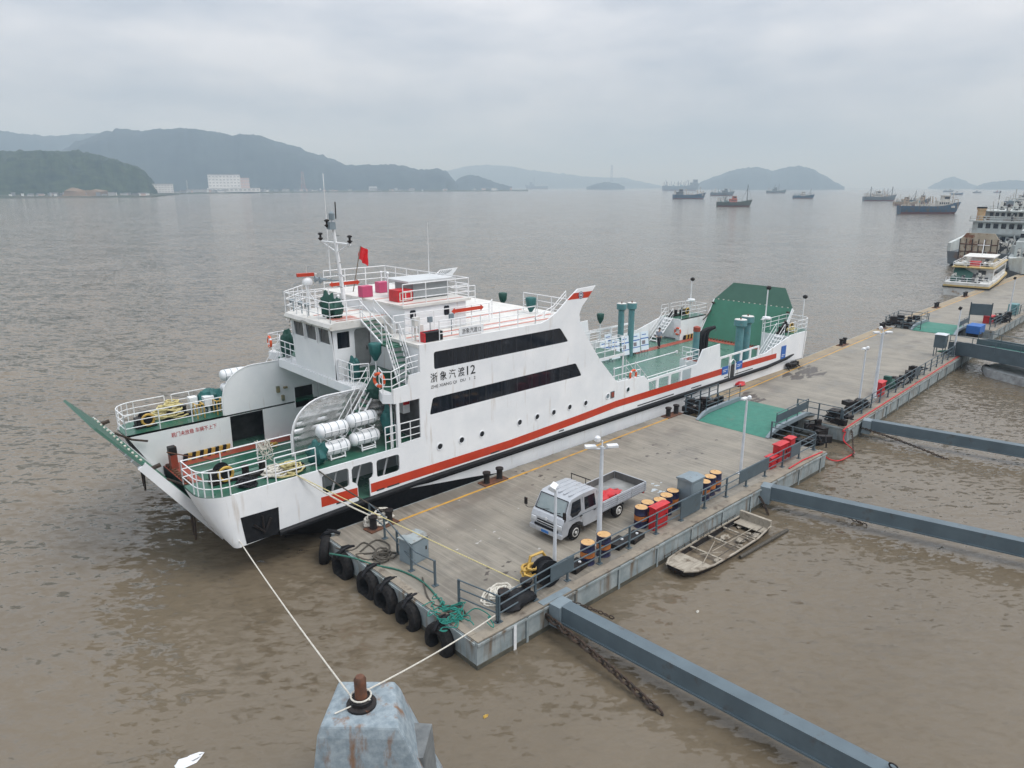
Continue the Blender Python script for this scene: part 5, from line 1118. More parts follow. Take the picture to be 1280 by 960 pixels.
for x, y, lab in ((5.75, 1.0, 'flat black battery tray beside the first drum'), (8.35, 1.05, 'flat black tray with a white cap right of the second drum'), (9.2, .95, 'small black tray under the railing left of the red cabinet')):
    t = thing('battery_tray', lab, 'tray', (x, y, 1.0), R(8)); mb = MB(); mb.box(-.42, .42, -.28, .28, 0, .2); part('case', mb, M_iron, t, world=False, bevel=.02)
    mb = MB(); mb.lathe([(.06, 0), (.06, .04)], (.15, -.05, .2), n=8); part('cap', mb, M_wplain, t, world=False)
# rope heaps
def coil(mb, c, r0, n, rr, seed=0, h=.3, pts=18):
    r_ = random.Random(seed)
    for i in range(n):
        rad = r0 * r_.uniform(.3, .9); cx_, cy_ = c[0] + r_.uniform(-.4, .4) * r0, c[1] + r_.uniform(-.4, .4) * r0; z = c[2] + rr + h * r_.random() * (1.1 - rad / r0); ph = r_.uniform(0, 6); tl = r_.uniform(-.35, .35)
        mb.tube([(cx_ + rad * math.cos(2 * math.pi * j / pts) * (1 + .13 * math.sin(3 * j * .35 + ph) + .07 * math.sin(1.7 * j + ph)), cy_ + rad * math.sin(2 * math.pi * j / pts) * .85, max(c[2] + rr * .6, z + tl * rad * math.cos(2 * math.pi * j / pts + ph)) + .02 * math.sin(j * 2.3 + ph)) for j in range(pts)], rr, 5, closed=True)
    return mb
q = at(628, 748, 1.0)
single('coiled_rope', coil(MB(), (q.x, q.y, 1.0), .62, 16, .035, 2, .35), M_ropew, 'heap of coiled white rope at the pontoon corner', 'rope', (q.x, q.y, 1.0), smooth=True)
q = at(645, 765, 1.0); t = thing('mooring_winch', 'black mooring bitts and bundle by the corner railing', 'winch', (q.x + .3, q.y + .25, 1.0))
mb = MB(); mb.blob((0, 0, .25), .75, .4, .28, 5, .3); part('bundle', mb, M_black, t, world=False, smooth=True)
for x in (-.5, .55): mb = MB(); mb.lathe([(.2, 0), (.17, .08), (.17, .6), (.22, .64), (.22, .72)], (x, .15, 0), n=14); part('post', mb, M_iron, t, world=False, smooth=True)
t = thing('cable_reel', 'black cable reel wrapped with yellow hose in front of the truck', 'reel', (4.15, 1.35, 1.0))
mb = MB(); mb.lathe([(.5, -.08), (.5, -.02), (.38, 0), (.38, .34), (.5, .36), (.5, .42)], (0, -.2, .5), axis=(-.25, -1, .1), n=18); part('drum', mb, M_black, t, world=False, smooth=True)
mb = MB(); coil(mb, (-.25, .1, .3), .42, 7, .05, 4, .5); mb.tube([(-.5, .2, .2), (-.2, .3, .9), (.3, .2, .95), (.55, .1, .5)], .06, 6); part('hose', mb, M_yel, t, world=False, smooth=True)
t = thing('fishing_net', 'tangle of green net hanging over the pontoon end', 'net', (.35, 1.55, 1.03))
mb = MB(); rr_ = random.Random(8)
for cx_, cy_ in ((-.1, .45), (.1, .35), (.0, -.3), (-.2, -.2), (-.3, .2), (.05, .05)):
    for q_ in range(3):
        p_ = Vector((cx_, cy_, .05)); pts_ = []
        for k in range(9): p_ = p_ + Vector((rr_.gauss(0, .14), rr_.gauss(0, .14), rr_.gauss(0, .05))); pts_.append((p_.x, p_.y, abs(p_.z) * .8 + .02))
        mb.tube(smooth_pts(pts_, 3), .02, 4)
mb.tube([(.3, .5, .05), (.2, .1, .12), (.1, -.2, .05), (-.3, -.1, -.1), (-.5, 0, -.5)], .05, 5); part('netting', mb, pm('net_green', (0.008, 0.14, 0.11), (0.015, 0.2, 0.16), 14, .8), t, world=False, smooth=True)
q0 = [at(x, y, 1.04) for x, y in ((412, 692), (440, 697), (468, 706), (500, 713), (528, 727), (548, 748), (558, 765))]
mb = MB(); mb.tube(smooth_pts(q0), .035, 5); single('green_hose', mb, M_ropeg, 'thin green hose snaking along the pontoon end', 'hose', tuple(q0[0]), smooth=True)
q0 = [at(x, y, 1.035) for x, y in ((528, 722), (534, 745), (545, 757), (560, 757), (574, 760), (583, 768), (572, 770), (560, 765), (548, 760))]
mb = MB(); mb.tube(smooth_pts(q0), .03, 5); single('loose_rope', mb, M_roped, 'dark brown rope curling on the deck near the net', 'rope', tuple(q0[0]), smooth=True)
q0 = [at(x, y, 1.035) for x, y in ((420, 685), (440, 688), (455, 678), (470, 690), (445, 693), (460, 700), (480, 694), (487, 682), (470, 675), (450, 690))]
mb = MB(); mb.tube(smooth_pts(q0), .035, 5); q = at(478, 696, 1.03); coil(mb, (q.x, q.y, 1.03), .45, 7, .04, 5, .15); single('loose_rope', mb, M_roped, 'dark ropes strewn over the rounded pontoon corner', 'rope', tuple(q0[0]), smooth=True)
q = at(475, 652, 1.0); mb = MB(); coil(mb, (q.x, q.y, 1.05), .55, 9, .045, 3, .45); coil(mb, (q.x - .4, q.y - .1, 1.05), .35, 6, .045, 4, .5); single('coiled_rope', mb, M_ropew, 'pale rope wound over the bollard at the pontoon end', 'rope', (q.x, q.y, 1.0), smooth=True)
# mooring lines
def line(a, b, s, r, mt, label, n=16): mb = MB(); mb.tube(sag(a, b, s, n), r, 6); return single('mooring_line', mb, mt, label, 'rope', tuple(a), smooth=True)
line((-.9, 10.42, 3.86), (2.9, 1.0, 1.55), .05, .02, M_ropey, 'yellowish mooring line from the ferry bow down to the pontoon corner')
line((-.7, 10.42, 3.7), (1.9, 9.0, 1.5), .12, .035, M_ropew, 'pale mooring line from the bow rail to the roped bollard')
line((.2, 10.42, 3.68), (2.5, 9.0, 1.5), .1, .03, M_roped, 'dark mooring line beside the pale one at the bow')
# concrete mooring dolphin in the foreground
DZ = 3.0; tp = [at(x, y, DZ) for x, y in ((401, 906), (497, 908), (492, 851), (424, 851))]; dc = sum(tp, Vector()) / 4
t = thing('mooring_dolphin', 'weathered pale blue concrete mooring block with rusty post in the foreground', 'mooring block', (dc.x, dc.y, 0))
M_dol = pm('dolphin_concrete', (0.29, 0.34, 0.37), (0.17, 0.215, 0.245), 5.0, .8, c3=(0.20, 0.12, 0.075), s3=1.7, lo3=.54, hi3=.66, stretch3=(1.6, 1.6, .45), bump=.8, bscale=4, detail=10)
kx = (tp[1] - tp[0]).normalized(); ky = (tp[3] - tp[0]).normalized()
def ringpts(k, z, tw=0): return [(dc.x + (p.x - dc.x) * k, dc.y + (p.y - dc.y) * k, z) for p in tp]
mb = MB(); mb.loft([[(x + (kx.x * (3 - z) * .26 if i in (1, 2) else 0), y + (kx.y * (3 - z) * .26 if i in (1, 2) else 0), z) for i, (x, y, z) in enumerate(ringpts(k_, z_))] for k_, z_ in ((1.75, -1.2), (1.45, .6), (1.12, 2.72), (1.02, 2.97), (.9, 3.0))], closed=True, caps=True)
bmb = mb; part('block', mb, M_dol, t, bevel=.05)
mb = MB(); o_ = tp[1] + kx * .30 + ky * .55
mb.loft([[o_ + kx * a + ky * b + VZ * (z - DZ) for a, b in ((-.55, -.5), (.34 - .12 * z / 2, -.35), (.38 - .12 * z / 2, .75), (-.55, .8))] for z in (-1, 1.0, 1.75, 1.95)], closed=True, caps=True); part('fender_pile', mb, pm('wet_concrete', (0.10, 0.11, 0.115), (0.19, 0.20, 0.20), 2, .8, bump=.6), t)
bp_ = at(452, 881, DZ)
mb = MB(); mb.lathe([(.36, 0), (.36, .06), (.27, .09), (.27, .2), (.22, .24)], (bp_.x, bp_.y, DZ), n=18); part('bollard_base', mb, M_iron, t, smooth=True)
mb = MB(); mb.lathe([(.16, .2), (.145, .3), (.145, .66), (.15, .72), (.1, .8), (.02, .82)], (bp_.x, bp_.y, DZ), n=16); part('bollard_post', mb, M_rustm, t, smooth=True)
mb = MB(); mb.torus((bp_.x, bp_.y, DZ + .27), (0, 0, 1), .24, .022, 18, 6); mb.tube([bp_ + Vector((.1, -.25, .25)), bp_ + kx * -.3 + Vector((0, -.2, .1)), bp_ + kx * -.55 + ky * -.35 + VZ * .03], .02, 5); part('rope_turn', mb, M_ropew, t)
bt = Vector((bp_.x, bp_.y, DZ + .28))
line((-3.3, 10.45, 1.72), bt + Vector((-.2, .1, 0)), .12, .022, M_ropew, 'white mooring line from the ferry bow to the mooring block', 20)
line((1.3, .5, 1.25), bt + Vector((.2, .05, 0)), .10, .022, M_ropew, 'white mooring line from the pontoon corner to the mooring block', 16)
# floating litter
for x, y, lab, mt, s_ in ((607, 896, 'tiny yellow scrap floating near the mooring block', M_yel, .07), (235, 952, 'pale plastic sheet floating at the bottom left', M_wplain, .28), (872, 765, 'tiny pale scrap floating near the boom foot', M_ropew, .06)):
    q = at(x, y, 0); mb = MB(); mb.blob((q.x, q.y, .02), s_ * 1.3, s_ * .55, .04, 3, .5); single('floating_litter', mb, mt, lab, 'litter', (q.x, q.y, 0), smooth=True)
# red hose along the second pontoon edge and across the gap
hp = [(24.3, .2, 1.06), (24.9, .1, 1.0)]; mb = MB(); mb.tube([(21, .2, 1.07), (22.6, .25, 1.08), (24.6, .12, 1.06)], .038, 6); single('red_hose', mb, M_redp, 'short red hose on the coping at the gap end', 'hose', (21, .2, 1.06), smooth=True)
mb = MB(); mb.tube(smooth_pts([Vector((24.9, .1, .75)), Vector((25.5, .0, .4)), Vector((26.4, -.1, .12)), Vector((27.5, -.12, .05)), Vector((28.6, -.05, .10)), p2(-.4, .05, .35), p2(-.12, .1, .8), p2(.2, .12, 1.05), p2(10, .12, 1.07), p2(27.5, .12, 1.07)]), .04, 6); single('red_hose', mb, M_redp, 'long red hose running along the edge of the second pontoon', 'hose', tuple(p2(5, .12, 1.06)), smooth=True)
# deck odds and ends on the far pontoons
q = p2(11.2, 1.2, 1.0); mb = MB(); mb.blob((q.x, q.y, 1.35), .75, .4, .42, 6, .35); mb.box(q.x - .7, q.x - .35, q.y - .25, q.y + .2, 1.0, 2.0); single('covered_heap', mb, M_tarpd, 'green tarpaulin heap behind the second pontoon railing', 'tarpaulin', tuple(q))
q = at(925, 482, 1.0); mb = MB(); mb.blob((q.x, q.y, 1.14), .5, .3, .16, 3, .3); single('red_float', mb, M_redp, 'red float lying beside the ferry near the yellow line', 'float', (q.x, q.y, 1.0), smooth=True)
q = p3(-1.6, .9, 1.0); mb = MB(); mb.box(-1.0, 1.0, -.6, .6, 0, .8); t = thing('covered_box', 'blue covered box beside the far green link ramp', 'box', tuple(p2(38.3, 1.6, 1.1)), A3); part('cover', mb, pm('cover_blue', (0.015, 0.12, 0.42), (0.02, 0.10, 0.33), 3, .5, bump=.4), t, world=False, bevel=.06)
mb = MB(); mb.box(-.9, .9, -.5, .5, -.5, 0); part('pallet', mb, M_iron, t, world=False)
t = thing('notice_board', 'dark blank notice board on two posts on the third pontoon', 'notice board', tuple(p3(3.6, 2.2, 1.0)), R(-70))
mb = MB(); mb.box(-1.0, 1.0, -.05, .05, .9, 2.1); part('board', mb, M_greyd, t, world=False)
for x in (-.95, .95): mb = MB(); mb.box(x - .05, x + .05, -.05, .05, 0, 2.25); part('post', mb, M_greyd, t, world=False)
for x, y, lab, mt in ((13.0, 1.0, 'teal blue covered bin at the right edge of the third pontoon', M_teal), (5.0, 1.6, 'small red box beside the notice board', M_redp)):
    q = p3(x, y, 1.0); mb = MB(); mb.box(q.x - .7, q.x + .7, q.y - .4, q.y + .4, 1.0, 1.0 + (1.2 if mt is M_teal else .8)); single('storage_bin', mb, mt, lab, 'bin', tuple(q), bevel=.03)
r_ = random.Random(21)
for cx_, cy_, n_, sp_r, mt, nm in ((13.9, 3.4, 12, .55, 'splash_blue', 'paint_splash'), (9.2, 6.2, 10, 2.4, 'splash_white', 'paint_splash'), (5.2, 5.0, 9, 2.0, 'splash_white', 'paint_splash'), (11.0, 8.3, 14, 1.2, 'splash_dark', 'oil_stain'), (3.6, 3.0, 12, .8, 'splash_dark', 'oil_stain'), (18.5, 6.0, 16, 2.5, 'splash_dark', 'oil_stain')):
    mb = MB(); m_ = {'splash_blue': pm('splash_blue', (0.42, 0.47, 0.50), None, 5, .6), 'splash_white': pm('splash_white', (0.42, 0.41, 0.39), None, 5, .6), 'splash_dark': pm('splash_dark', (0.075, 0.062, 0.052), None, 5, .45)}[mt]
    for i in range(n_):
        s_ = r_.uniform(.015, .055) * (1.8 if mt == 'splash_dark' else 1) * (1.8 if mt == 'splash_blue' else 1); x, y = cx_ + r_.gauss(0, sp_r * .5), cy_ + r_.gauss(0, sp_r * .5); ph = r_.uniform(0, 6)
        mb.add([(x + s_ * (1 + .4 * math.sin(3 * k + ph)) * math.cos(k * .7) * 1.5, y + s_ * (1 + .4 * math.sin(2 * k + ph)) * math.sin(k * .7), 1.0022 + i * 1e-5) for k in range(9)], [tuple(range(9))])
    o_ = part(nm, mb, m_, P1); o_['kind'] = 'stuff'
mb = MB()
for i in range(26):
    s_ = r_.uniform(.1, .5); x, y = 12.2 + r_.gauss(0, 1.3), 7.3 + r_.gauss(0, .5); ph = r_.uniform(0, 6)
    mb.add([(x + s_ * (1 + .4 * math.sin(3 * k + ph)) * math.cos(k * .7) * 1.8, y + s_ * .6 * (1 + .4 * math.sin(2 * k + ph)) * math.sin(k * .7), 1.0022 + i * 1e-5) for k in range(9)], [tuple(range(9))])
    x, y = 1.6 + r_.gauss(0, .7), 7.4 + r_.gauss(0, .5); s_ *= .7
    mb.add([(x + s_ * (1 + .4 * math.sin(3 * k + ph)) * math.cos(k * .7) * 1.8, y + s_ * .6 * (1 + .4 * math.sin(2 * k + ph)) * math.sin(k * .7), 1.0026 + i * 1e-5) for k in range(9)], [tuple(range(9))])
o_ = part('oil_stain', mb, MATS['splash_dark'], P2, world=False); o_['kind'] = 'stuff'
# ---------------------------------------------------------------- far gangway bridge at the right
ga = Vector((57.3, 2.4, 1.0)); gd = Vector((-.42, -1, 0)).normalized()
t = thing('gangway_bridge', 'grey girder gangway bridge with green deck at the right edge', 'gangway', tuple(ga), math.atan2(gd.y, gd.x))
prof = [(-1.6, .03), (-.2, .45), (1.0, .75), (22, 1.6)]
mb = MB(); mb.loft([[(x, -1.6, z), (x, 1.6, z), (x, 1.6, z - .1), (x, -1.6, z - .1)] for x, z in prof], closed=True, caps=True); part('deck', mb, M_greenp, t, world=False)
for y in (-1.75, 1.62):
    mb = MB(); mb.loft([[(x, y, z - .8), (x, y + .13, z - .8), (x, y + .13, z + .35), (x, y, z + .35)] for x, z in ((-.4, .75), (1.2, 1.0), (22, 1.7))], closed=True, caps=True); part('girder', mb, M_greyd, t, world=False)
    mb = railing([(-.3, y, .75), (22, y, 1.6)], 1.0, 2, 2.0, .03, .03); part('railing', mb, M_greyd, t, world=False)
t = thing('gangway_float', 'weathered pale float under the far gangway bridge', 'float', (ga.x + gd.x * 3.6, ga.y + gd.y * 3.6, 0), math.atan2(gd.y, gd.x))
mb = MB(); mb.loft([[(x, y - .1, z0), (x, y + .0, .62), (x, -y, .62), (x, -y, z0)] for x, y, z0 in ((-1.2, 1.0, .3), (0, 2.0, -.3), (9, 2.3, -.3))], closed=True, caps=True); part('hull', mb, pm('float_grey', (0.40, 0.42, 0.43), (0.2, 0.2, 0.2), 2, .7), t, world=False)
mb = MB(); mb.torus((-1.0, 1.1, .35), (0, 1, 0), .3, .12, 14, 6); mb.torus((-.9, -.9, .35), (0, 1, 0), .3, .12, 14, 6); part('tyre', mb, M_tyre, t, world=False)
# ---------------------------------------------------------------- sampan alongside
sp_ = thing('sampan', 'worn wooden sampan with planks and poles alongside the near pontoon', 'boat', (12.6, -.95, 0)); sp_.scale = (1, .95, .72)
M_wood = pm('worn_wood', (0.36, 0.325, 0.265), (0.25, 0.22, 0.18), 2.0, .85, stretch=(.5, 5, 2), c3=(0.10, 0.075, 0.05), s3=1.8, lo3=.54, hi3=.68, bump=.4)
M_wetb = pm('bilge_brown', (0.20, 0.16, 0.11), (0.11, 0.085, 0.06), 2.5, .45, c3=(0.2, 0.16, 0.1), s3=4)
st = [(-3.15, .42, .52, .3), (-2.6, .72, .42, .05), (-1.6, .85, .34, -.15), (0, .9, .32, -.2), (1.8, .9, .34, -.2), (3.1, .78, .46, -.1)]
mb = MB(); mb.loft([[(x, -w, zt), (x, -w * .82, zb), (x, w * .82, zb), (x, w, zt)] for x, w, zt, zb in st], caps=False); mb.add([(-3.15, -.42, .52), (-3.15, .42, .52), (-3.15, .34, .3), (-3.15, -.34, .3), (3.1, -.78, .46), (3.1, .78, .46), (3.1, .64, -.1), (3.1, -.64, -.1)], [(0, 1, 2, 3), (4, 5, 6, 7)]); part('hull', mb, M_iron, sp_, world=False)
mb = MB()
for s_ in (-1, 1): mb.tube([(x, s_ * w, zt + .02) for x, w, zt, zb in st], .055, 5)
part('gunwale', mb, M_wood, sp_, world=False)
mb = MB(); mb.add([(-3.1, -.4, .5), (-3.1, .4, .5), (-2.6, .68, .40), (-1.7, .82, .33), (-1.7, -.82, .33), (-2.6, -.68, .40)], [(0, 1, 2, 3, 4, 5)]); part('bow_deck', mb, M_wood, sp_, world=False)
mb = MB(); mb.box(-1.68, 2.4, -.76, .76, .0, .05); part('bottom_boards', mb, M_wetb, sp_, world=False)
mb = MB(); mb.box(2.4, 3.05, -.72, .72, .3, .34); part('stern_deck', mb, M_wood, sp_, world=False)
mb = MB(); mb.box(3.0, 3.15, -.8, .8, .3, .85); part('transom', mb, M_wood, sp_, world=False)
for x in (-.9, .5, 1.7): mb = MB(); mb.box(x - .05, x + .05, -.82, .82, .24, .31); part('thwart', mb, M_wood, sp_, world=False)
r_ = random.Random(5)
for k, (a, b) in enumerate((((-1.2, .5, .3), (2.3, .55, .42)), ((-.6, -.1, .3), (2.6, -.3, .45)), ((-.2, .2, .15), (1.4, -.2, .5)), ((-1.9, -.5, .42), (.2, .3, .36)), ((-.9, -.6, .36), (2.7, -.6, .5)), ((-1.5, .15, .4), (-.4, -.5, .36)))):
    mb = MB(); mb.tube([a, b], .02, 5); part('pole', mb, M_wood if k % 2 else M_roped, sp_, world=False)
mb = MB()
for i in range(9): mb.box(r_.uniform(-1.4, 2.3), r_.uniform(-1.4, 2.3), -.1, .0, 0, 0.01) if False else mb.blob((r_.uniform(-1.5, 2.6), r_.uniform(-.6, .6), .1 + r_.random() * .1), r_.uniform(.1, .28), r_.uniform(.08, .2), .09, i, .5, 7, 5)
part('debris', mb, M_wood, sp_, world=False)
for s_ in (1,):
    mb = MB()
    for i in range(12): x = -2.7 + .48 * i; mb.tube([(x, .86, .3), (x, .88, .62)], .018, 4)
    mb.tube([(-2.7, .88, .55), (2.8, .88, .6)], .018, 4); part('side_rail', mb, M_roped, sp_, world=False)
mb = MB(); mb.tube([Vector((12.6, -2.0, .1)), Vector((16.4, -2.15, .08))], .08, 6); single('floating_pole', mb, M_roped, 'dark log floating along the outer side of the sampan', 'log', (12.6, -2.0, 0))
# ================================================================ crew cab truck
TR = thing('pickup_truck', 'silver crew cab light truck with open flatbed parked on the near pontoon', 'truck', (6.5, 3.38, 1.0), R(2.2))
tp_ = lambda name, mb, m, par=None, **k: part(name, mb, m, par or TR, world=False, **k)
prof = [(.06, .34), (.02, .62), (.05, .9), (.14, 1.08), (.22, 1.14), (.52, 1.74), (.66, 1.83), (1.2, 1.88), (2.1, 1.87), (2.3, 1.80), (2.42, 1.1), (2.44, .42), (1.38, .42), (1.30, .62), (1.10, .76), (.86, .79), (.62, .76), (.44, .62), (.36, .38)]
def capw(z): return .875 - max(0, z - 1.05) * .10
n_ = len(prof); ys = []
mb = MB(); tris = tessellate_polygon([[Vector((a, b, 0)) for a, b in prof]])
vs = [(a, -capw(b), b) for a, b in prof] + [(a, capw(b), b) for a, b in prof]
mb.add(vs, [t_ for t_ in tris] + [(c + n_, b + n_, a + n_) for a, b, c in tris] + [(i, (i + 1) % n_, (i + 1) % n_ + n_, i + n_) for i in range(n_)])
cab = tp_('cab', mb, M_silver, bevel=.025)
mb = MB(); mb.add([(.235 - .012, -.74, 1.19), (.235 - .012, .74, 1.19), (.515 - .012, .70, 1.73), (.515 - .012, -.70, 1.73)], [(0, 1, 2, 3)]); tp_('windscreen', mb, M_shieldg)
mb = MB(); mb.tube([(.215, -.79, 1.165), (.215, .79, 1.165), (.515, .74, 1.755), (.515, -.74, 1.755)], .022, 5, closed=True); tp_('windscreen_seal', mb, M_black)
mb = MB(); mb.tube([(.20, -.05, 1.15), (.26, -.55, 1.27)], .012, 4); mb.tube([(.20, .5, 1.15), (.26, .05, 1.27)], .012, 4); tp_('wiper', mb, M_black)
for s_ in (-1, 1):
    def sd(x, z, o=.006): return (x, s_ * (capw(z) + o), z)
    for nm, pts in (('door_window', [(.50, 1.22), (.66, 1.70), (1.18, 1.72), (1.18, 1.20), (.92, 1.08), (.62, 1.08)]), ('door_window', [(1.42, 1.70), (2.08, 1.69), (2.14, 1.16), (1.42, 1.16)])):
        mb = MB(); mb.add([sd(a, b) for a, b in pts], [tuple(range(len(pts)))]); tp_(nm, mb, M_glass)
    mb = MB()
    for pts in ([(1.30, .62), (1.30, 1.76)], [(.40, 1.0), (.60, .98), (1.30, 1.02), (2.42, 1.0)], [(2.30, .5), (2.24, 1.74)]): mb.tube([sd(a, b, .003) for a, b in pts], .009, 4)
    tp_('door_seam', mb, M_greyd)
    for x in (1.18, 2.08): mb = MB(); mb.tube([sd(x - .09, .98, .02), sd(x + .05, .98, .02)], .02, 5); tp_('door_handle', mb, M_iron)
    mb = MB(); mb.tube([(.25, s_ * .86, 1.1), (.02, s_ * 1.0, 1.12), (-.08, s_ * 1.06, 1.2), (-.08, s_ * 1.06, 1.3)], .014, 5); ar = tp_('mirror_arm', mb, M_iron)
    mb = MB(); mb.box(-.12, -.05, s_ * 1.06 - .07, s_ * 1.06 + .07, 1.28, 1.58); tp_('mirror', mb, M_iron, ar, bevel=.02)
    mb = MB(); mb.box(.0, .06, s_ * .7 - .14, s_ * .7 + .14, .68, .86); tp_('headlight', mb, pm('headlight_glass', (0.62, 0.64, 0.66), None, 4, .1), bevel=.03)
    for x in (.86, 3.78):
        mb = MB(); mb.lathe([(.2, -.11), (.30, -.11), (.335, -.07), (.335, .07), (.30, .11), (.2, .11)], (x, s_ * .76, .335), axis=(0, 1, 0), n=22); wl = tp_('wheel', mb, M_tyre, smooth=True)
        mb = MB(); mb.lathe([(.2, 0), (.17, .02), (.15, -.02), (.07, -.03), (.06, .04), (.03, .05)], (x, s_ * .87, .335), axis=(0, s_, 0), n=18); tp_('rim', mb, M_roofw, wl, smooth=True)
    mb = MB(); mb.lathe([(.36, 0), (.36, .5)], (3.78, s_ * .9, .37), axis=(0, -s_, 0), n=18); mb.f = [f for f in mb.f if len(f) == 4][8:] if False else mb.f; 
    mb = MB(); mb.tube([(3.78 + .42 * math.cos(R(a)), s_ * .8, .34 + .42 * math.sin(R(a))) for a in range(20, 161, 20)], .04, 5); tp_('mudguard', mb, M_black)
mb = MB(); mb.box(-.06, .10, -.88, .88, .30, .50); bp2 = tp_('bumper', mb, M_silver, bevel=.04)
mb = MB(); mb.box(-.07, -.055, -.2, .2, .34, .46); tp_('number_plate', mb, pm('plate_blue', (0.03, 0.16, 0.46), None, 3, .4), bp2)
mb = MB(); mb.box(.005, .04, -.5, .5, .66, .72); mb.box(.005, .045, -.5, .5, .76, .81); mb.box(-.03, .02, -.62, .62, .52, .6); tp_('grille', mb, M_black)
mb = MB(); mb.box(.0, .045, -.5, .5, .725, .755); mb.lathe([(.07, 0), (.07, .012)], (.02, 0, .93), axis=(-1, 0, 0), n=12); tp_('grille_trim', mb, M_rail)
mb = MB()
for y in (-.55, -.28, 0, .28, .55): mb.box(.75, 2.15, y - .035, y + .035, 1.865, 1.9)
tp_('roof_rib', mb, M_silver, cab, bevel=.01)
bz0, bz1 = .78, 1.12
mb = MB(); mb.box(2.56, 5.72, -.86, .86, bz0 - .05, bz0); bed = tp_('bed_floor', mb, pm('bed_grey', (0.27, 0.27, 0.265), (0.16, 0.16, 0.155), 1.5, .5))
for nm, a in (('bed_side', (2.55, 5.74, -.90, -.86, bz0 - .12, bz1)), ('bed_side', (2.55, 5.74, .86, .90, bz0 - .12, bz1)), ('tailgate', (5.70, 5.745, -.855, .855, bz0 - .12, bz1)), ('headboard', (2.52, 2.56, -.86, .86, bz0 - .05, 1.3))):
    mb = MB(); mb.box(*a); o_ = tp_(nm, mb, M_silver)
    if nm != 'headboard':
        q = MB(); q.box(*((a[0] + .02, a[1] - .05, a[3] + .001, a[3] + .008, bz0 + .002, bz1 - .02) if a[2] < -.87 else (a[0] + .02, a[1] - .05, a[2] - .008, a[2] - .001, bz0 + .002, bz1 - .02) if a[2] > .8 else (a[0] - .008, a[0] - .001, a[2] + .03, a[3] - .03, bz0 + .002, bz1 - .02))); part('bed_inner_grey', q, M_bedin, o_, world=False)
    if nm == 'bed_side':
        q = MB(); yy = a[2] - .012 if a[2] < 0 else a[3] + .012
        for z in (.72, .82, .92, 1.02): q.box(2.56, 5.73, yy - .011, yy + .011, z, z + .05)
        for x in (2.6, 3.6, 4.65, 5.65): q.box(x - .03, x + .03, yy - .02, yy + .02, .68, 1.12)
        part('bed_rib', q, M_silver, o_, world=False)
mb = MB()
for y in (-.8, 0, .8): mb.tube([(2.5, y, 1.1), (2.5, y, 1.98)], .02, 5)
mb.tube([(2.5, -.8, 1.55), (2.5, .8, 1.55)], .02, 5); mb.tube([(2.46, -.3, 1.98), (2.46, .8, 1.98)], .025, 5); tp_('rear_guard', mb, M_iron)
mb = MB(); mb.box(.5, 5.5, -.36, -.26, .42, .62); mb.box(.5, 5.5, .26, .36, .42, .62); mb.box(.86 - .06, .92, -.7, .7, .28, .38); mb.box(3.7, 3.84, -.7, .7, .28, .4); tp_('chassis', mb, M_black)
mb = MB(); mb.box(2.6, 3.2, -.8, -.45, .42, .66); tp_('fuel_tank', mb, M_iron)
mb = MB(); mb.box(5.66, 5.74, -.82, -.6, .52, .64); mb.box(5.66, 5.74, .6, .82, .52, .64); tp_('tail_light', mb, M_redp)
q = Vector((6.5, 3.38, 1.0)) + Matrix.Rotation(R(2.2), 3, 'Z') @ Vector((3.75, -.25, bz0 + .004))
mb = MB(); mb.blob((q.x, q.y, q.z + .06), .85, .40, .16, 4, .4, 16, 8, 2.6); mb.v = [(x, y, max(z, q.z)) for x, y, z in mb.v]; single('red_tarpaulin', mb, M_redp, 'crumpled red tarpaulin lying in the truck bed', 'tarpaulin', tuple(q), smooth=True)
# ================================================================ things on the ferry
LR = thing('life_raft', '', 'life raft', (0, 0, 0))
def raft_parts(t):
    mb = MB(); mb.lathe([(.02, -.82), (.2, -.80), (.31, -.72), (.345, -.6), (.345, -.02), (.345, .02), (.345, .6), (.31, .72), (.2, .80), (.02, .82)], (0, 0, 0), axis=(1, 0, 0), n=20); part('canister', mb, M_wplain, t, world=False, smooth=True)
    mb = MB()
    for x in (-.55, -.2, .2, .55): mb.lathe([(.352, -.018), (.358, 0), (.352, .018)], (x, 0, 0), axis=(1, 0, 0), n=20)
    mb.f = [f for f in mb.f if len(f) == 4]; mb.m = [0] * len(mb.f); part('strap', mb, M_grey, t, world=False, smooth=True)
    mb = MB(); mb.tube([(-.83, 0, 0), (-.55, -.36, 0), (.55, -.36, 0), (.83, 0, 0)], .022, 5); part('seam', mb, M_rail, t, world=False)
raft_parts(LR); GR = 'life rafts in white canisters on the ferry'
for i, (x, y, z, lab) in enumerate(((1.5, 11.45, 4.92, 'upper white life raft canister on the rack nearer the bow'), (1.45, 11.3, 4.12, 'lower white life raft canister on the rack nearer the bow'), (3.0, 11.5, 5.05, 'upper white life raft canister on the rack nearer the cabin'), (3.0, 11.35, 4.22, 'lower white life raft canister on the rack nearer the cabin'),
                           (1.5, 22.0, 5.35, 'upper white life raft canister beyond the far grey arch plate'), (1.5, 22.1, 4.6, 'lower white life raft canister beyond the far grey arch plate'))):
    if i == 0: LR.location = (x, y, z); LR.scale = (.88,) * 3; LR['label'] = lab; LR['group'] = GR
    else: dup(LR, (x, y, z), 0, lab, GR, .88)
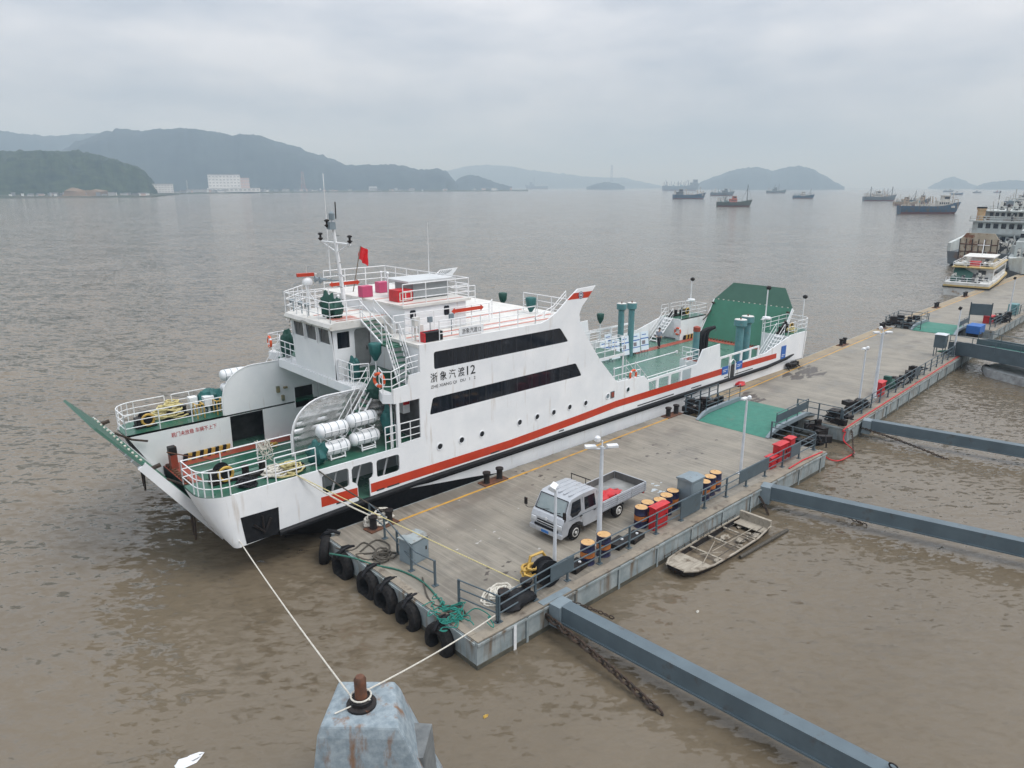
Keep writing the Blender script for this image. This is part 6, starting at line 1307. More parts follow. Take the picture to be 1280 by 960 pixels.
for cx_, y, zs in ((1.45, 11.45, (4.92, 4.12)), (3.0, 11.5, (5.05, 4.22)), (1.5, 22.0, (5.35, 4.6))):
    mb = MB()
    for dx in (-.3, .38):
        mb.tube([(cx_ + dx, y - .42, 3.68), (cx_ + dx, y - .25, zs[0] - .36)], .03, 5); mb.tube([(cx_ + dx, y + .5, 3.68), (cx_ + dx, y + .4, zs[0] - .3)], .03, 5)
        for z in zs: mb.tube([(cx_ + dx, y - .36, z - .40), (cx_ + dx, y + .36, z - .38)], .028, 5); mb.tube([(cx_ + dx, y - .42, z - .28), (cx_ + dx, y - .3, z - .40)], .025, 5)
    for z in zs: mb.tube([(cx_ - .3, y - .38, z - .40), (cx_ + .38, y - .38, z - .40)], .028, 5)
    mb.tube([(cx_ - .3, y - .42, 3.74), (cx_ + .38, y - .42, 3.74)], .03, 5); part('raft_cradle', mb, M_rail, FB)
def lifebuoy(loc, ax, label):
    t = thing('lifebuoy', label, 'lifebuoy', loc); mb = MB(); mb.torus((0, 0, 0), ax, .29, .07, 24, 8); part('ring', mb, M_orange, t, world=False, smooth=True)
    q_ = Vector((0, 0, 1)).rotation_difference(Vector(ax).normalized()); mb = MB()
    for a in (45, 135, 225, 315):
        ps = [q_ @ Vector((.29 * math.cos(R(a + d)), .29 * math.sin(R(a + d)), 0)) for d in (-9, 0, 9)]; mb.tube(ps, .075, 8)
    part('band', mb, M_wplain, t, world=False)
lifebuoy((3.72, 11.05, 6.78), (1, .25, 0), 'orange lifebuoy on the near bridge wing rail'); lifebuoy((3.7, 22.1, 6.75), (1, -.2, 0), 'orange lifebuoy on the far bridge wing rail')
lifebuoy((21.3, 10.62, 3.95), (0, 1, 0), 'orange lifebuoy on the rail below the after landing'); lifebuoy((mu(-.5) - .16, 20.55, 2.6), (1, 0, 0), 'red and white lifebuoy by the far stern house door')
def cover(loc, rx, ry, rz_, label, m=None, seed=1, lumps=1):
    mb = MB(); x, y, z = loc
    for i in range(lumps): mb.blob((x + i * rx * .9, y - i * ry * .5, z + rz_ * (1 - .25 * i)), rx, ry, rz_ * (1 - .25 * i), seed + i, .34, 14, 9, 2.4)
    mb.v = [(a, b, max(c, z)) for a, b, c in mb.v]
    return single('tarpaulin_cover', mb, m or M_tarp, label, 'cover', loc, smooth=True)
cover((3.75, 15.3, 8.97), .34, .36, .62, 'tall dark green cover over gear on the wheelhouse roof', M_tarpd, 1, 2)
cover((.55, 11.1, 3.67), .42, .4, .5, 'teal cover bundle beside the near life rafts'); cover((3.95, 13.6, 6.2), .3, .35, .55, 'teal cover under the small wheelhouse side window', None, 3)
cover((3.85, 11.75, 5.75), .38, .3, .45, 'dark green cover at the top of the near bow ladder', M_tarpd, 4); cover((3.9, 20.3, 6.2), .35, .4, .75, 'dark green cover on the far bridge wing', M_tarpd, 5)
cover((4.05, 11.0, 4.1), .25, .3, .7, 'teal cover under the near bridge wing', None, 6); cover((.2, 22.0, 3.67), .7, .45, .55, 'teal cover beside the far life rafts', None, 7)
cover((-.9, 13.0, 1.8), .4, .4, .75, 'teal cover standing beside the foil panel on the bow deck', None, 8); cover((17.9, 20.8, 1.8), .7, .7, .9, 'dark green cover behind the after stairs', M_tarpd, 9)
for x, y, z, lab in ((21.2, YF - .25, 6.95, 'green cloth cover on a stand by the far cabin roof rail'), (31.9, YF - .3, 4.2, 'green cloth cover on a stand by the far aft rail'), (14.9, 13.0, 8.3, 'teal covered stand on the cabin roof by the fin'), (4.55, 12.6, 7.3, 'green cloth covered lamp above the near bridge wing')):
    t = thing('covered_stand', lab, 'cover', (x, y, z - 1.2)); mb = MB(); mb.lathe([(.08, .0), (.26, .35), (.32, .75), (.28, .82), (.05, .86)], (0, 0, 1.15), n=10)
    mb.v = [(a + .05 * mnoise.noise(Vector((a * 5, b * 5, c * 3))), b, c) for a, b, c in mb.v]; part('cloth', mb, M_tarpd if z < 7.2 else M_tarp, t, world=False, smooth=True)
    mb = MB(); mb.tube([(0, 0, -.6 if z > 6 and z < 7.2 else 0), (0, 0, 1.2)], .035, 6); part('stand', mb, M_rail, t, world=False)
def winch(loc, label, rz=0):
    t = thing('mooring_winch', label, 'winch', loc, rz)
    mb = MB(); mb.box(-.6, .6, -.35, .35, 0, .12); mb.box(-.55, -.2, -.3, .3, .12, .62); part('motor_bed', mb, M_iron, t, world=False, bevel=.03)
    mb = MB(); mb.lathe([(.42, 0), (.42, .05), (.2, .06), (.2, .55), (.42, .56), (.42, .61)], (.1, -.3, .48), axis=(0, 1, 0), n=18); part('drum', mb, M_black, t, world=False, smooth=True)
    mb = MB(); mb.torus((.1, -.36, .48), (0, 1, 0), .34, .075, 18, 6); part('brake_wheel', mb, M_yel, t, world=False, smooth=True)
    mb = MB(); coil(mb, (.1, 0, .3), .33, 6, .04, 3, .4); part('rope', mb, M_ropey, t, world=False, smooth=True)
    return t
WN = winch((-3.15, 12.0, 3.67), 'black winch with yellow brake wheel at the near bow corner'); WN.scale = (.8,) * 3
dup(WN, (-3.3, 21.3, 3.67), 0, 'black winch with yellow brake wheel at the far bow corner'); dup(WN, (mu(-2.6), 11.6, 3.67), 0, 'black winch with yellow wheel on the near stern platform'); dup(WN, (mu(-2.6), 21.5, 3.67), 0, 'black winch with yellow wheel on the far stern platform')
t = thing('mooring_bitts', 'black mooring bitts lying along the near bow platform deck', 'bollard', (-1.9, 11.7, 3.67)); mb = MB(); mb.box(-.8, .7, -.2, .2, 0, .14); part('base', mb, M_iron, t, world=False)
for x in (-.4, .3): mb = MB(); mb.lathe([(.14, .14), (.14, .5), (.18, .54)], (x, 0, 0), n=12); part('post', mb, M_iron, t, world=False)
t2 = dup(t, (-1.6, 21.8, 3.67), 0, 'black mooring bitts on the far bow platform'); dup(t, (mu(-1.4), 11.4, 3.67), 0, 'black mooring bitts on the near stern platform'); dup(t, (mu(-1.4), 21.8, 3.67), 0, 'black mooring bitts on the far stern platform')
for x, y, z, m, r0, n_c, h, lab in ((-1.35, 11.2, 3.67, M_ropew, .55, 14, .5, 'heap of white rope at the gap in the near bow rail'), (-.75, 11.0, 3.67, M_ropey, .5, 12, .75, 'yellow rope draped over the near bow rail gap'), (-2.55, 10.95, 3.67, M_black, .45, 10, .25, 'black hose heap along the near bow bulwark'), (-.4, 11.2, 3.67, M_black, .4, 9, .3, 'black hose heap behind the yellow rope'),
                               (-1.9, 22.2, 3.67, M_ropey, .8, 18, .95, 'big heap of yellow rope on the far bow platform'), (-.5, 14.2, 1.8, M_black, .5, 9, .35, 'black hose heap on the bow deck below the net'), (42.5, 11.3, 3.67, M_ropey, .5, 10, .6, 'yellow rope heap on the near stern platform'), (42.9, 21.6, 3.67, M_ropey, .4, 9, .6, 'yellow rope heap on the far stern platform')):
    single('rope_heap', coil(MB(), (x, y, z), r0, n_c, .04, int(x * 10) + 60, h), m, lab, 'rope', (x, y, z), smooth=True)
r_ = random.Random(9); mb = MB(); c0 = Vector((-1.05, 12.68, 4.66))       # net hung over the inner bow rail
for i in range(22):
    a = c0 + Vector((r_.uniform(-.38, .38), r_.uniform(-.05, .05), r_.uniform(-.05, .1))); b = c0 + Vector((r_.uniform(-.38, .38), r_.uniform(-.1, .1), -r_.uniform(.3, 1.0)))
    mb.tube([a, (a + b) / 2 + Vector((r_.uniform(-.2, .2), r_.uniform(-.12, .05), -.15)), b], .022, 4)
for z in (-.2, -.45, -.7): mb.tube([c0 + Vector((-.38, -.04, z)), c0 + Vector((0, -.06, z - .12)), c0 + Vector((.38, -.04, z))], .02, 4)
single('rope_net', mb, M_ropew, 'white rope net hung over the inner bow rail', 'net', tuple(c0), smooth=True)
for x, y, s_, lab in ((-.1, 21.6, .5, 'white box nearer the bow on the far platform'), (.35 - 1.1, 22.0, .4, 'small white box beside the yellow rope on the far platform')):
    t = thing('deck_box', lab, 'box', (x, y, 3.67)); mb = MB(); mb.box(-s_ / 2, s_ / 2, -.2, .2, .35, .85); part('case', mb, M_wplain, t, world=False, bevel=.02)
    mb = MB(); mb.box(-.05, .05, -.05, .05, 0, .35); part('leg', mb, M_rail, t, world=False)
for x, lab in ((-1.0, 'yellow pipe frame in the middle of the far bow platform'), (.0, 'yellow pipe frame at the after end of the far bow platform')):
    mb = MB(); 
    for dx in (0, .35): mb.tube([(x + dx, 20.7, 3.67), (x + dx, 20.7, 4.4), (x + dx, 21.2, 4.4), (x + dx, 21.2, 3.67)], .035, 5)
    mb.tube([(x, 20.7, 4.4), (x + .35, 20.7, 4.4)], .035, 5); single('pipe_frame', mb, M_yel, lab, 'frame', (x, 20.7, 3.67))
mb = MB(); coil(mb, (2.2, 19.3, 1.8), .3, 5, .035, 3, .3); single('hose_coil', mb, M_yel, 'yellow hose by the bow deck below the foil panel', 'hose', (2.2, 19.3, 1.8), smooth=True)
t = thing('hydraulic_unit', 'dark pump cabinet on a red foot at the bow ramp', 'pump', (-2.75, 19.6, 1.8)); mb = MB(); mb.box(-.16, .2, -.2, .2, .75, 1.15); part('head', mb, M_iron, t, world=False, bevel=.05)
mb = MB(); mb.box(-.14, .18, -.18, .18, 0, .74); part('foot', mb, M_redd, t, world=False); mb = MB(); mb.tube([(-.3, -.25, 1.0), (1.6, -.9, .25)], .03, 5); part('lever', mb, M_rustm, t, world=False)
# display boards along the after deck
for k, (x, y, lab) in enumerate(((34.3, 19.6, 'white and blue display board nearest the person'), (33.1, 19.55, 'white and blue display board second from the person'), (31.6, 19.45, 'white and blue display board behind the tall teal ventilator'), (30.1, 19.2, 'white and blue display board fourth from the person'), (29.0, 19.4, 'white and blue display board closest to the cabin'), (31.3, 20.9, 'white and blue display board standing farther back by the rail'))):
    t = thing('display_board', lab, 'display board', (x, y, 1.79), R(-6 + 3 * (k % 3)))
    mb = MB(); mb.add([(-.45, -.18, .25), (.45, -.18, .25), (.45, .02, 1.75), (-.45, .02, 1.75), (-.45, -.15, .25), (.45, -.15, .25), (.45, .05, 1.75), (-.45, .05, 1.75)], [(0, 1, 2, 3), (4, 7, 6, 5), (0, 4, 5, 1), (1, 5, 6, 2), (2, 6, 7, 3), (3, 7, 4, 0)]); part('panel', mb, pm('poster_white', (0.70, 0.75, 0.80), (0.62, 0.70, 0.78), 3, .5), t, world=False)
    def on(z, o=.006): f_ = (z - .25) / 1.5; return -.18 + .2 * f_ - o
    mb = MB()
    for z0, z1, a, b in ((1.18, 1.26, -.45, .45), (.62, .68, -.45, .45), (1.5, 1.56, -.3, .2)): mb.add([(a, on(z0), z0), (b, on(z0), z0), (b, on(z1), z1), (a, on(z1), z1)], [(0, 1, 2, 3)])
    part('blue_band', mb, M_blue, t, world=False)
    mb = MB(); mb.add([(-.32, on(.75), .75), (.05, on(.75), .75), (.05, on(1.05), 1.05), (-.32, on(1.05), 1.05)], [(0, 1, 2, 3)]); part('picture', mb, pm('poster_photo', (0.30, 0.16, 0.13), (0.12, 0.2, 0.28), 8, .5), t, world=False)
    for x_ in (-.35, .35): mb = MB(); mb.tube([(x_, .2, 0), (x_, .06, 1.3)], .02, 5); mb.tube([(x_, -.15, 0), (x_, -.15, .3)], .02, 5); part('leg', mb, M_greyd, t, world=False)
for x, y, lab in ((33.7, 20.1, 'red extinguisher box between two display boards'), (28.6, 20.6, 'pinkish red box by the after stairs')):
    t = thing('extinguisher_box', lab, 'box', (x, y, 1.79)); mb = MB(); mb.box(-.2, .2, -.12, .12, .4, 1.4); part('case', mb, M_redp, t, world=False, bevel=.02); mb = MB(); mb.box(-.16, .16, -.1, .1, 0, .4); part('foot', mb, M_iron, t, world=False)
# ---------------------------------------------------------------- the person on the after deck
def person(loc, rz, label):
    t = thing('person', label, 'person', loc, rz)
    def skin(name, verts, edges, radii, mt, root=0, sub=1):
        me = bpy.data.meshes.new(name); me.from_pydata([Vector(v) for v in verts], edges, []); o = bpy.data.objects.new(name, me); COL.objects.link(o); o.parent = t
        md = o.modifiers.new('skin', 'SKIN'); md.use_smooth_shade = True
        if not me.skin_vertices: return o
        for i, r in enumerate(radii): me.skin_vertices[0].data[i].radius = (r if isinstance(r, tuple) else (r, r)); me.skin_vertices[0].data[i].use_root = (i == root)
        o.modifiers.new('smooth', 'SUBSURF').levels = sub; o.modifiers['smooth'].render_levels = 2; me.materials.append(mt); return o
    # walking: left leg forward, arms swinging
    V = [(0, 0, .92), (0, 0, 1.12), (0, .01, 1.34), (0, .01, 1.46), (0, -.01, 1.54), (0, -.02, 1.63), (0, -.01, 1.72),
         (.17, .01, 1.40), (.22, .08, 1.14), (.20, .0, .93), (.20, -.05, .84), (-.17, .01, 1.40), (-.22, -.06, 1.14), (-.2, -.2, .98), (-.2, -.26, .92),
         (.09, 0, .88), (.10, -.16, .50), (.10, -.10, .10), (.10, -.22, .04), (-.09, 0, .88), (-.10, .06, .48), (-.10, .26, .12), (-.10, .17, .04)]
    E = [(0, 1), (1, 2), (2, 3), (3, 4), (4, 5), (5, 6), (2, 7), (7, 8), (8, 9), (9, 10), (2, 11), (11, 12), (12, 13), (13, 14), (0, 15), (15, 16), (16, 17), (17, 18), (0, 19), (19, 20), (20, 21), (21, 22)]
    rad = [(.14, .10), (.135, .095), (.15, .10), .06, .055, (.085, .10), (.07, .085), .055, .045, .036, .035, .055, .045, .036, .035, .085, .06, .045, .04, .085, .06, .045, .04]
    b = skin('body', V, E, rad, M_person)
    skin('shirt', [V[0], V[1], V[2], (0, .01, 1.43), V[7], V[8], (.21, .04, 1.04), V[11], V[12], (-.21, -.13, 1.06)], [(0, 1), (1, 2), (2, 3), (2, 4), (4, 5), (5, 6), (2, 7), (7, 8), (8, 9)], [(.16, .12), (.155, .115), (.17, .12), .075, .07, .06, .055, .07, .06, .055], pm('shirt_grey', (0.30, 0.33, 0.40), (0.24, 0.26, 0.32), 6, .8))
    skin('trousers', [(0, 0, .95), V[15], V[16], V[17], V[19], V[20], V[21]], [(0, 1), (1, 2), (2, 3), (0, 4), (4, 5), (5, 6)], [(.155, .12), .10, .075, .06, .10, .075, .06], pm('trousers_dark', (0.018, 0.02, 0.03), None, 5, .8))
    mb = MB(); mb.blob((0, .0, 1.70), .095, .11, .085, 2, .08, 12, 8); part('hair', mb, M_black, t, world=False, smooth=True)
    for x, n_a in ((.1, 0), (-.1, 1)):
        y, z = ((-.19, .0), (.17, .0))[n_a]; mb = MB(); mb.blob((x, y, z + .05), .05, .13, .05, 1, .05, 10, 6); part('shoe', mb, M_black, t, world=False, smooth=True)
    mb = MB()
    for x in (-.035, .035): mb.blob((x, -.115, 1.645), .012, .008, .01, 1, 0, 6, 4)
    part('eye', mb, M_black, t, world=False); mb = MB(); mb.blob((0, -.125, 1.615), .014, .02, .02, 1, 0, 6, 4); part('nose', mb, M_person, t, world=False)
person((36.6, 19.75, 1.79), R(-70), 'person in a grey shirt and dark trousers walking across the after deck')
# ================================================================ fishing boats at anchor
M_hb = pm('hull_blue', (0.014, 0.065, 0.14), (0.03, 0.075, 0.12), .5, .5, c3=(0.09, 0.07, 0.055), s3=.6, lo3=.5, hi3=.65); M_hd = pm('hull_dark', (0.03, 0.045, 0.06), (0.05, 0.055, 0.06), .3, .6, c3=(0.1, 0.07, 0.05), s3=.4)
M_hg = pm('hull_grey', (0.12, 0.15, 0.17), (0.10, 0.11, 0.12), .3, .6, c3=(0.15, 0.09, 0.06), s3=.4); M_hr = pm('keel_red', (0.20, 0.04, 0.03), None, 1, .6)
M_hgr = pm('hull_greenish', (0.05, 0.085, 0.075), (0.10, 0.10, 0.08), .3, .6); M_cab = pm('cabin_cream', (0.55, 0.54, 0.50), (0.40, 0.39, 0.36), .4, .6, c3=(0.25, 0.16, 0.1), s3=.8)
M_tan = pm('cabin_tan', (0.36, 0.27, 0.18), (0.26, 0.2, 0.14), .4, .6); M_redc = pm('cabin_red', (0.42, 0.09, 0.05), (0.35, 0.12, 0.07), .4, .6)
def fishing_boat(label, x0, x1, yw, hullm, cabm, cabx=-.18, flip=False, masts=((.3, .75), (-.35, .5)), seed=1, stuff_=30, gantry=False, extra=None):
    a, b = at(x0, yw, 0), at(x1, yw, 0)
    if flip: a, b = b, a
    c_ = (a + b) / 2; L = (b - a).length; d = b - a; B = L * .19; D = L * .115
    t = thing('fishing_boat', label, 'boat', (c_.x, c_.y, 0), math.atan2(d.y, d.x), 'fishing boats anchored in the fairway')
    st_ = []
    for k in range(11):
        u = k / 10; x = -L / 2 + L * u; w = B / 2 * (1 - max(0, (u - .6) / .4) ** 2.2) * (.86 + .14 * min(1, u * 4)); zt = D * (.95 + .15 * (1 - u) + .95 * max(0, u - .5) ** 1.6 * 2.2); xs = x - (L * .05 if k == 10 else 0)
        st_.append([(x, -w, zt), (xs, -w * .9, D * .35), (xs - (L * .04 if k > 8 else 0), -w * .6, -.5), (xs - (L * .04 if k > 8 else 0), w * .6, -.5), (xs, w * .9, D * .35), (x, w, zt)])
    mb = MB(); mb.loft(st_, caps=False); mb.add(st_[0], [(0, 1, 2, 3, 4, 5)]); part('hull', mb, hullm, t, world=False, smooth=True)
    mb = MB(); mb.loft([[(p[0][0], p[0][1] * .94, p[0][2] - D * .18), (p[5][0], p[5][1] * .94, p[5][2] - D * .18)] for p in st_]); part('deck', mb, M_tan, t, world=False)
    mb = MB(); mb.loft([[(p[1][0], p[1][1] * 1.01, D * .22), (p[2][0], p[2][1] * 1.05, -.3)] for p in st_]); mb.loft([[(p[4][0], p[4][1] * 1.01, D * .22), (p[3][0], p[3][1] * 1.05, -.3)] for p in st_]); part('boot_top', mb, M_hr, t, world=False)
    cl, ch = L * .2, L * .105; cx0 = cabx * L; zb = D * .9
    mb = MB(); mb.box(cx0 - cl / 2, cx0 + cl / 2, -B * .3, B * .3, zb, zb + ch); mb.box(cx0 - cl * .1, cx0 + cl * .42, -B * .26, B * .26, zb + ch, zb + ch * 1.7); cb = part('deckhouse', mb, cabm, t, world=False)
    mb = MB()
    for i in range(5):
        x = cx0 - cl * .4 + cl * .17 * i; mb.box(x, x + cl * .1, -B * .31, B * .31, zb + ch * .45, zb + ch * .75)
    mb.box(cx0 - cl * .02, cx0 + cl * .36, -B * .27, B * .27, zb + ch * 1.25, zb + ch * 1.55); part('window', mb, M_glass, cb, world=False)
    mb = MB(); mb.box(cx0 - cl * .15, cx0 + cl * .48, -B * .3, B * .3, zb + ch * 1.7, zb + ch * 1.78); part('roof', mb, M_cab, cb, world=False)
    for f_, h in masts:
        mb = MB(); mb.tube([(f_ * L, 0, zb - D * .2), (f_ * L, 0, zb + h * L * .45)], [L * .013, L * .007], 5); mb.tube([(f_ * L, 0, zb + h * L * .35), (f_ * L - .16 * L, 0, zb + D * .5)], L * .004, 4); mb.tube([(f_ * L, 0, zb + h * L * .43), (f_ * L + .15 * L, 0, zb + D * .4)], L * .002, 3)
        mb.tube([(f_ * L, -B * .3, zb + h * L * .3), (f_ * L, B * .3, zb + h * L * .3)], L * .003, 4); part('mast', mb, M_cab if h < .7 else M_hd, t, world=False)
    r_ = random.Random(seed); mb = MB()
    for i in range(stuff_):
        x = r_.uniform(-.44, .38) * L
        if abs(x - cx0) < cl * .55: continue
        s_ = r_.uniform(.012, .03) * L; y = r_.uniform(-.3, .3) * B; mb.box(x - s_, x + s_, y - s_, y + s_, zb - D * .1, zb + r_.uniform(.02, .055) * L)
    if mb.f: part('deck_gear', mb, M_cab if seed % 2 else M_teal, t, world=False)
    if gantry:
        mb = MB()
        for x in (-.46, .42 if gantry == 2 else -.38): 
            for s_ in (-1, 1): mb.tube([(x * L, s_ * B * .35, zb - D * .2), (x * L, s_ * B * .25, zb + L * .12)], L * .005, 4)
            mb.tube([(x * L, -B * .25, zb + L * .12), (x * L, B * .25, zb + L * .12)], L * .006, 4)
        part('gantry', mb, M_tan, t, world=False)
    if seed <= 8 or seed == 10:
        mb = MB()
        for i in range(18): x = r_.uniform(-.42, .40) * L; mb.tube([(x, r_.uniform(-.3, .3) * B, zb - D * .1), (x + r_.uniform(-.06, .06) * L, r_.uniform(-.3, .3) * B, zb + r_.uniform(.06, .18) * L)], L * .0055, 4)
        part('derrick', mb, M_tan if seed % 2 else M_hd, t, world=False)
    mb = MB()
    for k in range(1, 10): mb.tube([(st_[k][0][0], st_[k][0][1], st_[k][0][2]), (st_[k][0][0], st_[k][0][1], st_[k][0][2] + L * .02)], L * .0015, 3)
    mb.tube([(p[0][0], p[0][1], p[0][2] + L * .02) for p in st_[:-1]], L * .0015, 3); part('rail', mb, M_cab, t, world=False)
    return t
fishing_boat('big blue hulled fishing boat with tan masts, closest to the rusty ferry', 1123, 1199, 267, M_hb, M_cab, .2, False, ((.30, .5), (.36, .5), (-.2, .35)), 1, 22, 2)
fishing_boat('tan cluttered fishing boat just behind the big blue one', 1117, 1152, 256.5, M_tan, M_tan, -.1, False, ((.2, .5), (-.3, .6)), 2, 20, 1)
fishing_boat('grey blue fishing boat with many thin masts left of the tan one', 1079, 1120, 251, M_hg, M_cab, -.1, False, ((.1, .6), (.35, .7), (-.3, .7), (-.05, .5)), 3, 16, 1)
fishing_boat('dark green fishing boat with an orange red cabin in mid channel', 896, 940, 258, M_hgr, M_redc, -.05, False, ((.34, 1.1), (-.3, .35)), 4, 16, 1)
fishing_boat('dark blue fishing boat with white gear amidships', 841, 882, 248.5, M_hb, M_hg, -.3, False, ((.32, .55), (-.1, .4)), 5, 14, 2)
fishing_boat('small grey blue fishing boat behind the orange cabined one', 888, 918, 244.5, M_hg, M_hg, .1, False, ((.3, .45), (-.3, .5)), 6, 10)
fishing_boat('greenish grey fishing boat in front of the island', 958, 983, 241.5, M_hgr, M_hgr, -.1, False, ((.1, .8), (-.1, .7)), 7, 10)
fishing_boat('small blue fishing boat with a brown bow right of the island boats', 991, 1018, 248, M_hb, M_cab, -.05, False, ((.3, .75), (-.1, .5)), 8, 10)
fishing_boat('long low pale fishing boat lying before the shore on the left', 656, 685, 236.3, M_hg, M_hg, .2, True, ((.1, .9), (-.2, .5)), 9, 12)
fishing_boat('long grey work vessel with a row of posts left of the island', 828, 874, 238.2, M_hg, M_hg, .35, False, ((.1, .35), (.2, .4), (.0, .3), (-.1, .25), (-.4, .3)), 10, 12, 1)
fishing_boat('tiny blue fishing boat beyond the bow of the big blue one', 1189, 1204, 243.5, M_hb, M_cab, -.1, False, ((.3, .5),), 11, 6)
fishing_boat('tiny grey fishing boat left of centre in the far right group', 1216, 1227, 241.3, M_hg, M_hg, -.1, False, ((.1, .5),), 12, 6)
fishing_boat('tiny brown fishing boat farthest right in the channel', 1242, 1252, 241.0, M_hd, M_redc, -.1, False, ((.1, .5),), 13, 6)
fishing_boat('tiny pinkish fishing boat behind the big blue one', 1179, 1192, 240.0, M_hd, M_cab, .1, False, ((.2, .6), (-.3, .5)), 14, 6)
fishing_boat('grey fishing boat overlapping the stern of the many masted one', 1088, 1112, 248.2, M_hd, M_cab, -.2, False, ((.1, .8), (.35, .9), (-.3, .7)), 3, 14, 1)
fishing_boat('rust brown fishing boat showing over the deck of the tan one', 1130, 1163, 254.0, M_hd, M_tan, .15, False, ((.2, .7), (-.1, .8), (-.35, .5)), 5, 22, 2)
fishing_boat('grey trawler moored deep in the cluster beyond the rusty ferry', 1256, 1300, 257, M_hg, M_cab, -.1, False, ((.1, .7), (-.3, .6)), 2, 22, 2)
q = at(401, 235.2, 0); t = thing('channel_buoy', 'small red channel buoy standing far out on the water', 'buoy', (q.x, q.y, 0)); mb = MB(); mb.lathe([(4, -1), (4, 3), (1.5, 6), (1.2, 20), (.3, 24)], n=10); part('body', mb, M_redp, t, world=False); mb = MB(); mb.lathe([(2.0, 0), (2.0, 5)], (0, 0, 14), n=10); part('topmark', mb, M_redp, t, world=False)
# ================================================================ passenger boat and rusty ferry moored at the right
pa, pb = at(1186, 366, 0), at(1229, 375, 0); hd_ = R(8)
PB = thing('passenger_boat', 'white passenger boat with yellow trim and a row of windows moored at the right', 'boat', (102.5, 15.2, 0), hd_); PB.scale = (1, 1, .8)
pp = lambda n, mb, m, par=None, **k: part(n, mb, m, par or PB, world=False, **k)
M_worn = pm('boat_white_worn', (0.62, 0.63, 0.62), (0.48, 0.48, 0.46), .9, .6, c3=(0.30, 0.21, 0.14), s3=1.1, lo3=.56, hi3=.70)
B2_ = 2.75; Lb = 30
mb = MB(); mb.loft([[(x, -w * .9, -.4), (x, -w, 1.5), (x, w, 1.5), (x, w * .9, -.4)] for x, w in ((0, B2_), (8, B2_ + .2), (22, B2_), (27, 1.8), (30, .2))], caps=True); pp('hull', mb, M_worn)
mb = MB(); mb.loft([[(x - .15, -w - .1, 1.42), (x - .15, -w - .1, 1.62), (x - .15, w + .1, 1.62), (x - .15, w + .1, 1.42)] for x, w in ((0, B2_), (8, B2_ + .2), (22, B2_), (27, 1.8), (30, .2))], closed=True, caps=True); pp('rubbing_strake', mb, M_black)
mb = MB(); mb.loft([[(x, -w - .02, 1.62), (x, -w - .02, 1.9), (x, w + .02, 1.9), (x, w + .02, 1.62)] for x, w in ((-.1, B2_), (8, B2_ + .2), (22, B2_), (27, 1.8), (30, .2))], closed=True, caps=True); pp('yellow_band', mb, pm('trim_yellow', (0.52, 0.38, 0.14), (0.42, 0.31, 0.13), 1, .5))
mb = MB(); mb.loft([[(x, -w, 1.9), (x, -w, 2.35), (x, w, 2.35), (x, w, 1.9)] for x, w in ((0, B2_ - .05), (8, B2_ + .1), (20, B2_ - .1))], closed=True, caps=True); pp('bulwark', mb, M_worn)
mb = MB(); mb.box(5, 21, -2.5, 2.5, 2.36, 4.5); cbn = pp('cabin', mb, M_worn)
mb = MB(); mb.box(4.2, 21.4, -2.65, 2.65, 4.5, 4.66); pp('cabin_roof', mb, pm('trim_yellow', (0.6, .4, .1)), cbn)
for i in range(10): mb = MB(); mb.box(6.2 + 1.4 * i, 7.2 + 1.4 * i, -2.53, 2.53, 3.1, 3.9); pp('window', mb, M_glass, cbn)
for y in (-1.6, .7): mb = MB(); mb.box(4.97, 5.0, y, y + .95, 2.4, 4.1); pp('doorway', mb, M_int, cbn)
mb = MB(); mb.box(9, 15, -1.8, 1.8, 4.67, 6.0); uh = pp('wheelhouse', mb, M_worn)
mb = MB(); mb.box(9.5, 15.03, -1.83, 1.83, 5.1, 5.7); pp('window', mb, M_glass, uh)
mb = MB(); mb.box(8.6, 15.4, -2.0, 2.0, 6.0, 6.12); pp('roof', mb, M_roofw, uh)
mb = MB(); mb.box(6.0, 7.4, -.6, .8, 4.67, 5.5); pp('red_raft', mb, M_redp)
for x, y in ((5.2, 1.8), (6.4, -1.6), (8.0, 1.4)): mb = MB(); mb.lathe([(.35, -.6), (.35, .6)], (x, y, 5.05), axis=(0, 1, 0), n=12); pp('raft_canister', mb, M_worn)
mb = MB(); mb.tube([(12, 0, 6.1), (12, 0, 9.0)], .07, 6); mb.tube([(12, -.8, 8), (12, .8, 8)], .05, 5); pp('mast', mb, M_rail)
pp('railing', railing([(.2, -2.6, 2.35), (.2, 2.6, 2.35)], .8, 2, 1.2, .04, .04), M_rail); pp('railing', railing([(4.3, -2.5, 4.66), (4.3, 2.5, 4.66), (20, 2.5, 4.66)], .8, 2, 1.5, .04, .04), M_rail); pp('railing', railing([(4.3, -2.5, 4.66), (20, -2.5, 4.66)], .8, 2, 1.5, .04, .04), M_rail)
mb = MB(); mb.add([(3.2, -2.4, 2.36), (3.3, 2.4, 2.36), (4.9, 2.3, 4.4), (4.9, 1.2, 4.4)], [(0, 1, 2, 3)]); mb.box(1.2, 3, 1.2, 2.2, 2.36, 3.1); mb.box(1.5, 2.4, -.5, .6, 2.36, 3.0); pp('stern_gear', mb, M_tarpd)
mb = MB(); r_ = random.Random(14)
for i in range(26): x, y, s_ = r_.uniform(5, 20), r_.uniform(-2.3, 2.3), r_.uniform(.1, .35); mb.box(x - s_, x + s_, y - s_, y + s_, 4.67, 4.67 + r_.uniform(.3, 1.5))
pp('roof_gear', mb, pm('gear_mix', (0.03, 0.03, 0.035), (0.55, 0.54, 0.5), 1.2, .6, lo=.48, hi=.52))
mb = MB()
for i in range(16): x, y = r_.uniform(.5, 4.5), r_.uniform(-2.2, 2.2); mb.box(x - .2, x + .2, y - .2, y + .2, 2.36, 2.36 + r_.uniform(.3, 1.6))
pp('deck_gear', mb, MATS['gear_mix'])
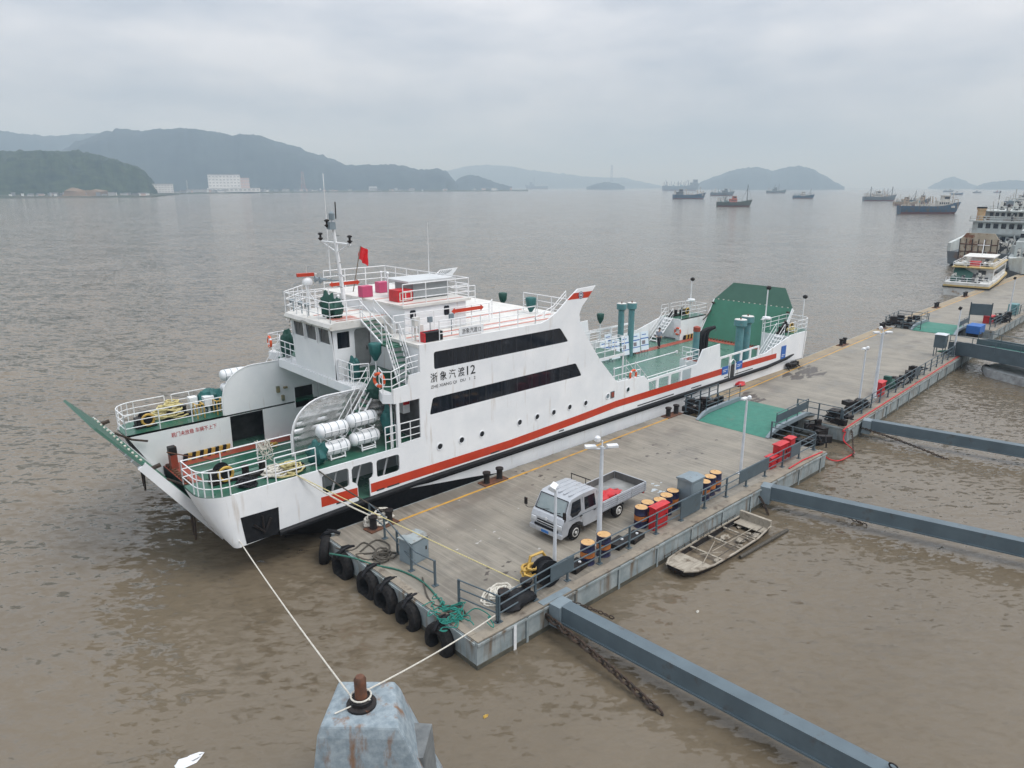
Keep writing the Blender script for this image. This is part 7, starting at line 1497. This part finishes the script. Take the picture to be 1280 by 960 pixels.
RFz = thing('rusty_ferry', 'old car ferry with a rusty lattice ramp and pale bridge behind the passenger boat', 'ferry', (146, 25.3, 0))
rp_ = lambda n, mb, m, par=None, **k: part(n, mb, m, par or RFz, world=False, **k)
M_rr = pm('ramp_rusty', (0.52, 0.46, 0.36), (0.40, 0.32, 0.23), .8, .8, c3=(0.22, 0.09, 0.045), s3=.7, lo3=.52, hi3=.62); M_wo = pm('old_white', (0.52, 0.57, 0.56), (0.38, 0.40, 0.39), .4, .7, c3=(0.22, 0.12, 0.07), s3=.5)
mb = MB(); mb.loft([[(0, -5.2, .4), (0, -5.6, 2.8), (0, 5.6, 2.8), (0, 5.2, .4)], [(8, -6.2, -.5), (8, -6.4, 2.8), (8, 6.4, 2.8), (8, 6.2, -.5)], [(46, -6.2, -.5), (46, -6.4, 2.8), (46, 6.4, 2.8), (46, 6.2, -.5)]], closed=True, caps=True); rp_('hull', mb, M_hg)
for s_ in (-1, 1):
    mb = MB(); mb.loft([[(0, s_ * 5.7, 2.8), (0, s_ * 5.7, 4.4), (0, s_ * 5.1, 4.4), (0, s_ * 5.1, 2.8)], [(14, s_ * 6.4, 2.8), (14, s_ * 6.4, 5.6), (14, s_ * 5.8, 5.6), (14, s_ * 5.8, 2.8)]], closed=True, caps=True); rp_('bulwark', mb, M_wo)
mb = MB(); mb.plate([[(-3.0, .8), (3.4, .8), (3.4, 5.2), (2.4, 6.5), (-2.2, 6.5), (-3.0, 5.4)]], lambda a, b, t_: (-.3 - b * .12 + t_, a, b), .2); rr = rp_('ramp', mb, M_rr)
for i in range(7): mb = MB(); y = -2.9 + i * 1.04; mb.box(-1.2 + .1, -.2, y - .06, y + .06, .9, 5.4, None); mb.v = [(-.34 - z * .12 - (.12 if k % 2 == 0 else 0), yy_, z) for k, (x, yy_, z) in enumerate(mb.v)]; rp_('ramp_rib', mb, M_iron, rr)
for z in (1.6, 3.0, 4.4): mb = MB(); mb.tube([(-.45 - z * .12, -3.0, z), (-.45 - z * .12, 3.3, z)], .09, 5); rp_('ramp_stringer', mb, M_rustm, rr)
for z0, z1, x0, y_ in ((2.8, 5.6, 16, 6.0), (5.6, 8.2, 15, 6.0), (8.2, 10.2, 17, 4.6)):
    mb = MB(); mb.box(x0, 34, -y_, y_, z0, z1 - .2); dk = rp_('deckhouse', mb, M_wo); mb = MB(); mb.box(x0 - .9, 34.6, -y_ - .5, y_ + .5, z1 - .2, z1); rp_('deck_edge', mb, M_wo, dk)
    for i in range(8): mb = MB(); mb.box(x0 - .04, x0 + .01, -y_ + .5 + i * (2 * y_ - 1) / 8, -y_ + .5 + (i + .62) * (2 * y_ - 1) / 8, z0 + (z1 - z0) * .42, z0 + (z1 - z0) * .8); rp_('window', mb, M_glass, dk)
    rp_('railing', railing([(x0 - .8, -y_ - .4, z1), (x0 - .8, y_ + .4, z1)], .9, 2, 1.4, .05, .05), M_wo)
mb = MB(); mb.lathe([(.75, 0), (.75, 2.1), (.9, 2.15), (.9, 2.6)], (15.5, 4.9, 8.2), n=14); fn_ = rp_('funnel', mb, pm('funnel_tan', (0.50, 0.36, 0.20), (0.3, 0.14, 0.07), .5, .7)); mb = MB(); mb.lathe([(.92, 0), (.92, .3)], (15.5, 4.9, 10.62), n=14); rp_('funnel_rim', mb, M_black, fn_)
mb = MB(); mb.tube([(18, 0, 10.2), (18, 0, 14.5)], .1, 6); mb.tube([(18, -1.4, 12.6), (18, 1.4, 12.6)], .07, 5); rp_('mast', mb, M_wo)
mb = MB(); r_ = random.Random(4)
for i in range(22): x, y, s_ = r_.uniform(2, 14), r_.uniform(-5, 1), r_.uniform(.2, .6); mb.box(x - s_, x + s_, y - s_, y + s_, 2.8, 2.8 + r_.uniform(.5, 2.4))
rp_('deck_gear', mb, MATS['gear_mix'])
mb = MB()
for i in range(30): x, y, z = r_.uniform(14, 30), r_.uniform(-5.5, 5.5), r_.choice([8.2, 10.2]); mb.box(x - .2, x + .2, y - .25, y + .25, z, z + r_.uniform(.5, 1.8))
for i in range(8): x, y = r_.uniform(14, 26), r_.uniform(-4, 4); mb.tube([(x, y, 10.2), (x + r_.uniform(-1, 1), y, 10.2 + r_.uniform(1.5, 4.5))], .07, 4)
rp_('upper_gear', mb, pm('gear_mix', (0.03, 0.03, 0.035)))
mb = MB()
for i in range(18): x, y = r_.uniform(0, 13), r_.uniform(-6, -2); mb.tube([(x, y, 2.8), (x + r_.uniform(-.8, .8), y + r_.uniform(-.8, .8), 2.8 + r_.uniform(1, 3.6))], .09, 4)
rp_('davit', mb, M_wo)
WB = thing('work_boat', 'white hulled work boat with black bottom at the right edge beside the rusty ferry', 'boat', (136, 15.5, 0), R(10))
mb = MB(); mb.loft([[(x, -w * .8, 0), (x, -w, 2.9 + s_), (x, w, 2.9 + s_), (x, w * .8, 0)] for x, w, s_ in ((-8, .3, .9), (-3, 2.4, .3), (4, 3, 0), (20, 3, 0))], closed=True, caps=True); part('hull', mb, M_wo, WB, world=False)
mb = MB(); mb.loft([[(x, -w * .9 - .03, -.3), (x, -w * .93 - .03, 1.2), (x, w * .93 + .03, 1.2), (x, w * .9 + .03, -.3)] for x, w in ((-8, .25), (-3, 2.3), (4, 2.9), (20, 2.9))], closed=True, caps=True); part('boot_top', mb, M_hd, WB, world=False)
mb = MB(); mb.box(4, 14, -2.2, 2.2, 2.9, 5.6); mb.box(6, 12, -1.8, 1.8, 5.6, 7.4); dk = part('deckhouse', mb, M_wo, WB, world=False); mb = MB(); mb.box(5.96, 12.04, -1.84, 1.84, 6.2, 6.9); part('window', mb, M_glass, dk, world=False)
mb = MB(); mb.tube([(9, 0, 7.4), (9, 0, 11)], .08, 5); mb.tube([(-2, 0, 3), (-2, 0, 6.5)], .07, 5); part('mast', mb, M_wo, WB, world=False)
mb = MB(); r_ = random.Random(24)
for i in range(26): x, y = r_.uniform(-5, 13), r_.uniform(-2, 2); mb.box(x - .25, x + .25, y - .25, y + .25, 2.9, 2.9 + r_.uniform(.5, 1.6) + (2.7 if x > 4 else 0))
part('deck_gear', mb, pm('gear_mix', (0.03, 0.03, 0.035)), WB, world=False)
part('railing', railing([(-7, 0, 3.7), (-3, -2.4, 3.2), (4, -3, 2.9), (18, -3, 2.9)], .8, 2, 1.5, .05, .05), M_rail, WB, world=False)
FBk = thing('patrol_vessel', 'green and tan upper works of a vessel at the far right edge', 'boat', (215, 34, 0), R(5))
mb = MB(); mb.loft([[(x, -w, -.3), (x, -w * 1.1, 3.2), (x, w * 1.1, 3.2), (x, w, -.3)] for x, w in ((0, 3.5), (10, 4.4), (40, 4.4))], closed=True, caps=True); part('hull', mb, M_hgr, FBk, world=False)
mb = MB(); mb.box(4, 20, -3.6, 3.6, 3.2, 7); mb.box(7, 16, -3, 3, 7, 10.5); dk = part('deckhouse', mb, pm('old_green', (0.16, 0.28, 0.22), (0.3, .3, .24), .3, .7), FBk, world=False); mb = MB(); mb.box(6.95, 16.05, -3.05, 3.05, 8.4, 9.5); part('window', mb, M_glass, dk, world=False)
mb = MB(); mb.box(9, 12, -1.2, 1.2, 10.5, 14); part('funnel', mb, M_tan, FBk, world=False); mb = MB(); mb.tube([(7.5, 0, 10.5), (7.5, 0, 17)], .15, 5); mb.tube([(7.5, -2, 14), (7.5, 2, 14)], .1, 4); part('mast', mb, M_wo, FBk, world=False)
